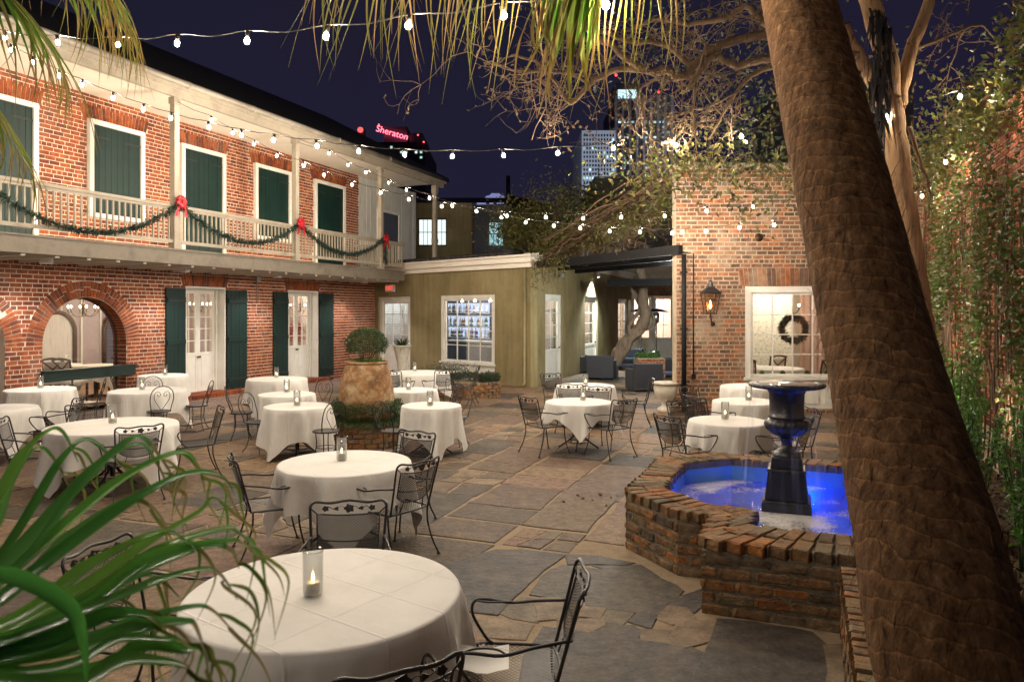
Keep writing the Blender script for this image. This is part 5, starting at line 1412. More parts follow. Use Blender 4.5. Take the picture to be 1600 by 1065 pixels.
# ------------------------------------------------------------------ long hedge planter
hp0, hp1 = Vector((-3.9, 19.2)), Vector((-0.75, 18.75)); hd = (hp1 - hp0).normalized(); hn = Vector((hd.y, -hd.x)); hr = 0.42
hp = thing('hedge_planter', 'long brick planter with rounded end and dark clipped hedge', 'planter', (hp0.x, hp0.y, 0))
def stadium(r, k=14):
    out = []
    for i in range(k + 1):
        a = -pi / 2 + pi * i / k; v = hp1 + hd * (r * cos(a)) - hn * (r * sin(a)); out.append(v)
    out += [hp0 - hn * r, hp0 + hn * r]
    return out
pl = ccw([(v.x, v.y) for v in stadium(hr - 0.015)])
mb = MB(); mb.prism(pl, 0, 0.40); mb.build('planter_core', M['mortar_old'], hp)
st = [Vector((*p, 0)) for p in ccw([(v.x, v.y) for v in stadium(hr)])]
per = []
for i in range(len(st)): per.append((st[i], st[(i + 1) % len(st)]))
tot = sum((b - a).length for a, b in per)
for row in range(5):
    s_ = (row % 2) * 0.11
    while s_ < tot - 0.1:
        q = s_ + 0.1; k = 0
        for a, b in per:
            L = (b - a).length
            if q < L:
                c = a + (b - a) * (q / L); an = atan2((b - a).y, (b - a).x); break
            q -= L
        if c.y < 19.4:
            o = mesh_obj('brick', ub[rl.randrange(4)], hp); o.location = c + Vector((0, 0, 0.045 + row * 0.08)) - BASE[hp.name]; o.rotation_euler = (0, 0, an); o.scale = (0.195, 0.09, 0.066)
        s_ += 0.212
mb = MB()
for i in range(15000):
    t = rl.uniform(-0.02, 1.0); q = rl.uniform(0, 2 * pi); m_ = sqrt(rl.uniform(0.2, 1))
    wv = 0.44 + 0.03 * sin(t * 23)
    c = hp0 + (hp1 - hp0) * t
    if rl.random() < 0.22:
        a = rl.uniform(-pi / 2, pi / 2); c = hp1 + hd * (wv * sqrt(rl.random()) * cos(a)) + hn * (wv * sin(a) * 0.9); off = 0; z = 0.42 + 0.20 * sqrt(rl.random()) * abs(sin(q))
    else:
        off = wv * m_ * cos(q); z = 0.44 + 0.19 * m_ * abs(sin(q)) + 0.02 * sin(t * 31)
    p = c + hn * off; add_leaf(mb, Vector((p.x, p.y, z)), rl.uniform(0.025, 0.05))
kind(mb.build('hedge', M['leaf_dark'], hp), 'stuff')
M['leaf_purple'] = leaf('flowering_leaf', [(0.04, 0.08, 0.03), (0.06, 0.10, 0.03), (0.12, 0.06, 0.11), (0.05, 0.09, 0.03)], 0.5, 0.2)
mb = MB()
for i in range(2200):
    t = rl.choice([rl.gauss(0.72, 0.10), rl.gauss(0.05, 0.06)]); c = hp0 + (hp1 - hp0) * t + hn * rl.gauss(-0.05, 0.14)
    add_leaf(mb, Vector((c.x, c.y, 0.64 + abs(rl.gauss(0, 0.09)))), rl.uniform(0.03, 0.06), (Vector((0, 0, 0.7)) + rdir() * 0.8).normalized(), 0.35)
kind(mb.build('flowering_tops', M['leaf_purple'], hp), 'stuff')

# tall pale vase with a spiky plant by the white door
vb = gp(628, 600); vb = Vector(((628 - CX) / F * 20.4, 20.4, 0.0))
va = thing('tall_vase', 'tall pale fluted vase behind the hedge by the white door', 'vase', tuple(vb))
mb = MB(); mb.lathe([(0.0, 0.0), (0.16, 0.0), (0.17, 0.05), (0.10, 0.10), (0.10, 0.45), (0.13, 0.75), (0.20, 1.08), (0.235, 1.20)], vb, 28, mod=lambda a, z: 1 + 0.03 * cos(14 * a) * (0.12 < z < 1.15), caps=False); mb.build('body', M['jar_white'], va)
mb = MB(); mb.lathe([(0.235, 1.195), (0.262, 1.205), (0.265, 1.235), (0.24, 1.242), (0.22, 1.20), (0.0, 1.19)], vb, 28); mb.build('lip', M['jar_white'], va)
sp_ = thing('spiky_plant', 'spiky green plant growing in the tall pale vase', 'plant', (vb.x, vb.y, 1.19))
for k in range(3):
    mb = MB()
    for i in range(70):
        a = rl.uniform(0, 2 * pi); d = Vector((cos(a), sin(a), rl.uniform(0.2, 2.2)))
        add_blade(mb, vb + Vector((0.1 * cos(a) * rl.random(), 0.1 * sin(a) * rl.random(), 1.20)), d, rl.uniform(0.25, 0.5), 0.016, rl.uniform(0.3, 1.4), 4)
    kind(mb.build('leaf_tuft', M['leaf_grass'], sp_), 'stuff')
# pale urn at the brick corner; green plant on the patio's low brick block
ub_ = Vector((3.35, 16.0, 0)); pu = thing('stone_urn', 'pale stone urn standing at the corner of the brick wing', 'urn', tuple(ub_))
mb = MB(); mb.lathe([(0.0, 0.0), (0.19, 0.0), (0.19, 0.08), (0.09, 0.14), (0.10, 0.22), (0.24, 0.34), (0.27, 0.52), (0.25, 0.60)], ub_, 22, caps=False); mb.build('bowl', M['jar_white'], pu)
mb = MB(); mb.lathe([(0.25, 0.598), (0.30, 0.61), (0.30, 0.65), (0.26, 0.655), (0.23, 0.60), (0.0, 0.60)], ub_, 22); mb.build('lip', M['jar_white'], pu)
pb_ = gp(1018, 592); pk = thing('patio_planter', 'low square brick planter with bright green leaves beside the heaters', 'planter', tuple(pb_))
mb = MB(); mb.box(pb_ + Vector((0, 0.4, 0.33)), (0.9, 0.7, 0.66)); mb.build('planter_core', M['mortar_old'], pk)
wk = Wall(pb_ + Vector((-0.45, 0.05, 0)), (1, 0), (0, -1))
for b in lay(0.0, 0.9, 0.0, 0.66, bl=0.21, bh=0.065):
    mb = MB(); wk.box(mb, b[0], b[1], -0.02, 0.012, b[2], b[3]); mb.build('brick', M['brick_red'], pk)
mb = MB()
for i in range(600): add_leaf(mb, pb_ + Vector((rl.uniform(-.42, .3), rl.uniform(0.1, .7), 0.66 + abs(rl.gauss(0, 0.09)))), rl.uniform(0.05, 0.1))
kind(mb.build('leaves', M['leaf_bright'], pk), 'stuff')

# ------------------------------------------------------------------ fountain
fo = thing('fountain_basin', 'low octagonal brick fountain basin with mossy coping and blue tank', 'fountain', (FC.x, FC.y, 0))
Zc = 0.53; Zw = 0.30
def oct_(h, c): return [(-h, -c), (-c, -h), (c, -h), (h, -c), (h, c), (c, h), (-c, h), (-h, c)]
outer = [(-1.38, -0.84), (-0.82, -1.38), (-0.54, -1.38), (-0.54, -2.08), (1.38, -2.08), (1.38, 0.84), (0.82, 1.38), (-0.82, 1.38), (-1.38, 0.84)]
inner = [(-1.06, -0.60), (-0.60, -1.05), (-0.22, -1.05), (-0.22, -1.55), (1.06, -1.55), (1.06, 0.60), (0.60, 1.05), (-0.60, 1.05), (-1.06, 0.60)]
n_ = len(outer); O = [fv(*p) for p in outer]; I = [fv(*p) for p in inner]
zc0 = Zc - 0.075
mb = MB()
vs_ = [(p.x, p.y, 0.0) for p in O] + [(p.x, p.y, zc0) for p in O] + [(p.x, p.y, zc0) for p in I]
fs_ = []
for i in range(n_):
    j = (i + 1) % n_; fs_ += [(i, j, n_ + j, n_ + i), (n_ + i, n_ + j, 2 * n_ + j, 2 * n_ + i)]
mb.add(vs_, fs_); mb.build('wall_core', M['mortar_dark'], fo)
mb = MB(); zz = Zc - 0.012; OO = [O[i].lerp(I[i], 0.07) for i in range(n_)]; vs_ = [(p.x, p.y, zc0 + 0.001) for p in OO] + [(p.x, p.y, zz) for p in OO] + [(p.x, p.y, zz) for p in I] + [(p.x, p.y, zc0 + 0.001) for p in I]; fs_ = []
for i in range(n_):
    j = (i + 1) % n_; fs_ += [(i, j, n_ + j, n_ + i), (n_ + i, n_ + j, 2 * n_ + j, 2 * n_ + i), (2 * n_ + i, 2 * n_ + j, 3 * n_ + j, 3 * n_ + i)]
mb.add(vs_, fs_); mb.build('coping_bed', M['mortar_dark'], fo)
mb = MB(); vs_ = [(p.x, p.y, zc0) for p in I] + [(p.x, p.y, 0.02) for p in I]
mb.add(vs_, [(i, (i + 1) % n_, n_ + (i + 1) % n_, n_ + i) for i in range(n_)] + [tuple(range(n_, 2 * n_))]); mb.build('tank', M['blue_wall'], fo)
ubf = [unit_brick('brick', M['brick_mossy'], 0.05, 0.17, 10 + k) for k in range(6)]
ubc = [unit_brick('coping_brick', M['brick_mossy'], 0.025, 0.10, 30 + k) for k in range(6)]
rf = random.Random(9)
for i in range(n_):
    a, b = Vector((*O[i], 0)), Vector((*O[(i + 1) % n_], 0)); d = (b - a); L = d.length
    w = Wall(a, d, Vector((d.y, -d.x, 0)))
    mid = (a + b) / 2
    facing = (Vector((0, 0, 0)) - mid).dot(w.n) > -0.2
    if facing:
        for (t0, t1, z0, z1) in lay(0.0, L, 0.004, zc0, bl=0.25, bh=0.070, joint=0.0205):
            if t1 - t0 < 0.04: continue
            o = mesh_obj('brick', rf.choice(ubf), fo); o.location = w.P((t0 + t1) / 2, -0.024 + rf.uniform(-.004, .006), (z0 + z1) / 2) - BASE[fo.name]
            o.rotation_euler = (rf.uniform(-.02, .02), rf.uniform(-.015, .015), w.ang()); o.scale = (t1 - t0, 0.07, z1 - z0)
# coping: bricks laid across the wall, following each side
for i in range(n_):
    j = (i + 1) % n_
    a0, a1 = O[i], O[j]; b0, b1 = I[i], I[j]
    L = (a1 - a0).length; k = max(2, int(round(((a1 - a0).length + (b1 - b0).length) / 2 / 0.125)))
    for q in range(k):
        f0, f1 = q / k, (q + 1) / k
        p = [a0.lerp(a1, f0 + 0.04 / k), a0.lerp(a1, f1 - 0.04 / k), b0.lerp(b1, f1 - 0.04 / k), b0.lerp(b1, f0 + 0.04 / k)]
        cen_ = (p[0] + p[1] + p[2] + p[3]) / 4; out_ = ((p[0] + p[1]) / 2 - (p[2] + p[3]) / 2); Ln = out_.length + 0.025
        parts_ = [(0.5, 1.0)] if Ln < 0.4 else [(0.27, 0.52), (0.77, 0.46)]
        for fr, sc_ in parts_:
            base_ = (p[2] + p[3]) / 2 + out_ * (fr + 0.015)
            wdt = ((p[1] - p[0]).length * fr + (p[2] - p[3]).length * (1 - fr))
            o = mesh_obj('coping_brick', rf.choice(ubc), fo)
            dd = (a1 - a0).normalized()
            o.location = Vector((base_.x, base_.y, Zc - 0.036 + rf.uniform(-.004, .004))) - BASE[fo.name]
            o.rotation_euler = (rf.uniform(-.03, .03), rf.uniform(-.03, .03), atan2(out_.y, out_.x) - pi / 2)
            o.scale = (max(wdt - 0.002, 0.05), Ln * sc_ * rf.uniform(0.97, 1.02), 0.085)
mb = MB(); pi_ = [(p.x, p.y) for p in I]; g_ = 40
mb.add([(p[0], p[1], Zw) for p in pi_], [tuple(range(n_))]); wat = mb.build('fountain_water', M['water']); kind(wat, 'structure')
# underwater lamps
for (v, u) in ((-0.88, -0.35), (0.75, -1.35), (0.15, 0.95), (0.9, 0.2)):
    p = fv(v, u); t = thing('underwater_lamp', 'blue underwater lamp glowing in the fountain tank', 'lamp', (p.x, p.y, 0.03), 'fountain lamps')
    mb = MB(); mb.lathe([(0.0, 0.03), (0.06, 0.03), (0.06, 0.08), (0.045, 0.10), (0.0, 0.10)], (p.x, p.y, 0), 12); mb.build('housing', M['cast_iron'], t)
    mb = MB(); mb.lathe([(0.0, 0.125), (0.04, 0.118), (0.045, 0.104)], (p.x, p.y, 0), 12, caps=False); mb.build('lens', emit('blue_lamp', (0.015, 0.13, 1.0), 330), t)
# urn on its plinth
ur = thing('fountain_urn', 'black cast iron fluted urn on a stepped plinth in the fountain', 'urn', (FC.x, FC.y, 0.02))
c3 = Vector((FC.x, FC.y, 0))
def plinth(name, z0, z1, h0, h1):
    mb = MB(); vs_ = []
    for z, h in ((z0, h0), (z1, h1)):
        for sx, sy in ((-1, -1), (1, -1), (1, 1), (-1, 1)):
            q = FC + VD * (sx * h) + UD * (sy * h); vs_.append((q.x, q.y, z))
    mb.add(vs_, [(0, 1, 5, 4), (1, 2, 6, 5), (2, 3, 7, 6), (3, 0, 4, 7), (4, 5, 6, 7), (3, 2, 1, 0)])
    o = mb.build(name, M['cast_iron'], ur); bv = o.modifiers.new('bevel', 'BEVEL'); bv.width = 0.008; bv.segments = 2
plinth('plinth_base', 0.025, 0.38, 0.225, 0.222); plinth('plinth_step', 0.381, 0.405, 0.222, 0.205); plinth('plinth_block', 0.406, 0.67, 0.195, 0.165); plinth('plinth_cap', 0.671, 0.695, 0.178, 0.172); plinth('plinth_top', 0.696, 0.80, 0.145, 0.135)
flute = lambda a, z: 1 + (0.055 * abs(cos(9 * a)) if 0.98 < z < 1.16 else 0)
mb = MB(); mb.lathe([(0.13, 0.802), (0.13, 0.83), (0.10, 0.85), (0.055, 0.88), (0.048, 0.92), (0.06, 0.965), (0.075, 0.975), (0.06, 0.985)], c3, 30, caps=False); mb.build('stem', M['cast_iron'], ur)
mb = MB(); mb.lathe([(0.06, 0.986), (0.13, 1.01), (0.185, 1.06), (0.20, 1.105), (0.185, 1.145), (0.16, 1.165)], c3, 72, mod=flute, caps=False); mb.build('fluted_bowl', M['cast_iron'], ur)
mb = MB(); mb.lathe([(0.16, 1.166), (0.172, 1.178), (0.160, 1.19), (0.158, 1.30), (0.163, 1.40), (0.185, 1.445), (0.25, 1.468)], c3, 40, caps=False); mb.build('body', M['cast_iron'], ur)
mb = MB(); mb.lathe([(0.25, 1.465), (0.315, 1.458), (0.345, 1.47), (0.35, 1.49), (0.325, 1.505), (0.28, 1.50), (0.25, 1.482)], c3, 96, mod=lambda a, z: 1 + 0.018 * cos(34 * a), caps=False); mb.build('rim', M['cast_iron'], ur)
mb = MB(); mb.lathe([(0.0, 1.508), (0.26, 1.506), (0.285, 1.50), (0.0, 1.49)], c3, 30); mb.build('water_sheet', surf('still_water', [(0.5, 0.52, 0.55)], 3, 2, 0.08, metal=0.6), ur)
mb = MB(); mb.lathe([(0.33, 1.50), (0.365, 1.44), (0.38, 1.2), (0.40, 0.8), (0.42, Zw + 0.01)], c3, 40, caps=False)
vw = mb.build('falling_water', M['veil'], ur)
# low wall running from the fountain towards the viewer
lw = thing('low_brick_wall', 'low mossy brick wall running from the fountain past the leaning palm', 'wall', (2.0, 4.3, 0))
q0 = fv(0.38, -2.085); q1 = q0 - UD * 2.5
wv_ = Wall((q1.x, q1.y), UD, -VD)
mb = MB(); wv_.box(mb, 0.0, 2.48, -0.40, -0.02, 0.0, 0.42); mb.build('wall_core', M['mortar_old'], lw)
for b in lay(0.0, 2.48, 0.004, 0.42, bl=0.22, bh=0.074, joint=0.016):
    o = mesh_obj('brick', rf.choice(ubf), lw); o.location = wv_.P((b[0] + b[1]) / 2, -0.03, (b[2] + b[3]) / 2) - BASE[lw.name]; o.rotation_euler = (0, 0, wv_.ang()); o.scale = (b[1] - b[0], 0.07, b[3] - b[2])
t = 0.0
while t < 2.4:
    w = rf.uniform(0.075, 0.105)
    for d0, d1 in ((0.01, -0.21), (-0.22, -0.43)):
        o = mesh_obj('coping_brick', rf.choice(ubc), lw); o.location = wv_.P(t + w / 2, (d0 + d1) / 2, 0.455 + rf.uniform(-.006, .006)) - BASE[lw.name]
        o.rotation_euler = (rf.uniform(-.03, .03), rf.uniform(-.03, .03), wv_.ang()); o.scale = (w - 0.006, abs(d1 - d0), 0.08)
    t += w
# fallen leaves
for k in range(26):
    if k < 3: p = [fv(-0.4, -1.25), fv(-0.75, 1.2), fv(-0.2, 1.25)][k]; z = Zc + 0.012
    else:
        q = gp(rl.gauss(925, 28), rl.gauss(778, 7)) if k < 20 else gp(rl.uniform(760, 1000), rl.uniform(650, 760)); p = Vector((q.x, q.y)); z = 0.026
    mb = MB(); c = Vector((p.x, p.y, z)); add_leaf(mb, c, rl.uniform(0.04, 0.075), Vector((rl.uniform(-1, 1), rl.uniform(-1, 1), 0.08)).normalized(), 0.6)
    o = mb.solo('fallen_leaf', M['leaf_dry'], tuple(c)); tag(o, 'dry fallen leaf on the fountain coping' if k < 3 else 'dry fallen leaf lying on the flagstones', 'leaf', 'leaves on the coping' if k < 3 else 'leaves on the flagstones')

# ------------------------------------------------------------------ string lights
def bulb_mesh():
    mb = MB(); mb.sphere((0, 0, -0.08), 0.021, 8, 6, sc=(1, 1, 1.25)); g = mb.mesh('bulb', M['bulb'])
    mb = MB(); mb.lathe([(0.0, -0.055), (0.016, -0.055), (0.019, -0.03), (0.019, 0.0), (0.012, 0.008), (0.0, 0.008)], n=8); return g, mb.mesh('socket', M['socket'])
BM, SM = bulb_mesh()
def strand(label, a, b, pts, start=None, end=None):
    """bulbs hang at the given picture points, on a vertical plane from plan point a to b"""
    w = Wall(a, (b[0] - a[0], b[1] - a[1]), (0, -1)); P = []
    for q in pts:
        if len(q) == 3: P.append(pt(*q)); continue
        s = w.s_at(q[0]); c = w.P(s); c.z = H - (q[1] - HY) * c.y / F; P.append(c)
    o = thing('string_light', label, 'string light', tuple(P[0]), 'string lights over the courtyard')
    path = []
    if start is not None: path.append(Vector(start))
    for i, p in enumerate(P):
        k = p + Vector((0, 0, 0.092))
        if path:
            m = (path[-1] + k) / 2; path.append(m - Vector((0, 0, 0.035 * min(1, (k - path[-1]).length))))
        path.append(k)
    if end is not None:
        e = Vector(end); path.append((path[-1] + e) / 2 - Vector((0, 0, 0.05))); path.append(e)
    mb = MB(); mb.tube(smooth_path(path, 3), 0.0055, 5); mb.build('cable', M['cable'], o)
    for p in P:
        bo = mesh_obj('bulb', BM, o); bo.location = p + Vector((0, 0, 0.085)) - BASE[o.name]
        bo.rotation_euler = (rl.uniform(-.18, .18), rl.uniform(-.18, .18), 0)
        so = mesh_obj('socket', SM, bo)
    return P
post = lambda px, z: W1.P(g1(px), GD + 0.03, z)
strand('string of bulbs hung closest overhead, crossing in front of palm fronds', (-6.2, 9.0), (0.54, 4.2),
       [(8, 60), (89, 68), (184, 71), (278, 69), (387, 65), (510, 58), (641, 43), (785, 27), (948, 8)], start=(-7.2, 9.8, 6.1), end=(1.45, 4.15, 4.1))
strand('string of bulbs sweeping from the gallery eave across the night sky', (-7.15, 10.5), (5.48, 9.0),
       [(17, 79), (51, 98), (93, 119), (129, 134), (177, 154), (224, 172), (268, 186), (325, 200), (377, 212), (429, 220), (494, 229), (560, 237), (631, 243), (708, 245), (786, 244), (873, 240), (960, 232), (1058, 228), (1158, 214), (1385, 183), (1500, 152)], start=(-7.9, 10.7, 6.6), end=(6.6, 9.2, 5.2))
strand('string of bulbs tied to the first gallery post and sagging towards the brick wing', post(275, 6.5)[:2], (7.26, 13.0),
       [(330, 188), (363, 208), (398, 226), (433, 244), (474, 259), (507, 274), (549, 289), (594, 302), (639, 312), (690, 323), (744, 331), (793, 338), (852, 340), (912, 342), (972, 340), (1038, 338), (1105, 330), (1176, 323), (1442, 307), (1477, 254, 11.4)], start=post(275, 6.55), end=pt(1500, 225, 11.0))
strand('lowest string of bulbs, tied to the second gallery post and the brick wing', post(463, 6.5)[:2], (4.9, 13.4),
       [(515, 240), (544, 258), (572, 270), (607, 286), (635, 297), (671, 310), (706, 322), (783, 340), (822, 348), (865, 353), (906, 357), (953, 362), (1000, 363), (1050, 365), (1103, 362), (1155, 356), (1210, 352)], start=post(463, 6.55), end=pt(1262, 342, 15.7))

strand('string of bulbs passing overhead on the viewer side of the near palms', (-4.6, 1.6), (0.6, 0.2),  # added strand, unseen: fill for the near table and palm leaf
       [(CX + F * (-4.1 + 0.62 * k) / (1.62 - 0.16 * k), HY - F * (2.55 - 0.5 * sin(pi * k / 7)) / (1.62 - 0.16 * k), 1.62 - 0.16 * k) for k in range(5)], start=(-4.9, 1.75, 5.1), end=(-0.9, 0.7, 4.9))
# ------------------------------------------------------------------ lamps of the place, seen and assumed
WARM, NEUT, COOL = (1.0, 0.74, 0.46), (1.0, 0.88, 0.76), (0.9, 0.95, 1.0)
for px, lb in ((72, 'white downlight under the gallery beside the brick arch'), (288, 'white downlight under the gallery above the first green shutters'), (433, 'white downlight under the gallery above the second green shutters'), (569, 'white downlight under the gallery at the stucco corner')):
    t = W1.s_at(px, 1.0); b = W1.P(t, 1.0, 3.40); o = thing('gallery_downlight', lb, 'lamp', tuple(b), 'downlights under the gallery')
    mb = MB(); mb.lathe([(0.0, 3.395), (0.11, 3.395), (0.115, 3.08), (0.105, 3.07), (0.098, 3.10), (0.0, 3.11)], (b.x, b.y, 0), 16); mb.build('housing', M['white'], o)
    mb = MB(); mb.lathe([(0.0, 3.085), (0.095, 3.086), (0.097, 3.095)], (b.x, b.y, 0), 16, caps=False); mb.build('diffuser', M['lamp_white'], o)
    lamp('lamp_light', 'SPOT', (b.x, b.y, 3.055), 150, (1.0, 0.92, 0.84), o, aim=W1.P(t, 0.75, 0), spot_size=radians(125), spot_blend=0.6, shadow_soft_size=0.06)
# assumed, unseen washers on the gallery deck, added to light the upper brickwork
for k, px in enumerate((20, 110, 235, 325, 420, 500, 570)):
    t = g1(px); b = W1.P(t, GD - 0.42, 3.455); o = thing('assumed_floodlight', 'low floodlight on the gallery floor, washing the brick ' + ('beside the first upper door', 'before the first window', 'between first window and first post', 'past the second upper door', 'before the second window', 'before the third upper door', 'before the weathered boards')[k], 'lamp', tuple(b), 'floodlights on the gallery floor')
    mb = MB(); W1.box(mb, t - 0.22, t + 0.22, GD - 0.48, GD - 0.36, 3.456, 3.50); mb.build('housing', M['black_paint'], o)
    d = W1.P(t, 0.0, 5.0)
    l_ = lamp('lamp_light', 'AREA', W1.P(t, GD - 0.44, 3.53), 29, (1.0, 0.80, 0.56), o, aim=W1.P(t, 0.3, 4.9), shape='RECTANGLE', size=0.7, size_y=0.10)
    l_.data.spread = radians(170)
# gas lantern
lt = Vector(W5.P(s5(1104), 0.30, 0)); zL0, zL1 = W5.z_at(1104, 490, 0.3), W5.z_at(1104, 458, 0.3)
ln = thing('wall_lantern', 'black iron gas lantern with a live flame on the brick wing', 'lantern', (lt.x, lt.y, zL0))
def lring(z, h): return [Vector((lt.x + sx * h, lt.y + sy * h, z)) for sx, sy in ((-1, -1), (1, -1), (1, 1), (-1, 1))]
b0, b1 = lring(zL0, 0.10), lring(zL1, 0.165)
mb = MB()
for i in range(4):
    mb.tube([b0[i], b1[i]], 0.011, 5); mb.tube([b0[i], b0[(i + 1) % 4]], 0.012, 5); mb.tube([b1[i], b1[(i + 1) % 4]], 0.014, 5)
mb.build('frame', M['dark_metal'], ln)
for i in range(4):
    mb = MB(); j = (i + 1) % 4; mb.quad(b0[i], b0[j], b1[j], b1[i]); mb.build('pane', M['glass'], ln)
mb = MB(); r0, r1 = lring(zL1 + 0.01, 0.19), lring(zL1 + 0.13, 0.06); mb.add(r0 + r1, [(i, (i + 1) % 4, 4 + (i + 1) % 4, 4 + i) for i in range(4)] + [(4, 5, 6, 7), (3, 2, 1, 0)]); mb.lathe([(0.06, zL1 + 0.13), (0.065, zL1 + 0.2), (0.035, zL1 + 0.22), (0.05, zL1 + 0.25), (0.0, zL1 + 0.28)], (lt.x, lt.y, 0), 10); mb.build('hood', M['dark_metal'], ln)
mb = MB(); mb.lathe([(0.02, zL0 + 0.02), (0.0, zL0 + 0.0)], (lt.x, lt.y, 0), 6); mb.tube([(lt.x, lt.y, zL0), (lt.x, lt.y, zL0 + 0.1)], 0.012, 6); mb.build('burner', M['bronze'], ln)
mb = MB(); mb.lathe([(0.0, zL0 + 0.10), (0.026, zL0 + 0.14), (0.03, zL0 + 0.18), (0.012, zL0 + 0.25), (0.0, zL0 + 0.29)], (lt.x, lt.y, 0), 8); mb.build('flame', emit('gas_flame', (1.0, 0.42, 0.10), 22), ln)
mb = MB(); mb.tube([(lt.x, lt.y, zL1 + 0.02), (lt.x + 0.32, 15.79, zL1 + 0.02)], 0.014, 6); mb.tube(smooth_path([Vector((lt.x, lt.y, zL0)), Vector((lt.x + 0.06, lt.y + 0.1, zL0 - 0.18)), Vector((lt.x + 0.13, 15.79, zL0 - 0.24))], 4), 0.016, 6); mb.sphere((lt.x + 0.13, 15.78, zL0 - 0.22), 0.05, 8, 6); mb.build('bracket', M['dark_metal'], ln)
# cone lamp on the stucco side wall
for px, lb in ((935, 'small cone lamp on the stucco side wall lighting the wall below'), (877, 'small unlit cone lamp on the stucco side wall by its first door')):
    t = W3.s_at(px, 0.25); zt_ = W3.z_at(px, 421, 0.25); zb_ = W3.z_at(px, 433, 0.25); b = W3.P(t, 0.25, 0)
    o = thing('cone_lamp', lb, 'lamp', (b.x, b.y, zb_))
    mb = MB(); mb.lathe([(0.0, zt_), (0.03, zt_), (0.10, zb_ + 0.01), (0.10, zb_), (0.09, zb_ + 0.01), (0.02, zt_ - 0.03), (0.0, zt_ - 0.03)], (b.x, b.y, 0), 14); mb.build('shade', M['gutter'], o)
    mb = MB(); mb.tube([W3.P(t, 0.0, zt_ + 0.08), W3.P(t, 0.2, zt_ + 0.1), W3.P(t, 0.25, zt_)], 0.014, 6); mb.build('arm', M['gutter'], o)
    if px == 935:
        mb = MB(); mb.sphere((b.x, b.y, zb_ + 0.03), 0.04, 8, 6); mb.build('bulb', M['lamp_white'], o)
        lamp('lamp_light', 'SPOT', (b.x, b.y, zb_ - 0.03), 1000, (0.92, 1.0, 0.92), o, aim=W3.P(t - 0.3, 0.05, 0), spot_size=radians(110), spot_blend=0.7, shadow_soft_size=0.05)
# pergola lamp above the patio
o = thing('pergola_lamp', 'small bright lamp under the black pergola near the brick wing', 'lamp', (4.6, 19.6, 3.2))
mb = MB(); mb.lathe([(0.0, 3.42), (0.05, 3.42), (0.07, 3.28), (0.06, 3.27), (0.0, 3.3)], (4.55, 19.6, 0), 12); mb.build('housing', M['white'], o)
mb = MB(); mb.sphere((4.55, 19.6, 3.27), 0.05, 8, 6); mb.build('bulb', M['lamp_white'], o)
lamp('lamp_light', 'POINT', (4.4, 19.6, 3.12), 500, (0.93, 1.0, 0.95), o, shadow_soft_size=0.08)
# garden spots at the foot of the ivy
for i, (t, d, aim_t, lb) in enumerate(((9.6, 0.95, 9.9, 'small garden spotlight at the foot of the leafy shrub nearest to the palm'), (12.6, 0.9, 12.9, 'small garden spotlight at the foot of the middle ivy'), (15.4, 1.0, 15.5, 'small garden spotlight at the foot of the ivy by the brick wing'))):
    b = W6.P(t, d, 0.05); o = thing('garden_spotlight', lb, 'lamp', tuple(b), 'garden spotlights')
    mb = MB(); mb.tube([b, b + Vector((0, 0, 0.12))], 0.015, 6); mb.build('stake', M['black_paint'], o)
    h_ = b + Vector((0, 0, 0.15)); v = (W6.P(aim_t, 0.1, 2.6) - h_).normalized()
    mb = MB(); mb.tube([h_ - v * 0.06, h_ + v * 0.05], 0.045, 10); mb.build('lamp_head', M['black_paint'], o)
    mb = MB(); mb.tube([h_ + v * 0.051, h_ + v * 0.056], 0.038, 10); mb.build('lens', M['lamp_white'], o)
    lamp('lamp_light', 'SPOT', h_ + v * 0.07, (560, 450, 380)[i], (1.0, 0.93, 0.68), o, aim=W6.P(aim_t, 0.15, 2.4), spot_size=radians(115), spot_blend=0.8, shadow_soft_size=0.05)

# ------------------------------------------------------------------ garlands and bows on the railing
def garland(px0, z0, px1, z1, sag, label, n=34):
    P = []
    for i in range(n + 1):
        k = i / n; t = g1(px0) * (1 - k) + g1(px1) * k; z = z0 * (1 - k) + z1 * k - sag * 4 * k * (1 - k)
        P.append(W1.P(t, GD + 0.09, z))
    o = thing('garland', label, 'garland', tuple(P[0]), 'fir garlands on the gallery railing')
    mb = MB(); mb.tube(P, 0.012, 5); mb.build('wire', M['garland'], o)
    mb = MB()
    for i in range(n):
        for k in range(46):
            p = P[i].lerp(P[i + 1], rl.random()); d = (rdir() + (P[i + 1] - P[i]).normalized() * 0.4).normalized()
            add_leaf(mb, p, rl.uniform(0.06, 0.125), d, 0.16)
    kind(mb.build('needles', M['garland'], o), 'stuff')
garland(-60, 4.42, 274, 4.40, 0.78, 'fir garland swag left of the first bow')
garland(276, 4.42, 462, 4.40, 0.62, 'fir garland swag between the first and second bows')
garland(465, 4.42, 595, 4.40, 0.60, 'fir garland swag between the second and third bows')
def garland_tail():
    P = [W1.P(g1(597) + 0.02 * i, GD + 0.09, 4.38 - 0.15 * i) for i in range(6)]
    o = thing('garland', 'short fir garland end hanging below the third bow', 'garland', tuple(P[0]), 'fir garlands on the gallery railing'); mb = MB(); mb.tube(P, 0.012, 5); mb.build('wire', M['garland'], o); mb = MB()
    for i in range(5):
        for k in range(60): add_leaf(mb, P[i].lerp(P[i + 1], rl.random()), rl.uniform(0.06, 0.12), rdir(), 0.16)
    kind(mb.build('needles', M['garland'], o), 'stuff')
garland_tail()
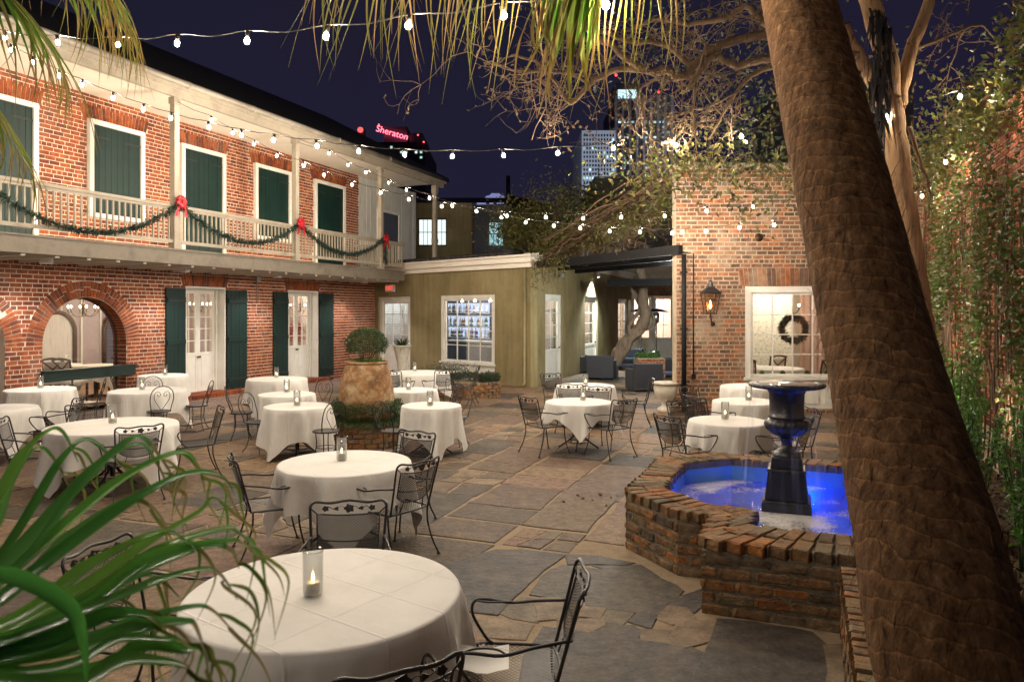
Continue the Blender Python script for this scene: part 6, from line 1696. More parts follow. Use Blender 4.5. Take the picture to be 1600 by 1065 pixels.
def bow(px, z, label):
    c = W1.P(g1(px), GD + 0.13, z); o = thing('ribbon_bow', label, 'bow', tuple(c), 'red ribbon bows'); X = W1.d; N = W1.n; Zv = Vector((0, 0, 1))
    for k in range(8):
        a = 2 * pi * k / 8 + 0.2; dr = (X * cos(a) + Zv * sin(a)).normalized(); sd = dr.cross(N); mb = MB(); vs_ = []
        for i in range(9):
            q = 2 * pi * i / 8; p = c + dr * (0.075 * (1 - cos(q)) ) + N * (0.045 * sin(q))
            vs_ += [p - sd * 0.032, p + sd * 0.032]
        mb.add(vs_, [(2 * i, 2 * i + 1, 2 * i + 3, 2 * i + 2) for i in range(8)], 0, True); mb.build('loop', M['ribbon'], o)
    mb = MB(); mb.sphere(c + N * 0.02, 0.035, 8, 6); mb.build('knot', M['ribbon'], o)
    for s in (-1, 1):
        mb = MB(); p0 = c; p1 = c + X * (s * 0.10) - Zv * 0.14 + N * 0.02; p2 = c + X * (s * 0.13) - Zv * 0.30; sd = X * 0.03
        mb.add([p0 - sd, p0 + sd, p1 - sd, p1 + sd, p2 - sd * 1.2, p2 + sd * 1.2], [(0, 1, 3, 2), (2, 3, 5, 4)]); mb.build('tail', M['ribbon'], o)
bow(276, 4.45, 'red ribbon bow on the first gallery post'); bow(464, 4.45, 'red ribbon bow on the second gallery post'); bow(598, 4.42, 'red ribbon bow on the third gallery post')
# ------------------------------------------------------------------ inside the dining rooms
def make_xchair(arm=False):
    root = empty('dining_chair')
    for x in (-0.21, 0.21):
        mb = MB(); mb.bar((x, 0.21, 0), (x, 0.21, 0.43), 0.04, 0.04, Vector((1, 0, 0))); mb.build('leg', M['wood_dark'], root)
        mb = MB(); mb.tube([(x, -0.24, 0), (x, -0.21, 0.43), (x, -0.25, 0.72), (x * 0.98, -0.30, 0.98)], 0.022, 6); mb.build('leg', M['wood_dark'], root)
    mb = MB(); mb.box((0, 0, 0.46), (0.47, 0.46, 0.07)); o = mb.build('seat', M['linen'], root); bv = o.modifiers.new('bevel', 'BEVEL'); bv.width = 0.02; bv.segments = 2
    mb = MB(); mb.tube(smooth_path([(-0.23, -0.30, 0.96), (0, -0.33, 1.0), (0.23, -0.30, 0.96)], 4), 0.026, 6); mb.tube([(-0.21, -0.225, 0.55), (0.21, -0.225, 0.55)], 0.018, 5); mb.build('back_rails', M['wood_dark'], root)
    for s in (-1, 1):
        mb = MB(); mb.tube([(-0.2 * s, -0.235, 0.56), (0.2 * s, -0.315, 0.95)], 0.014, 5); mb.build('back_cross', M['wood_dark'], root)
    mb = MB(); mb.box((0, -0.245, 0.75), (0.36, 0.02, 0.36), (Vector((1, 0, 0)), Vector((0, 0.98, 0.19)), Vector((0, -0.19, 0.98)))); mb.build('back_pad', M['linen'], root)
    return root
PX = make_xchair()
def xchair(p, face, z, label, grp):
    c = copy_tree(PX); c.location = (p[0], p[1], z); c.rotation_euler = (0, 0, face - pi / 2); tag(c, label, 'chair', grp)
def in_table(p, z, R, label):
    t = thing('dining_table', label, 'table', (p[0], p[1], z), 'dining tables indoors')
    mb = MB(); mb.lathe([(0.0, z + 0.02), (0.28, z + 0.02), (0.05, z + 0.06), (0.05, z + 0.70), (0.0, z + 0.70)], (p[0], p[1], 0), 12); mb.build('pedestal', M['wood_dark'], t)
    mb = MB(); drape(mb, p, R, z + 0.75, R + 0.32, 0.4, int(abs(p[0]) * 100), n=60)
    mb.v = [(a, b, max(c, z + 0.02)) for a, b, c in mb.v]; mb.build('cloth', M['cloth'], t)
g1_ = 'x-backed dining chairs behind the arch'
q = W1.P(W1.s_at(150, -1.6), -1.6); in_table(q, 0.15, 0.55, 'white clothed dining table seen through the brick arch')
xchair(W1.P(W1.s_at(112, -1.0), -1.0), W1.ang() + 0.2, 0.15, 'dark x-backed chair in the middle of the brick arch', g1_)
xchair(W1.P(W1.s_at(90, -1.3), -1.3), W1.ang() + 0.6, 0.15, 'dark x-backed chair at the darker side of the brick arch', g1_)
xchair(W1.P(W1.s_at(188, -1.3), -1.3), W1.ang() + 2.6, 0.15, 'dark x-backed chair beside the arch jamb next to the shutters', g1_)
xchair(W1.P(W1.s_at(172, -2.9), -2.9), W1.ang() + 2.2, 0.15, 'dark x-backed chair deep in the room behind the arch', g1_)
q = W1.P(W1.s_at(92, -2.6), -2.6); in_table(q, 0.15, 0.5, 'white clothed table deep in the room behind the arch')
# chandeliers
def chandelier(p, z, label, n=6, r=0.34, energy=150, color=(1.0, 0.78, 0.52)):
    o = thing('chandelier', label, 'chandelier', (p[0], p[1], z)); c = Vector((p[0], p[1], z))
    mb = MB(); mb.tube([c + Vector((0, 0, 0.95)), c + Vector((0, 0, 0.1))], 0.01, 5); mb.lathe([(0.0, -0.05), (0.05, 0.0), (0.03, 0.1), (0.05, 0.2), (0.015, 0.3)], c, 10); mb.build('stem', M['bronze'], o)
    for k in range(n):
        a = 2 * pi * k / n + 0.2; d = Vector((cos(a), sin(a), 0)); mb = MB()
        mb.tube(smooth_path([c + Vector((0, 0, 0.05)), c + d * r * 0.5 + Vector((0, 0, -0.05)), c + d * r + Vector((0, 0, 0.06))], 4), 0.008, 5); mb.tube([c + d * r + Vector((0, 0, 0.06)), c + d * r + Vector((0, 0, 0.16))], 0.012, 6); mb.build('arm', M['bronze'], o)
        mb = MB(); mb.sphere(c + d * r + Vector((0, 0, 0.195)), 0.022, 6, 5, sc=(1, 1, 1.5)); mb.build('candle_bulb', M['lamp_warm'], o)
    lamp('lamp_light', 'POINT', c + Vector((0, 0, 0.45)), energy, color, o, shadow_soft_size=0.12)
chandelier(W1.P(W1.s_at(130, -2.4), -2.4), 2.1, 'iron candle chandelier glowing inside the brick arch', energy=130)
chandelier(W1.P(W1.s_at(310, -2.2), -2.2), 2.2, 'candle chandelier glowing behind the first french door', energy=220, color=(1, 0.9, 0.78))
chandelier(W1.P(W1.s_at(470, -2.4), -2.4), 2.2, 'candle chandelier glowing behind the second french door', energy=130)
# red armchair-like flowers behind the second french door
def bouquet(p, z, label, mat, rad):
    o = thing('flower_bouquet', label, 'flowers', (p[0], p[1], z)); c = Vector((p[0], p[1], z))
    mb = MB(); mb.lathe([(0.0, 0.0), (0.08, 0.0), (0.10, 0.2), (0.06, 0.3), (0.07, 0.34)], c, 12, caps=False); mb.build('vase', M['jar_white'], o)
    mb = MB()
    for i in range(500): add_leaf(mb, c + Vector((0, 0, 0.34 + rad * 0.7)) + rdir() * rad * rl.random() ** 0.4, 0.08, rdir(), 0.8)
    kind(mb.build('blooms', mat, o), 'stuff')
def pedestal_table(p, z, label):
    t = thing('side_table', label, 'table', (p[0], p[1], z)); mb = MB(); mb.lathe([(0.0, 0.72), (0.3, 0.72), (0.31, 0.75), (0.0, 0.755)], (p[0], p[1], z), 18); mb.build('table_top', M['wood_dark'], t)
    mb = MB(); mb.lathe([(0.0, 0.0), (0.2, 0.01), (0.04, 0.08), (0.04, 0.718), (0.0, 0.719)], (p[0], p[1], z), 12); mb.build('stand', M['wood_dark'], t)
q = W1.P(W1.s_at(462, -1.3), -1.3); pedestal_table(q, 0.15, 'dark side table behind the second french door'); bouquet(q, 0.906, 'red poinsettia bouquet behind the second french door', M['ribbon'], 0.34)
q = W1.P(W1.s_at(192, -3.6), -3.6); pedestal_table(q, 0.15, 'dark side table deep behind the arch'); bouquet(q, 0.906, 'small red bouquet deep behind the brick arch', M['ribbon'], 0.16)
# right dining room
g2_ = 'pale dining chairs behind the wreath window'
in_table((6.1, 17.4), 0.10, 0.75, 'round white table right behind the wreath window'); in_table((5.6, 19.0 - 0.5), 0.10, 0.55, 'white table in front of the leafy screen')
xchair((5.40, 16.95), 1.2, 0.10, 'x-backed dining chair at the window frame below the leafy screen', g2_); xchair((6.45, 18.3), 1.8, 0.10, 'x-backed dining chair behind the wreath', g2_)
xchair((7.05, 17.0), 2.1, 0.10, 'pale dining chair next to the palm trunk behind the window', g2_); xchair((7.4, 20.0), -1.5, 0.10, 'dark dining chair before the pink drape', g2_)
remove_tree(PX)
o = thing('ceiling_lamp', 'round ceiling lamp lighting the room behind the wreath window', 'lamp', (6.6, 17.9, 3.2))
mb = MB(); mb.lathe([(0.0, 3.195), (0.26, 3.195), (0.25, 3.14), (0.0, 3.11)], (6.6, 17.9, 0), 20); mb.build('diffuser', emit('ceiling_glow', (1, 0.9, 0.75), 6), o); mb = MB(); mb.lathe([(0.27, 3.198), (0.28, 3.17), (0.265, 3.16), (0.26, 3.19)], (6.6, 17.9, 0), 20, caps=False); mb.build('trim', M['bronze'], o)
lamp('lamp_light', 'POINT', (6.6, 17.9, 2.85), 130, (1.0, 0.86, 0.68), o, shadow_soft_size=0.2)
chandelier((7.6, 20.3), 2.15, 'candle chandelier before the pink drape', energy=60)
wc = pt(1240, 514, 15.98); wr_ = thing('fir_wreath', 'round fir wreath hanging in the brick wing window', 'wreath', tuple(wc))
mb = MB(); Rw = 0.25; mb.tube([wc + Vector((Rw * cos(a), 0, Rw * sin(a))) for a in [2 * pi * k / 24 for k in range(24)]], 0.02, 5, closed=True); mb.build('ring', M['garland'], wr_)
mb = MB()
for i in range(2600):
    a = rl.uniform(0, 2 * pi); p = wc + Vector((Rw * cos(a), 0, Rw * sin(a))) + rdir() * 0.05 * rl.random(); add_leaf(mb, p, rl.uniform(0.05, 0.12), (rdir() + Vector((cos(a), 0, sin(a))) * 0.3).normalized(), 0.18)
kind(mb.build('needles', M['garland'], wr_), 'stuff')
# small green balls along the sill
for k, px in enumerate((1190, 1223, 1261, 1293)):
    p = pt(px, 583, 16.0); p.z = sill5 + 0.075; o = thing('moss_ball', 'small green moss ball on the sill of the wreath window', 'ball', (p.x, p.y, p.z - 0.055), 'moss balls on the sill')
    mb = MB(); mb.sphere(p, 0.045, 10, 8); mb.build('core', M['leaf_box'], o); mb = MB()
    for i in range(160): d = rdir(); add_leaf(mb, p + d * 0.042, 0.022, (d + rdir() * 0.6).normalized())
    kind(mb.build('moss', M['leaf_box'], o), 'stuff')
mb = MB(); W5.box(mb, w5[0] + 0.1, w5[1] - 0.1, -0.40, -0.131, sill5 - 0.02, sill5 + 0.02); mb.build('inner_sill', M['white'], R1)
# ------------------------------------------------------------------ the bar
WC = Wall(WB.o - Vector((UD.x, UD.y, 0)) * 1.7, WB.d, WB.n)
bs = thing('bar_counter', 'dark bar counter with a pale top behind the bar window', 'counter', tuple(WC.P(WC.s_at(735), 0, 0.05)))
ba, bb = WC.s_at(692), WC.s_at(790); mb = MB(); WC.box(mb, ba, bb, -0.4, 0, 0.05, 1.10); mb.build('front', M['room_dark'], bs)
mb = MB(); WC.box(mb, ba, bb, -0.5, 0.08, 1.102, 1.15); mb.build('counter_top', M['white'], bs)
sh = thing('bar_shelf', 'lit back-bar shelves full of bottles', 'shelf', tuple(WB.P(WB.s_at(735), 0.2, 0.05)))
sa, sb = WB.s_at(688), WB.s_at(780); zs_ = (1.2, 1.62, 2.12)
for z in zs_:
    mb = MB(); WB.box(mb, sa, sb, 0.06, 0.46, z - 0.03, z); mb.build('board', M['white'], sh)
    mb = MB(); WB.box(mb, sa, sb, 0.045, 0.055, z + 0.01, z + 0.36); mb.build('lit_back', emit('bar_glow', (0.62, 0.75, 1.0), 1.3), sh)
for a_ in (sa, sb - 0.04):
    mb = MB(); WB.box(mb, a_, a_ + 0.04, 0.06, 0.46, 0.05, 2.6); mb.build('upright', M['room_dark'], sh)
bcols = [surf('bottle_amber', [(0.30, 0.13, 0.03)], 2, 2, 0.1), surf('bottle_clear', [(0.6, 0.65, 0.66)], 2, 2, 0.1), surf('bottle_green', [(0.03, 0.16, 0.06)], 2, 2, 0.1), surf('bottle_red', [(0.4, 0.03, 0.03)], 2, 2, 0.1), surf('bottle_blue', [(0.05, 0.12, 0.5)], 2, 2, 0.1)]
bnames = ['amber', 'clear', 'green', 'red', 'blue']; bmesh_ = []
for k, m_ in enumerate(bcols):
    mb = MB(); mb.lathe([(0.0, 0.0), (0.042, 0.0), (0.043, 0.19), (0.035, 0.22), (0.015, 0.25), (0.014, 0.31), (0.0, 0.312)], n=9); g = mb.mesh('bottle', m_)
    mb = MB(); mb.lathe([(0.0435, 0.06), (0.0437, 0.14)], n=9, caps=False); lb_ = mb.mesh('bottle_label', M['sign_white']); bmesh_.append((g, lb_))
for z in zs_:
    t = sa + 0.1
    while t < sb - 0.1:
        k = rl.choices(range(5), [4, 5, 2, 1, 2])[0]; e = mesh_obj('bottle', bmesh_[k][0]); e.location = WB.P(t, 0.3 + rl.uniform(-.06, .06), z + 0.002); e.scale = (1, 1, rl.uniform(0.85, 1.15))
        mesh_obj('bottle_label', bmesh_[k][1], e); tag(e, bnames[k] + ' glass bottle on the back-bar shelves', 'bottle', bnames[k] + ' bar bottles'); t += rl.uniform(0.10, 0.19)
for px, z in ((722, 2.55), (742, 2.55), (766, 2.55)):
    p = WC.P(WC.s_at(px), 0.0, z); o = thing('pendant_lamp', 'small glowing pendant lamp over the bar counter', 'lamp', tuple(p), 'bar pendant lamps')
    mb = MB(); mb.tube([p + Vector((0, 0, 0.05)), p + Vector((0, 0, 0.64))], 0.006, 5); mb.build('cord', M['cable'], o); mb = MB(); mb.sphere(p, 0.055, 8, 6); mb.build('globe', M['lamp_warm'], o)
p = WC.P(WC.s_at(735), -0.6, 3.0); o = thing('bar_ceiling_lamp', 'cool ceiling lamp inside the bar room', 'lamp', tuple(p)); mb = MB(); mb.lathe([(0.0, 3.14), (0.12, 3.15), (0.12, 3.19), (0.0, 3.19)], (p.x, p.y, 0), 14); mb.build('diffuser', M['lamp_cool'], o); mb = MB(); mb.lathe([(0.125, 3.195), (0.15, 3.19), (0.13, 3.15)], (p.x, p.y, 0), 14, caps=False); mb.build('trim', M['steel'], o)
lamp('lamp_light', 'POINT', p, 170, (0.78, 0.88, 1.0), o, shadow_soft_size=0.15)
def room_lamp(p, label, energy, color):
    o = thing('ceiling_lamp', label, 'lamp', tuple(p)); c = Vector(p)
    mb = MB(); mb.lathe([(0.0, -0.03), (0.12, -0.02), (0.13, 0.03), (0.0, 0.04)], c, 14); mb.build('diffuser', M['lamp_white'], o); mb = MB(); mb.lathe([(0.135, 0.03), (0.15, 0.045), (0.0, 0.046)], c, 14); mb.build('trim', M['white'], o)
    lamp('lamp_light', 'POINT', c - Vector((0, 0, 0.25)), energy, color, o, shadow_soft_size=0.15)
room_lamp(W2.P(s2(615), -0.75, 3.12), 'ceiling lamp behind the white corner door', 60, (0.85, 0.95, 1.0))
for k, px in enumerate((865, 924, 974)): room_lamp(W3.P(W3.s_at(px), -1.2, 3.1), 'ceiling lamp behind the %s side door of the stucco building' % ('first', 'second', 'third')[k], 150, (1.0, 0.95, 0.88))
room_lamp(W4.P(s4(1005), -1.5, 3.2), 'ceiling lamp behind the glazed wall near the vine', 260, (1.0, 0.88, 0.74)); room_lamp(W4.P(s4(1050), -1.5, 3.2), 'ceiling lamp behind the glazed wall near the brick wing', 260, (1.0, 0.88, 0.74))
fr = thing('framed_picture', 'small framed print hanging behind the white corner door', 'picture', tuple(W2.P(s2(626), -1.1, 1.9)))
mb = MB(); W2.box(mb, W2.s_at(619, -1.1), W2.s_at(633, -1.1), -1.145, -1.11, 1.75, 2.4); mb.build('frame', M['sign_white'], fr); mb = MB(); W2.box(mb, W2.s_at(623, -1.1), W2.s_at(629, -1.1), -1.107, -1.10, 1.9, 2.22); mb.build('print', M['room_dark'], fr)
# ------------------------------------------------------------------ palms
rp = random.Random(33)
def palm_blade(mb, pts, w, mi=0, tip_mi=None, tip_from=0.6, crease=0.35, N=None, tp=(0.45, 1.1)):
    """folded strip along a path: V section, tapering to a thread"""
    P = smooth_path(pts, 6); n = len(P); L = []
    for i, p in enumerate(P):
        k = i / (n - 1); ww = w * min(1, 0.25 + k * 3.5) * (1 - min(1, max(0, (k - tp[0]) / (1.0 - tp[0]))) ** (1 / tp[1]) * 0.95)
        d = (P[min(i + 1, n - 1)] - P[max(i - 1, 0)]).normalized(); L.append((p, d, ww))
    x0 = None; vs = []
    for p, d, ww in L:
        up = Vector((0, 0, 1)) if abs(d.z) < 0.95 else Vector((0, 1, 0))
        x = d.cross(up if N is None else N).normalized()
        if x0 is not None and x.dot(x0) < 0: x = -x
        x0 = x if x0 is None else (x0 * 0.6 + x * 0.4).normalized(); nrm = x0.cross(d).normalized()
        vs += [p - x0 * ww / 2 + nrm * ww * crease * 0.5, p - nrm * ww * crease * 0.25, p + x0 * ww / 2 + nrm * ww * crease * 0.5]
    base = len(mb.v); mb.v.extend([tuple(v) for v in vs])
    for i in range(n - 1):
        m_ = mi if (tip_mi is None or i / (n - 1) < tip_from) else tip_mi; a = base + 3 * i
        mb.f += [(a, a + 1, a + 4, a + 3), (a + 1, a + 2, a + 5, a + 4)]; mb.m += [m_, m_]; mb.smooth += [True, True]
# leaning palm
tb, tt_ = Vector((1.62, 2.42, 0.0)), None
TP = [pt(1500, 1065, 2.30), pt(1436, 800, 2.58), pt(1376, 555, 2.98), pt(1317, 300, 3.42), pt(1247, 0, 4.15), pt(1212, -200, 4.65), pt(1188, -400, 5.1)]
TP = [Vector((1.66, 2.02, 0.0)), Vector((1.56, 2.12, 0.5))] + TP
TR = [0.30, 0.262, 0.240, 0.222, 0.206, 0.203, 0.190, 0.185, 0.18]
pm = thing('palm_tree', 'leaning palm with ringed brown trunk beside the fountain', 'palm tree', tuple(TP[0]))
ax_ = smooth_path(TP, 48); NN = 48
mb = MB(); vs_ = []; rows = len(ax_); dist = 0
for i, p in enumerate(ax_):
    if i: dist += (p - ax_[i - 1]).length
    k = i / rows
    d = (ax_[min(i + 1, rows - 1)] - ax_[max(i - 1, 0)]).normalized(); x = d.cross(Vector((0, 1, 0))).normalized(); y = d.cross(x)
    fk = k * (len(TR) - 1); ik = min(int(fk), len(TR) - 2); R0 = TR[ik] + (TR[ik + 1] - TR[ik]) * (fk - ik)
    for q in range(NN):
        a = 2 * pi * q / NN
        u = dist + 0.10 * sin(a + 0.6) + 0.014 * sin(3 * a + dist * 5) + 0.008 * sin(7 * a - dist * 9)
        ring = ((u + 0.045 * sin(dist * 6.1) + 0.03 * sin(dist * 13.7)) / 0.066) % 1.0
        rr = R0 * (1 + 0.011 * (ring ** 2.0) - 0.006 * (ring > 0.9) + 0.006 * sin(11 * a + 7 * sin(dist * 3)) + 0.010 * sin(23 * a + dist * 17))
        vs_.append(p + (x * cos(a) + y * sin(a)) * rr)
mb.add(vs_, [(i * NN + q, i * NN + (q + 1) % NN, (i + 1) * NN + (q + 1) % NN, (i + 1) * NN + q) for i in range(rows - 1) for q in range(NN)], 0, True)
mb.build('trunk', M['palm_bark'], pm)
mb = MB()
for k in range(1700):                       # torn fibre along the lit edge of the trunk
    i = rp.randrange(int(rows * 0.12), int(rows * 0.75)); a = rp.uniform(0, 2 * pi); p = vs_[i * NN + int(a / 2 / pi * NN) % NN]; c = ax_[i]; o_ = (p - c).normalized()
    add_blade(mb, p - o_ * 0.01, (o_ * 0.5 + Vector((rp.uniform(-.5, .5), rp.uniform(-.5, .5), rp.choice([-1, 1]) * 0.9))), rp.uniform(0.03, 0.13), 0.005, 0.3, 2)
kind(mb.build('bark_fibre', M['palm_bark'], pm), 'stuff')
crown = TP[-1]
def frond(parent, hub, out, n, L, spread, droop, mats, w=0.03, seed=0, name='frond', tipdrop=0.5, stalk_from=None):
    """fan frond: stalk, then blades spreading from the hub and hanging at their tips"""
    r = random.Random(seed); out = Vector(out).normalized(); side = out.cross(Vector((0, 0, 1)))
    if side.length < 1e-3: side = Vector((1, 0, 0))
    side.normalize(); up = side.cross(out)
    mb = MB()
    if stalk_from is not None: mb.tube(smooth_path([Vector(stalk_from), (Vector(stalk_from) + hub) / 2 + Vector((0, 0, 0.15)), hub], 4), 0.016, 6, mi=0)
    for i in range(n):
        a = (i / (n - 1) - 0.5) * spread + r.uniform(-.03, .03)
        d = (out * cos(a) + side * sin(a) + up * 0.12 * cos(a * 2)).normalized()
        l = L * (0.72 + 0.28 * cos(a)) * r.uniform(0.85, 1.12)
        p0 = hub; p1 = hub + d * l * 0.35 + Vector((0, 0, -droop * 0.05 * l)); p2 = hub + d * l * 0.68 + Vector((0, 0, -droop * 0.30 * l))
        tw = Vector((r.uniform(-.06, .06), r.uniform(-.06, .06), 0))
        p3 = p2 + d * l * 0.14 + Vector((0, 0, -tipdrop * 0.45 * l)) + tw; p4 = p3 + d * l * 0.02 + Vector((0, 0, -tipdrop * 0.55 * l * r.uniform(0.6, 1.3))) + tw * 1.5
        palm_blade(mb, [p0, p1, p2, p3, p4], w * r.uniform(0.8, 1.15), 0, 1, 0.55)
    return mb.build(name, mats, parent)
OLD = [M['palm_old'], M['palm_old']]
# fronds of the leaning palm hanging into the top of the view
for k, (px, py, Y, ox, oy, oz, n, L, sp, dr, td, w) in enumerate((
    (625, -155, 3.9, -0.5, 0.3, -0.35, 30, 0.62, 2.0, 0.9, 0.75, 0.014),
    (730, -195, 3.7, -0.4, 0.3, -0.45, 26, 0.60, 2.0, 0.9, 0.70, 0.012),
    (820, -165, 3.9, -0.3, 0.4, -0.5, 26, 0.62, 2.2, 0.9, 0.70, 0.013),
    (945, -190, 3.8, -0.25, 0.2, -0.95, 26, 0.92, 0.95, 0.5, 0.25, 0.030),
    (1010, -190, 3.8, -0.2, 0.4, -0.6, 24, 0.75, 1.8, 0.9, 0.70, 0.014))):
    frond(pm, pt(px, py, Y), (ox, oy, oz), n, L, sp, dr, [M['palm_old'], M['palm_old']] if k != 3 else [M['palm_tip'], M['palm_old']], w, 50 + k, tipdrop=td, stalk_from=crown)
for k, a in enumerate((20, 95, 150, -40, -110)):  # rest of its crown, above the picture
    a = radians(a); h = crown + Vector((cos(a) * 0.9, sin(a) * 0.9, 0.5)); frond(pm, h, (cos(a), sin(a), -0.05), 18, 0.8, 3.6, 0.5, [M['palm_leaf'], M['palm_tip']], 0.045, 80 + k, stalk_from=crown)
# second palm, above the left edge
p2_ = Vector((-5.1, 4.6, 0)); pl2 = thing('palm_tree', "palm outside the picture's edge whose fronds hang before the gallery", 'palm tree', tuple(p2_))
top2 = Vector((-4.3, 5.0, 5.6)); mb = MB(); mb.tube(smooth_path([p2_, Vector((-4.9, 4.7, 2.0)), Vector((-4.6, 4.9, 4.0)), top2], 6), 0.17, 12); mb.build('trunk', M['palm_bark'], pl2)
for k, (px, py, Y, ox, oy, oz, n, L, sp, dr, td, w) in enumerate((
    (40, -110, 5.0, 0.75, 0.2, -0.35, 40, 0.85, 2.4, 0.8, 0.6, 0.022), (-30, -40, 4.9, 0.7, 0.1, -0.6, 36, 0.8, 2.2, 0.8, 0.6, 0.022), (120, -90, 5.3, 0.45, 0.2, -0.6, 30, 0.6, 2.0, 0.9, 0.7, 0.018), (-50, 120, 4.6, 0.5, 0.2, -0.7, 18, 0.62, 1.7, 0.8, 0.55, 0.022))):
    frond(pl2, pt(px, py, Y), (ox, oy, oz), n, L, sp, dr, [M['palm_tip'], M['palm_old']], w, 120 + k, tipdrop=td, stalk_from=top2)
# low fan palm close to the viewer: blades fanning over the lower left corner
fp = thing('fan_palm', 'glossy green fan palm leaf reaching in close at lower left', 'palm', (-1.75, 1.0, 0.0))
mb = MB(); mb.tube(smooth_path([Vector((-1.75, 1.0, 0.0)), Vector((-1.6, 1.1, 0.8)), pt(-190, 1100, 1.02)], 5), 0.02, 8); mb.build('stalk', M['palm_leaf'], fp)
LN = Vector((-0.10, -0.40, 0.90)).normalized(); hubp = pt(-190, 1100, 1.02)
def leaf_pt(px, py, off=0.0):
    r_ = Vector(((px - CX) / F, 1, -(py - HY) / F)); c_ = Vector((0, 0, H)); t_ = LN.dot(hubp - c_) / LN.dot(r_); return c_ + r_ * t_ + LN * off
blades = [  # px/py path of each blade and its drooping tip
 [(10, 860), (95, 720), (135, 690), (190, 730), (245, 800)], [(30, 880), (150, 745), (215, 690), (262, 735), (320, 860)],
 [(40, 900), (190, 770), (282, 722), (330, 770), (345, 850)], [(60, 930), (210, 810), (300, 765), (372, 770), (405, 830)],
 [(80, 950), (230, 845), (310, 800), (345, 765), (400, 808)], [(90, 975), (250, 870), (350, 838), (385, 848), (440, 905)],
 [(100, 990), (235, 905), (330, 870), (385, 890), (398, 935)], [(100, 1005), (250, 935), (320, 915), (365, 930), (405, 1010)],
 [(90, 1015), (220, 965), (300, 945), (345, 962), (392, 1020)], [(110, 1030), (230, 985), (290, 978), (318, 1000), (338, 1075)],
 [(60, 1035), (160, 985), (215, 975), (255, 985), (285, 1035)], [(0, 830), (50, 735), (85, 690), (118, 705), (150, 790)],
 [(-20, 850), (20, 760), (60, 700), (100, 740), (130, 830)], [(90, 1060), (190, 1015), (260, 1008), (300, 1020), (330, 1050)],
 [(20, 960), (120, 860), (200, 800), (255, 812), (300, 880)], [(40, 1000), (150, 915), (240, 860), (300, 862), (360, 930)],
 [(20, 1020), (120, 955), (200, 905), (260, 900), (310, 950)], [(-10, 1040), (80, 990), (160, 945), (215, 945), (262, 1000)]]
blades += [[(x0 + 8, y0 + 26) if j == 0 else (x0 + rp.uniform(-14, 14), y0 + 24 + rp.uniform(-8, 14)) for j, (x0, y0) in enumerate(b_)] for b_ in blades[1:14:4]]
for i, bl_ in enumerate(blades):
    mb = MB(); pts_ = [hubp + LN * 0.004 * i]
    for j, (x, y) in enumerate(bl_):
        if j >= 3: x, y = bl_[2][0] + (x - bl_[2][0]) * 0.72, bl_[2][1] + (y - bl_[2][1]) * 0.55
        pts_.append(leaf_pt(x, y, 0.012 * (i % 4) + rp.uniform(-.006, .006)))
    palm_blade(mb, pts_, 0.030 * rp.uniform(0.7, 1.2), 0, 1, 0.72, 0.5, LN + Vector((rp.uniform(-.3, .3), rp.uniform(-.35, .1), 0)), (0.40, 1.9))
    e = pts_[-2]; f_ = pts_[-1]
    for q in range(2):    # split, curling ends
        g_ = e.lerp(f_, rp.uniform(0.1, 0.7)); palm_blade(mb, [g_, g_ + Vector((rp.uniform(0, .04), 0, -0.01)), g_ + Vector((rp.uniform(.01, .06), rp.uniform(-.02, .02), -0.05)), g_ + Vector((rp.uniform(.0, .07), rp.uniform(-.02, .02), -rp.uniform(.09, .16)))], 0.006, 1, 1, 0.6, 0.35, Vector((0, -1, 0.3)))
    mb.build('leaf_blade', [M['palm_leaf'], M['palm_tip']], fp)
mb = MB(); palm_blade(mb, [pt(-60, 890, 0.95), pt(30, 905, 0.95), pt(110, 950, 0.95), pt(132, 1010, 0.95), pt(136, 1080, 0.95)], 0.022, 0, 1, 0.95, 0.5, Vector((0.1, -0.7, 0.7))); mb.build('leaf_blade', [M['palm_leaf'], M['palm_tip']], fp)

# ------------------------------------------------------------------ crape tree with bare crooked limbs
ct = thing('crooked_tree', 'pale crooked tree spreading bare limbs across the sky behind the palm', 'tree', tuple(pt(1452, 700, 9.2)[:2]) + (0.0,))
rt = random.Random(8)
def limb(mb, pts, r0, r1, Y=9.2, wig=0.03):
    P = []
    for q in pts: P.append(pt(q[0], q[1], q[2] if len(q) > 2 else Y))
    S = smooth_path(P, 5); n = len(S)
    S = [p + Vector((rt.uniform(-wig, wig) * 0.4, rt.uniform(-wig, wig), rt.uniform(-wig, wig) * 0.4)) for p in S]
    mb.tube(S, [r0 + (r1 - r0) * (i / (n - 1)) for i in range(n)], 7); return S
mb = MB()
trunk = limb(mb, [(1462, 690), (1448, 560), (1428, 430), (1412, 320), (1398, 210), (1385, 100), (1365, 20), (1340, -60)], 0.17, 0.12)
limb(mb, [(1398, 210), (1375, 150), (1345, 90), (1318, 40)], 0.10, 0.07); limb(mb, [(1402, 170), (1425, 80), (1450, 10), (1470, -60)], 0.09, 0.06)
mb.build('trunk', M['bark_lit'], ct)
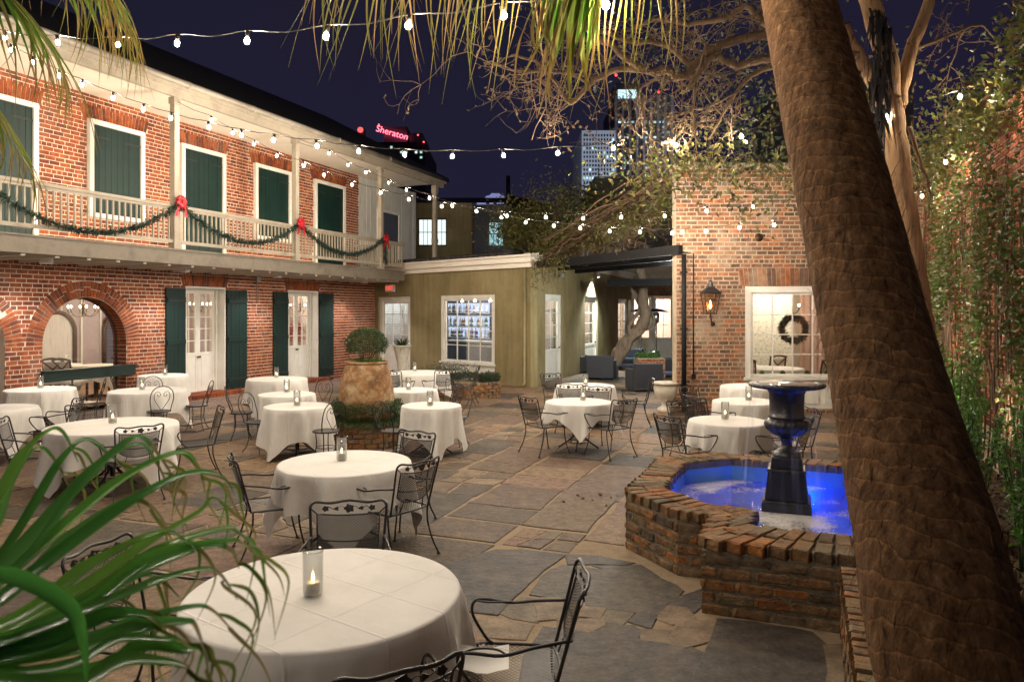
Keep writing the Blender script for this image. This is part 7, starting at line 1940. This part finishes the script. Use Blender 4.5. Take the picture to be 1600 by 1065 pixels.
LIMBS = [
 ([(1345, 90), (1280, 70), (1200, 56), (1132, 68), (1098, 90), (1062, 122), (1038, 109), (1008, 111), (959, 75), (930, 60)], 0.066, 0.036),
 ([(1340, 120), (1260, 100), (1200, 92), (1151, 103), (1117, 90), (1094, 109), (1075, 140)], 0.064, 0.030),
 ([(1100, 90), (1076, 100), (1038, 70), (985, 66), (950, 52), (900, 40)], 0.042, 0.020),
 ([(1010, 111), (963, 109), (922, 131), (892, 161), (870, 130), (843, 100), (800, 85)], 0.044, 0.016),
 ([(1330, 60), (1240, 60), (1192, 34), (1166, 11), (1132, 28), (1076, 38), (1030, 30), (990, 45)], 0.055, 0.022),
 ([(1260, 100), (1192, 109), (1151, 143), (1124, 188), (1110, 215)], 0.04, 0.008), ([(1100, 100), (1091, 120), (1083, 160), (1085, 195), (1076, 230)], 0.024, 0.006),
 ([(1040, 110), (1027, 124), (1000, 140), (1004, 180), (1003, 215)], 0.022, 0.006), ([(1250, 60), (1220, 20), (1180, -20), (1120, -60)], 0.05, 0.02),
 ([(922, 131), (890, 118), (850, 112), (800, 108), (760, 95), (725, 78)], 0.018, 0.004), ([(892, 161), (860, 150), (840, 135), (800, 118)], 0.012, 0.003),
 ([(1420, 200), (1440, 260), (1452, 300), (1446, 350)], 0.03, 0.008), ([(1425, 80), (1470, 60), (1530, 40), (1560, 70)], 0.03, 0.008), ([(1151, 143), (1110, 165), (1060, 180), (1020, 220), (980, 235)], 0.016, 0.005)]
TW = []
for k, (pts_, r0, r1) in enumerate(LIMBS):
    mb = MB(); dY = rt.uniform(-0.7, 0.9); S = limb(mb, [(x, y, 9.2 + dY * i / len(pts_)) for i, (x, y) in enumerate(pts_)], r0, r1); mb.build('limb', M['bark'], ct); TW += S[len(S) // 4:]
mb = MB(); lf = MB()
def twig(p, d, L, r, lev):
    P = [p]; q = Vector(p)
    for i in range(4):
        d = (d + rdir(rt) * 0.45).normalized(); q = q + d * L / 4; P.append(q)
    mb.tube(P, [r * (1 - 0.18 * i) for i in range(5)], 4, cap=False)
    if lev > 0:
        for i in range(3 if lev > 1 else 2): twig(P[rt.randrange(1, 5)], (d + rdir(rt) * 0.9).normalized(), L * rt.uniform(0.5, 0.8), r * 0.55, lev - 1)
    if rt.random() < 0.45:
        for i in range(3): add_leaf(lf, P[rt.randrange(2, 5)], rt.uniform(0.03, 0.07), rdir(rt), 0.6, rt)
for p in TW:
    for i in range(1):
        if rt.random() < 0.5: twig(p, (rdir(rt) + Vector((-0.35, 0, -0.15))).normalized(), rt.uniform(0.35, 0.8), rt.uniform(0.006, 0.013), 2)
kind(mb.build('twigs', M['bark'], ct), 'stuff'); kind(lf.build('sparse_leaves', M['leaf_dry'], ct), 'stuff')
mb = MB()
for (px, py, Y, sx, sz, n) in ((1040, 265, 10, 0.45, 0.22, 330), (1075, 250, 10, 0.3, 0.2, 160), (1000, 265, 10, 0.3, 0.2, 140), (1210, 285, 10, 0.4, 0.28, 260), (1185, 190, 10.5, 0.5, 0.6, 300), (1440, 270, 10, 0.35, 0.4, 260), (1460, 200, 10, 0.5, 0.5, 260), (1330, 150, 10.4, 0.8, 0.8, 300)):
    c = pt(px, py, Y)
    for i in range(n): add_leaf(mb, c + Vector((rt.gauss(0, sx), rt.gauss(0, 0.4), rt.gauss(0, sz))), rt.uniform(0.06, 0.12), rdir(rt), 0.5, rt)
kind(mb.build('crown', M['leaf_olive'], ct), 'stuff')
mb = MB()
for k in range(1500):
    c = rt.choice([(1130, 180, 0.7), (1200, 130, 0.6), (1080, 60, 0.8), (1160, 240, 0.5)]); add_leaf(mb, pt(c[0], c[1], 11.2) + Vector((rt.gauss(0, c[2]), rt.gauss(0, 0.4), rt.gauss(0, 0.4))), rt.uniform(0.06, 0.12), rdir(rt), 0.5, rt)
kind(mb.build('dark_leaves', M['leaf_dark'], ct), 'stuff')
# ragged dead bark hanging on the trunk
mb = MB()
for k in range(130):
    x_ = 1375 + rt.gauss(0, 9); y_ = rt.uniform(10, 190); p = pt(x_, y_, 8.95 + rt.uniform(-.05, .05))
    add_blade(mb, p, Vector((rt.uniform(-.3, .3), rt.uniform(-.4, .1), -1)), rt.uniform(0.2, 0.6), rt.uniform(0.02, 0.06), rt.uniform(-.3, .4), 5)
kind(mb.build('dead_bark', M['roof'], ct), 'stuff')

# ------------------------------------------------------------------ pergola and its vine
pg = thing('pergola', 'black timber pergola spanning from stucco corner to brick wing', 'pergola', (2.0, 18.5, 3.3))
def beam(a, b, w, h, name='beam'):
    mb = MB(); mb.bar(a, b, w, h); mb.build(name, M['black_paint'], pg)
cA, cB = Vector((0.75, 20.95, 3.50)), Vector((3.60, 15.72, 3.50))
beam(cA, cB, 0.12, 0.20)
for k in range(1, 3):
    o_ = Vector((0.3957, 1, 0)) * (1.65 * k); beam(cA + o_ + Vector((0.05, 0, 0.0)), cB + o_ - Vector((0.05, 0, 0)), 0.10, 0.16)
for k in range(2, 5):
    s_ = cA.lerp(cB, k / 5.0); beam(s_ + Vector((0, 0, 0.16)), s_ + Vector((0.3957, 1, 0)) * 4.2 + Vector((0, 0, 0.16)), 0.06, 0.10, 'rafter')
b2 = pt(950, 442, 23.6); beam(Vector((b2.x, 23.6, b2.z)), Vector((5.4, 22.4, b2.z)), 0.16, 0.22, 'low_beam')
vn = thing('climbing_vine', 'old twisted vine with thick trunk climbing over the black pergola', 'vine', tuple(pt(962, 592, 25.0)))
def vpt(px, py): return pt(px, py, 24.4)
for k, (pts_, r0, r1) in enumerate((([(960, 575), (966, 556), (975, 540), (990, 522), (1002, 508), (1008, 490), (1004, 470), (1006, 445), (1000, 420)], 0.24, 0.15), ([(964, 568), (978, 548), (985, 530), (998, 520), (1010, 505), (1004, 485)], 0.13, 0.09), ([(985, 526), (982, 510), (992, 495), (1000, 482), (996, 462), (985, 448), (978, 440)], 0.07, 0.04), ([(1006, 478), (1018, 490), (1024, 503), (1016, 512), (1004, 516)], 0.05, 0.05), ([(1000, 475), (990, 460), (984, 447)], 0.06, 0.03))):
    mb = MB(); S = smooth_path([vpt(*q) + Vector((0, 0.12 * sin(k * 2 + i), 0)) for i, q in enumerate(pts_)], 5); mb.tube(S, [(r0 + (r1 - r0) * i / (len(S) - 1)) * (1 + 0.10 * sin(i * 1.3)) for i in range(len(S))], 9); mb.build('trunk' if k == 0 else 'stem', M['vine_bark'], vn)
mb = MB(); rv = random.Random(14)
for k in range(150):                        # bundle of dry stems rising over the pergola to the brick wing
    f0 = rv.uniform(-0.05, 0.6); f1 = f0 + rv.uniform(0.25, 0.5); P = []
    oy = rv.gauss(0.5, 0.5); oz = rv.gauss(0, 0.13)
    for i in range(6):
        f = f0 + (f1 - f0) * i / 5; c = cA.lerp(cB, f); zz = 3.75 + 1.45 * max(0, f) ** 1.05
        P.append(Vector((c.x + 0.3957 * oy, c.y + oy, zz + oz + rv.gauss(0, 0.04))))
    mb.tube(smooth_path(P, 2), rv.uniform(0.006, 0.02), 4, cap=False)
for k in range(130):                        # hanging and tangled ends above the beam
    f = rv.uniform(0.3, 1.0); c = cA.lerp(cB, f) + Vector((0, rv.uniform(0, 1.2), 0)); z = 3.65 + rv.uniform(0, 1.2) * f; P = [Vector((c.x, c.y, z))]
    for i in range(5): P.append(P[-1] + Vector((rv.gauss(0, 0.10), rv.gauss(0, 0.06), rv.uniform(-0.14, 0.08))))
    mb.tube(smooth_path(P, 2), rv.uniform(0.004, 0.010), 4, cap=False)
kind(mb.build('dry_stems', M['dry_vine'], vn), 'stuff')
mb = MB()
for k in range(12000):
    f = rv.betavariate(1.2, 1.7) * 1.05 - 0.05; c = cA.lerp(cB, f); oy = abs(rv.gauss(0.5, 0.8)); zz = 3.72 + 1.15 * max(0, f) + rv.gauss(0, 0.22) + (0.35 if f < 0.45 else 0) * rv.random()
    add_leaf(mb, Vector((c.x + 0.3957 * oy + rv.gauss(0, 0.2), c.y + oy, max(zz, 3.58))), rv.uniform(0.05, 0.11), rdir(rv), 0.45, rv)
for k in range(700):                        # trails hanging over the stucco corner
    f = rv.uniform(-0.12, 0.25); c = cA.lerp(cB, f); add_leaf(mb, Vector((c.x + rv.gauss(0, .1), c.y - 0.25 + rv.gauss(0, .08), 3.6 - abs(rv.gauss(0, 0.38)) * (1 - f * 2))), rv.uniform(0.04, 0.09), rdir(rv), 0.5, rv)
for k in range(1500):                       # spilling over the top of the brick wing
    xx = 3.55 + abs(rv.gauss(0, 1.6)); add_leaf(mb, Vector((xx, 15.75 + rv.uniform(-.15, .3), 5.33 + rv.gauss(0, 0.13) - 0.25 * (rv.random() ** 3))), rv.uniform(0.05, 0.11), rdir(rv), 0.45, rv)
kind(mb.build('foliage', M['leaf_olive'], vn), 'stuff')
mb = MB()
for k in range(26):
    f = rv.uniform(-0.12, 0.2); c = cA.lerp(cB, f) + Vector((rv.gauss(0, .12), -0.25, 0)); P = [Vector((c.x, c.y, 3.62))]
    for i in range(6): P.append(P[-1] + Vector((rv.gauss(0, .05), rv.gauss(0, .03), -rv.uniform(0.05, 0.17))))
    mb.tube(P, 0.004, 4, cap=False)
kind(mb.build('hanging_tendrils', M['dry_vine'], vn), 'stuff')
# dense foliage standing behind the stucco roof
db = thing('roof_shrub', 'dense olive green shrub growing above the stucco roof', 'shrub', tuple(pt(890, 385, 24)))
mb = MB()
for k in range(9000):
    c = rv.choice([(840, 345, 23.5, 0.7, 0.42), (880, 330, 24.5, 0.8, 0.5), (930, 325, 25, 0.9, 0.5), (985, 330, 25, 0.9, 0.5), (805, 360, 23.2, 0.4, 0.3)]); p = pt(c[0], c[1], c[2])
    add_leaf(mb, p + Vector((rv.gauss(0, c[3]), rv.gauss(0, 0.5), rv.gauss(0, c[4]))), rv.uniform(0.08, 0.16), rdir(rv), 0.45, rv)
kind(mb.build('crown', M['leaf_olive'], db), 'stuff')
mb = MB()
for k in range(9):
    p = pt(830 + k * 18, 400, 24); mb.tube(smooth_path([p, p + Vector((rv.gauss(0, .3), 0, 0.6)), p + Vector((rv.gauss(0, .6), 0, 1.3))], 3), 0.03, 5)
mb.build('stems', M['vine_bark'], db)

# ------------------------------------------------------------------ ivy and shrubs on the garden wall
ri = random.Random(17)
iv = thing('ivy', 'green ivy covering the tall brick garden wall', 'ivy', tuple(W6.P(12, 0.02, 0.1)))
mb = MB()
for k in range(90):
    t = ri.uniform(7.5, 16.6); z = 0.1; P = []
    for i in range(9):
        P.append(W6.P(t, 0.025 + ri.uniform(0, 0.02), z)); t += ri.gauss(0, 0.13); z += ri.uniform(0.25, 0.65)
        if z > 5.1: break
    mb.tube(smooth_path(P, 2), ri.uniform(0.006, 0.018), 4, cap=False)
kind(mb.build('stems', M['dry_vine'], iv), 'stuff')
mb = MB(); md = MB()
patches = [(ri.uniform(7.2, 16.6), ri.uniform(0.3, 5.0), ri.uniform(0.25, 0.8)) for k in range(60)]
for k in range(10500):
    t, z, s = ri.choice(patches); t += ri.gauss(0, s * 0.6); z += ri.gauss(0, s)
    if z < 0.1 or z > 5.5 or t > 16.9: continue
    d = (W6.n * ri.uniform(0.2, 1) + rdir(ri) * 0.8 + Vector((0, 0, -0.3))).normalized()
    add_leaf(mb, W6.P(t, ri.uniform(0.02, 0.16) + (0.10 * ri.random() if z > 4.5 else 0), z), ri.uniform(0.045, 0.10), d, 0.65, ri)
kind(mb.build('leaves', M['leaf_ivy'], iv), 'stuff')
for k in range(5500):                        # overgrown top, browner
    t = ri.uniform(7.0, 16.9); z = 4.75 + abs(ri.gauss(0, 0.32)) + 0.35 * sin(t * 1.7)
    add_leaf(md, W6.P(t, ri.gauss(0.0, 0.22), z), ri.uniform(0.06, 0.13), rdir(ri), 0.5, ri)
kind(md.build('overgrown_top', M['leaf_olive'], iv), 'stuff')
SH = [(6.2, 0.70, 1.25, 0.32, 'bright leafy shrub at the very edge of the picture beside the palm'), (7.4, 0.85, 1.2, 0.32, 'bright leafy shrub showing low between palm trunk and ivy'), (8.9, 0.75, 1.15, 0.34, 'bright leafy shrub closest to the palm trunk'), (9.9, 0.55, 1.5, 0.28, 'tall bright shrub next to the one closest to the palm'), (11.2, 0.55, 1.3, 0.28, 'dense upright shrub in the middle of the planting bed'), (12.7, 0.5, 1.5, 0.30, 'tall upright shrub against the middle of the ivy wall'), (14.2, 0.5, 1.6, 0.28, 'narrow dark shrub before the ivy further back'), (15.6, 0.5, 1.7, 0.28, 'narrow shrub standing in the corner by the brick wing')]
for t, d, h, r_, lb in SH:
    b = W6.P(t, d, 0.05); o = thing('shrub', lb, 'shrub', tuple(b), 'shrubs along the ivy wall')
    mb = MB(); tips = []
    for k in range(16):
        a = ri.uniform(0, 2 * pi); e = r_ * ri.uniform(0.3, 1); P = smooth_path([b + Vector((0.04 * cos(a), 0.04 * sin(a), 0)), b + Vector((e * 0.5 * cos(a), e * 0.5 * sin(a), h * 0.45)), b + Vector((e * cos(a + .2), e * sin(a + .2), h * ri.uniform(0.75, 1.05)))], 5)
        mb.tube(P, 0.007, 4, cap=False); tips += P[3:]
    kind(mb.build('stems', M['leaf_grass'], o), 'stuff'); mb = MB()
    for k in range(1500):
        p = ri.choice(tips) + rdir(ri) * 0.09 * ri.random(); add_leaf(mb, p, ri.uniform(0.035, 0.075), (rdir(ri) + Vector((0, 0, 0.3))).normalized(), 0.42, ri)
    kind(mb.build('leaves', M['leaf_bright'] if t < 12 else M['leaf_ivy'], o), 'stuff')
mb = MB()
for k in range(3200):
    t = ri.uniform(4.5, 16.5); d = ri.uniform(0.05, 1.15); p = W6.P(t, d, 0.055 + ri.random() * 0.03)
    add_leaf(mb, p, ri.uniform(0.04, 0.10), Vector((ri.uniform(-1, 1), ri.uniform(-1, 1), ri.uniform(-.1, .35))).normalized(), 0.5, ri)
kind(mb.build('leaf_litter', M['litter'], bed), 'stuff')
# pale edging sticks in the bed
for k, (px, py) in enumerate(((1497, 722), (1517, 745))):
    a = pt(px, py, 8.2); a = gp(px, py, 0.08); mb = MB(); mb.bar(a - Vector((0.10, 0.16, 0)), a + Vector((0.10, 0.16, 0)), 0.06, 0.05); o = mb.solo('edging_stone', M['jar_white'], tuple(a)); tag(o, 'pale edging stone lying in the planting bed beside the palm, ' + ('farther one' if k == 0 else 'nearer one'), 'stone')

# ------------------------------------------------------------------ the city behind
def tower(name, label, cat, px0, px1, ytop, Y, depth, mat, rows, cols, ybot, litp, wmat, lits, seed, wfrac=(0.55, 0.55), skew=0.0, rowband=()):
    x0, x1 = (px0 - CX) / F * Y, (px1 - CX) / F * Y; zt = H + (HY - ytop) / F * Y; zb = H + (HY - ybot) / F * Y
    o = thing(name, label, cat, ((x0 + x1) / 2, Y, 0)); mb = MB(); mb.box(((x0 + x1) / 2, Y + depth / 2, zt / 2), (x1 - x0, depth, zt)); mb.build('wall', mat, o)
    r = random.Random(seed); dk = MB(); cw, ch = (x1 - x0) * 0.94 / cols, (zt * 0.985 - zb) / rows
    for j in range(rows):
        for i in range(cols):
            cx_ = x0 + (x1 - x0) * 0.03 + cw * (i + 0.5); cz = zb + ch * (j + 0.5); lit = r.random() < litp or j in rowband and r.random() < 0.85
            m_ = MB() if lit else dk; w_, h_ = cw * wfrac[0], ch * wfrac[1]
            m_.box((cx_, Y - 0.05, cz), (w_, 0.3, h_))
            if lit: m_.build('lit_window', r.choice(lits), o)
    if dk.f: kind(dk.build('dark_windows', wmat, o), 'stuff')
    return o, x0, x1, zt
DKW = surf('night_window', [(0.01, 0.012, 0.02)], 2, 2, 0.3)
LIT = [emit('window_cool', (0.6, 0.9, 1.0), 1.1, False), emit('window_dim', (0.5, 0.8, 0.85), 0.5, False), emit('window_green', (0.6, 1.0, 0.85), 0.7, False)]
tw1 = surf('tower_facade', [(0.50, 0.55, 0.66), (0.60, 0.64, 0.74)], 0.05, 3, 0.8, pos=True); tw2 = surf('tower_dark', [(0.05, 0.048, 0.06), (0.08, 0.075, 0.09)], 0.05, 3, 0.6, pos=True)
def floodlight(parent, p, aim_p, power, color, size):  # added lamps, out of view, put in to light the far facades
    p = Vector(p); v = (Vector(aim_p) - p).normalized(); mb = MB(); mb.tube([p - v * 1.2, p], 0.6, 8); mb.tube([(p.x, p.y, 0), p - v * 0.6], 0.15, 6); mb.build('floodlight', M['black_paint'], parent)
    lamp('lamp_light', 'SPOT', p + v * 0.1, power, color, parent, aim=aim_p, spot_size=radians(size), spot_blend=0.4, shadow_soft_size=0.5)
tA, ax0, ax1, azt = tower('white_tower', 'pale high-rise with a regular grid of small windows', 'tower', 909, 962, 204, 420, 60, tw1, 17, 11, 322, 0.07, DKW, LIT, 1, rowband=(6,))
o, x0, x1, zt = tower('dark_tower', 'dark ribbed high-rise with scattered lit offices behind the branches', 'tower', 962, 1050, 150, 520, 70, tw2, 22, 12, 330, 0.10, DKW, LIT, 2, (0.6, 0.4), rowband=(14, 17))
RIB = surf('tower_rib', [(0.20, 0.20, 0.25), (0.26, 0.26, 0.32)], 0.05, 3, 0.7, pos=True)
floodlight(tA, ((ax0 + ax1) / 2 - 25, 300, 9), ((ax0 + ax1) / 2, 420, 74), 4.2e5, (0.86, 0.92, 1.0), 42)
floodlight(o, ((x0 + x1) / 2 + 10, 440, 9), ((x0 + x1) / 2, 520, 110), 2.6e5, (0.86, 0.9, 1.0), 60)
for k in range(9):
    mb = MB(); xx = x0 + (x1 - x0) * k / 8; mb.box((xx, 519.5, zt / 2), (1.6, 2.0, zt)); mb.build('rib', RIB, o)
mb = MB(); mb.box((x0 + 9, 545, zt + 4), (17, 40, 14)); mb.build('crown_box', tw2, o); mb = MB(); mb.box((x0 + 8, 519, zt + 1), (13, 1.0, 6)); mb.build('lit_window', LIT[0], o)
for dx, dz in ((0, 14), (30, 2)):
    mb = MB(); mb.sphere((x0 + dx, 518, zt + dz), 0.9, 6, 4); mb.build('beacon', emit('beacon_red', (1, 0.05, 0.05), 4, False), o)
ho, hx0, hx1, hzt = tower('hotel_tower', 'dark hotel block with a glowing red name sign on its roof', 'tower', 590, 664, 222, 330, 50, surf('hotel_dark', [(0.07, 0.055, 0.07), (0.10, 0.08, 0.10)], 0.05, 3, 0.8, pos=True), 3, 9, 250, 0.35, DKW, LIT, 3, (0.45, 0.4))
for a, b, zt_ in ((600, 636, 198), (640, 660, 208)):
    xa, xb = (a - CX) / F * 335, (b - CX) / F * 335; z0_ = hzt + 0.01; z1_ = H + (HY - zt_) / F * 335; mb = MB(); mb.box(((xa + xb) / 2, 350, (z0_ + z1_) / 2), (xb - xa, 30, z1_ - z0_)); mb.build('roof_house', surf('hotel_roof', [(0.16, 0.12, 0.15), (0.20, 0.15, 0.18)], 0.05, 3, 0.8, pos=True), ho)
SR = emit('neon_red', (1.0, 0.16, 0.24), 3.0)
sp0 = pt(613, 208, 333.5); text_obj('Sheraton', 4.1, SR, ho, sp0 + Vector((0, -0.2, 0)), Vector((1, 0, -0.34)), Vector((0.2, 0, 1)), 0.1)
sg = pt(563, 203, 330); lg = MB(); lg.lathe([(0.0, -1.3), (1.0, -0.9), (1.35, 0.0), (1.0, 0.9), (0.0, 1.3)], sg, 10); hl = thing('hotel_sign', 'small round red neon sign beside the gallery roof', 'sign', tuple(sg)); lg.build('glow_disc', emit('neon_disc', (1.0, 0.10, 0.10), 1.6, False), hl); mb = MB(); mb.box(sg + Vector((0, 3, -6)), (3, 3, 14)); mb.build('sign_mast', tw2, hl)
for px, py in ((592, 195), (653, 211), (662, 222)):
    mb = MB(); mb.sphere(pt(px, py, 329), 0.35, 6, 4); mb.build('beacon', emit('beacon_red', (1, 0.1, 0.1), 4, False), ho)
# house beyond the gallery with bright windows
gh = thing('green_house', 'olive clapboard house with two bright windows above the stucco roof', 'house', tuple(pt(690, 400, 33))[:2] + (0,))
YH = 33.0; WH = Wall(((640 - CX) / F * YH, YH), (1, 0), (0, -1)); sh_ = lambda px: WH.s_at(px)
w_a, w_b = (sh_(655), sh_(697)), (sh_(764), sh_(786)); zwa = (WH.z_at(680, 383), WH.z_at(680, 343)); zwb = (WH.z_at(775, 383), WH.z_at(775, 346))
mb = MB(); WH.box(mb, sh_(600), sh_(738), -4, 0, 0, WH.z_at(690, 319)); mb.build('wall', M['olive'], gh)
mb = MB(); WH.box(mb, sh_(738.2), sh_(800), -4, -0.3, 0, WH.z_at(770, 318)); mb.build('side_wall', M['room_dark'], gh)
z_ = WH.z_at(690, 319); zr_ = WH.z_at(690, 385)
while zr_ < z_ - 0.05:
    mb = MB(); WH.box(mb, sh_(640), sh_(737), 0.0, 0.02 + rv.uniform(0, .006), zr_, zr_ + 0.27); mb.build('clapboard', M['olive'], gh); zr_ += 0.28
mb = MB(); a = WH.P(sh_(600), 0.3, z_ + 0.02); b = WH.P(sh_(800), 0.3, z_ + 0.02); mb.add([a, b, WH.P(sh_(800), -4, z_ + 0.9), WH.P(sh_(600), -4, z_ + 0.9)], [(0, 1, 2, 3)]); mb.build('roof', M['roof'], gh)
for (a, b), (z0, z1), d in ((w_a, zwa, 0.03), (w_b, zwb, -0.27)):
    m_ = (a + b) / 2; half = ((a, m_ - 0.03), (m_ + 0.03, b)) if d > 0 else ((a, b),)
    for s_, e_ in half:
        mb = MB(); WH.box(mb, s_ - 0.05, e_ + 0.05, d, d + 0.05, z1, z1 + 0.06); WH.box(mb, s_ - 0.05, e_ + 0.05, d, d + 0.05, z0 - 0.06, z0); WH.box(mb, s_ - 0.05, s_, d, d + 0.05, z0, z1); WH.box(mb, e_, e_ + 0.05, d, d + 0.05, z0, z1)
        f_ = mb.build('window', M['dark_metal'], gh)
        for i in range(3):
            for j in range(2):
                mb = MB(); x_ = s_ + (e_ - s_) * i / 3; WH.box(mb, x_ + 0.015, x_ + (e_ - s_) / 3 - 0.015, d + 0.005, d + 0.015, z0 + (z1 - z0) * j / 2 + 0.02, z0 + (z1 - z0) * (j + 1) / 2 - 0.02); mb.build('pane', emit('lit_pane_a', (0.75, 0.95, 0.92), 1.15, False) if d > 0 else emit('lit_pane_b', (0.45, 0.80, 0.85), 0.7, False), f_)
# pale gabled facade and dark roofs further off
fh = thing('mission_facade', 'bluish white stepped gable facade far beyond the stucco roof', 'house', tuple(pt(775, 330, 90))[:2] + (0,))
def fpoly(pts_, Y, d, mat, name, parent):
    P = [pt(x, y, Y) for x, y in pts_]; mb = MB(); n = len(P); q = [p + Vector((0, d, 0)) for p in P]; mb.add(P + q, [tuple(reversed(range(n))), tuple(range(n, 2 * n))] + [(i, (i + 1) % n, n + (i + 1) % n, n + i) for i in range(n)]); mb.build(name, mat, parent)
BLU = surf('blue_white_plaster', [(0.55, 0.56, 0.70), (0.66, 0.67, 0.80)], 0.3, 4, 0.8, pos=True)
floodlight(fh, tuple(pt(772, 330, 76))[:2] + (9.5,), tuple(pt(772, 311, 90)), 5200, (0.55, 0.60, 1.0), 75)  # added, unseen lamp that brightens the gable
fpoly([(745, 322), (745, 312), (757, 310), (760, 306), (765, 305), (768, 302), (780, 302), (783, 305), (788, 306), (790, 310), (797, 311), (797, 322)], 90, 4, BLU, 'wall', fh)
for px in (762, 773.5, 790): fpoly([(px - 2.5, 319), (px - 2.5, 310.5), (px + 2.5, 310.5), (px + 2.5, 319)], 89.9, 0.3, DKW, 'window', fh)
dr = thing('dark_roof_house', 'dark gabled roof standing beyond the stucco building', 'house', tuple(pt(820, 330, 60))[:2] + (0,))
fpoly([(700, 345), (700, 322), (795, 318), (797, 305), (830, 312), (862, 325), (862, 345)], 60, 6, M['roof'], 'roof', dr); fpoly([(700, 400), (700, 345.2), (862, 345.2), (862, 400)], 60.5, 5, M['room_dark'], 'wall', dr)
mb = MB(); mb.tube([pt(794, 340, 58), pt(794, 275, 58)], 0.16, 8); mb.build('chimney_pipe', M['roof'], dr)
gb = thing('grey_parapet_building', 'grey building with a dentilled cornice behind the vine', 'building', tuple(pt(1090, 300, 40))[:2] + (0,))
YG = 40.0; WG = Wall(((934 - CX) / F * YG, YG), (1, 0), (0, -1)); sg_ = lambda px: WG.s_at(px); GM = surf('grey_stucco', [(0.16, 0.15, 0.15), (0.22, 0.21, 0.20)], 0.5, 5, 0.9, 0.1, pos=True)
zg = WG.z_at(1000, 277); mb = MB(); WG.box(mb, 0, sg_(1420), -8, 0, 0, zg - 0.9); mb.build('wall', GM, gb); mb = MB(); WG.box(mb, -0.2, sg_(1420), -8, 0.25, zg - 0.35, zg); WG.box(mb, -0.1, sg_(1420), -8, 0.12, zg - 0.9, zg - 0.36); mb.build('cornice', GM, gb)
t = 0.1
while t < sg_(1240):
    mb = MB(); WG.box(mb, t, t + 0.16, 0.12, 0.25, zg - 0.6, zg - 0.352); mb.build('dentil', GM, gb); t += 0.36
mb = MB(); WG.box(mb, sg_(1235), sg_(1420), -6, 0.5, zg - 0.8, WG.z_at(1300, 120)); mb.build('upper_wall', GM, gb)
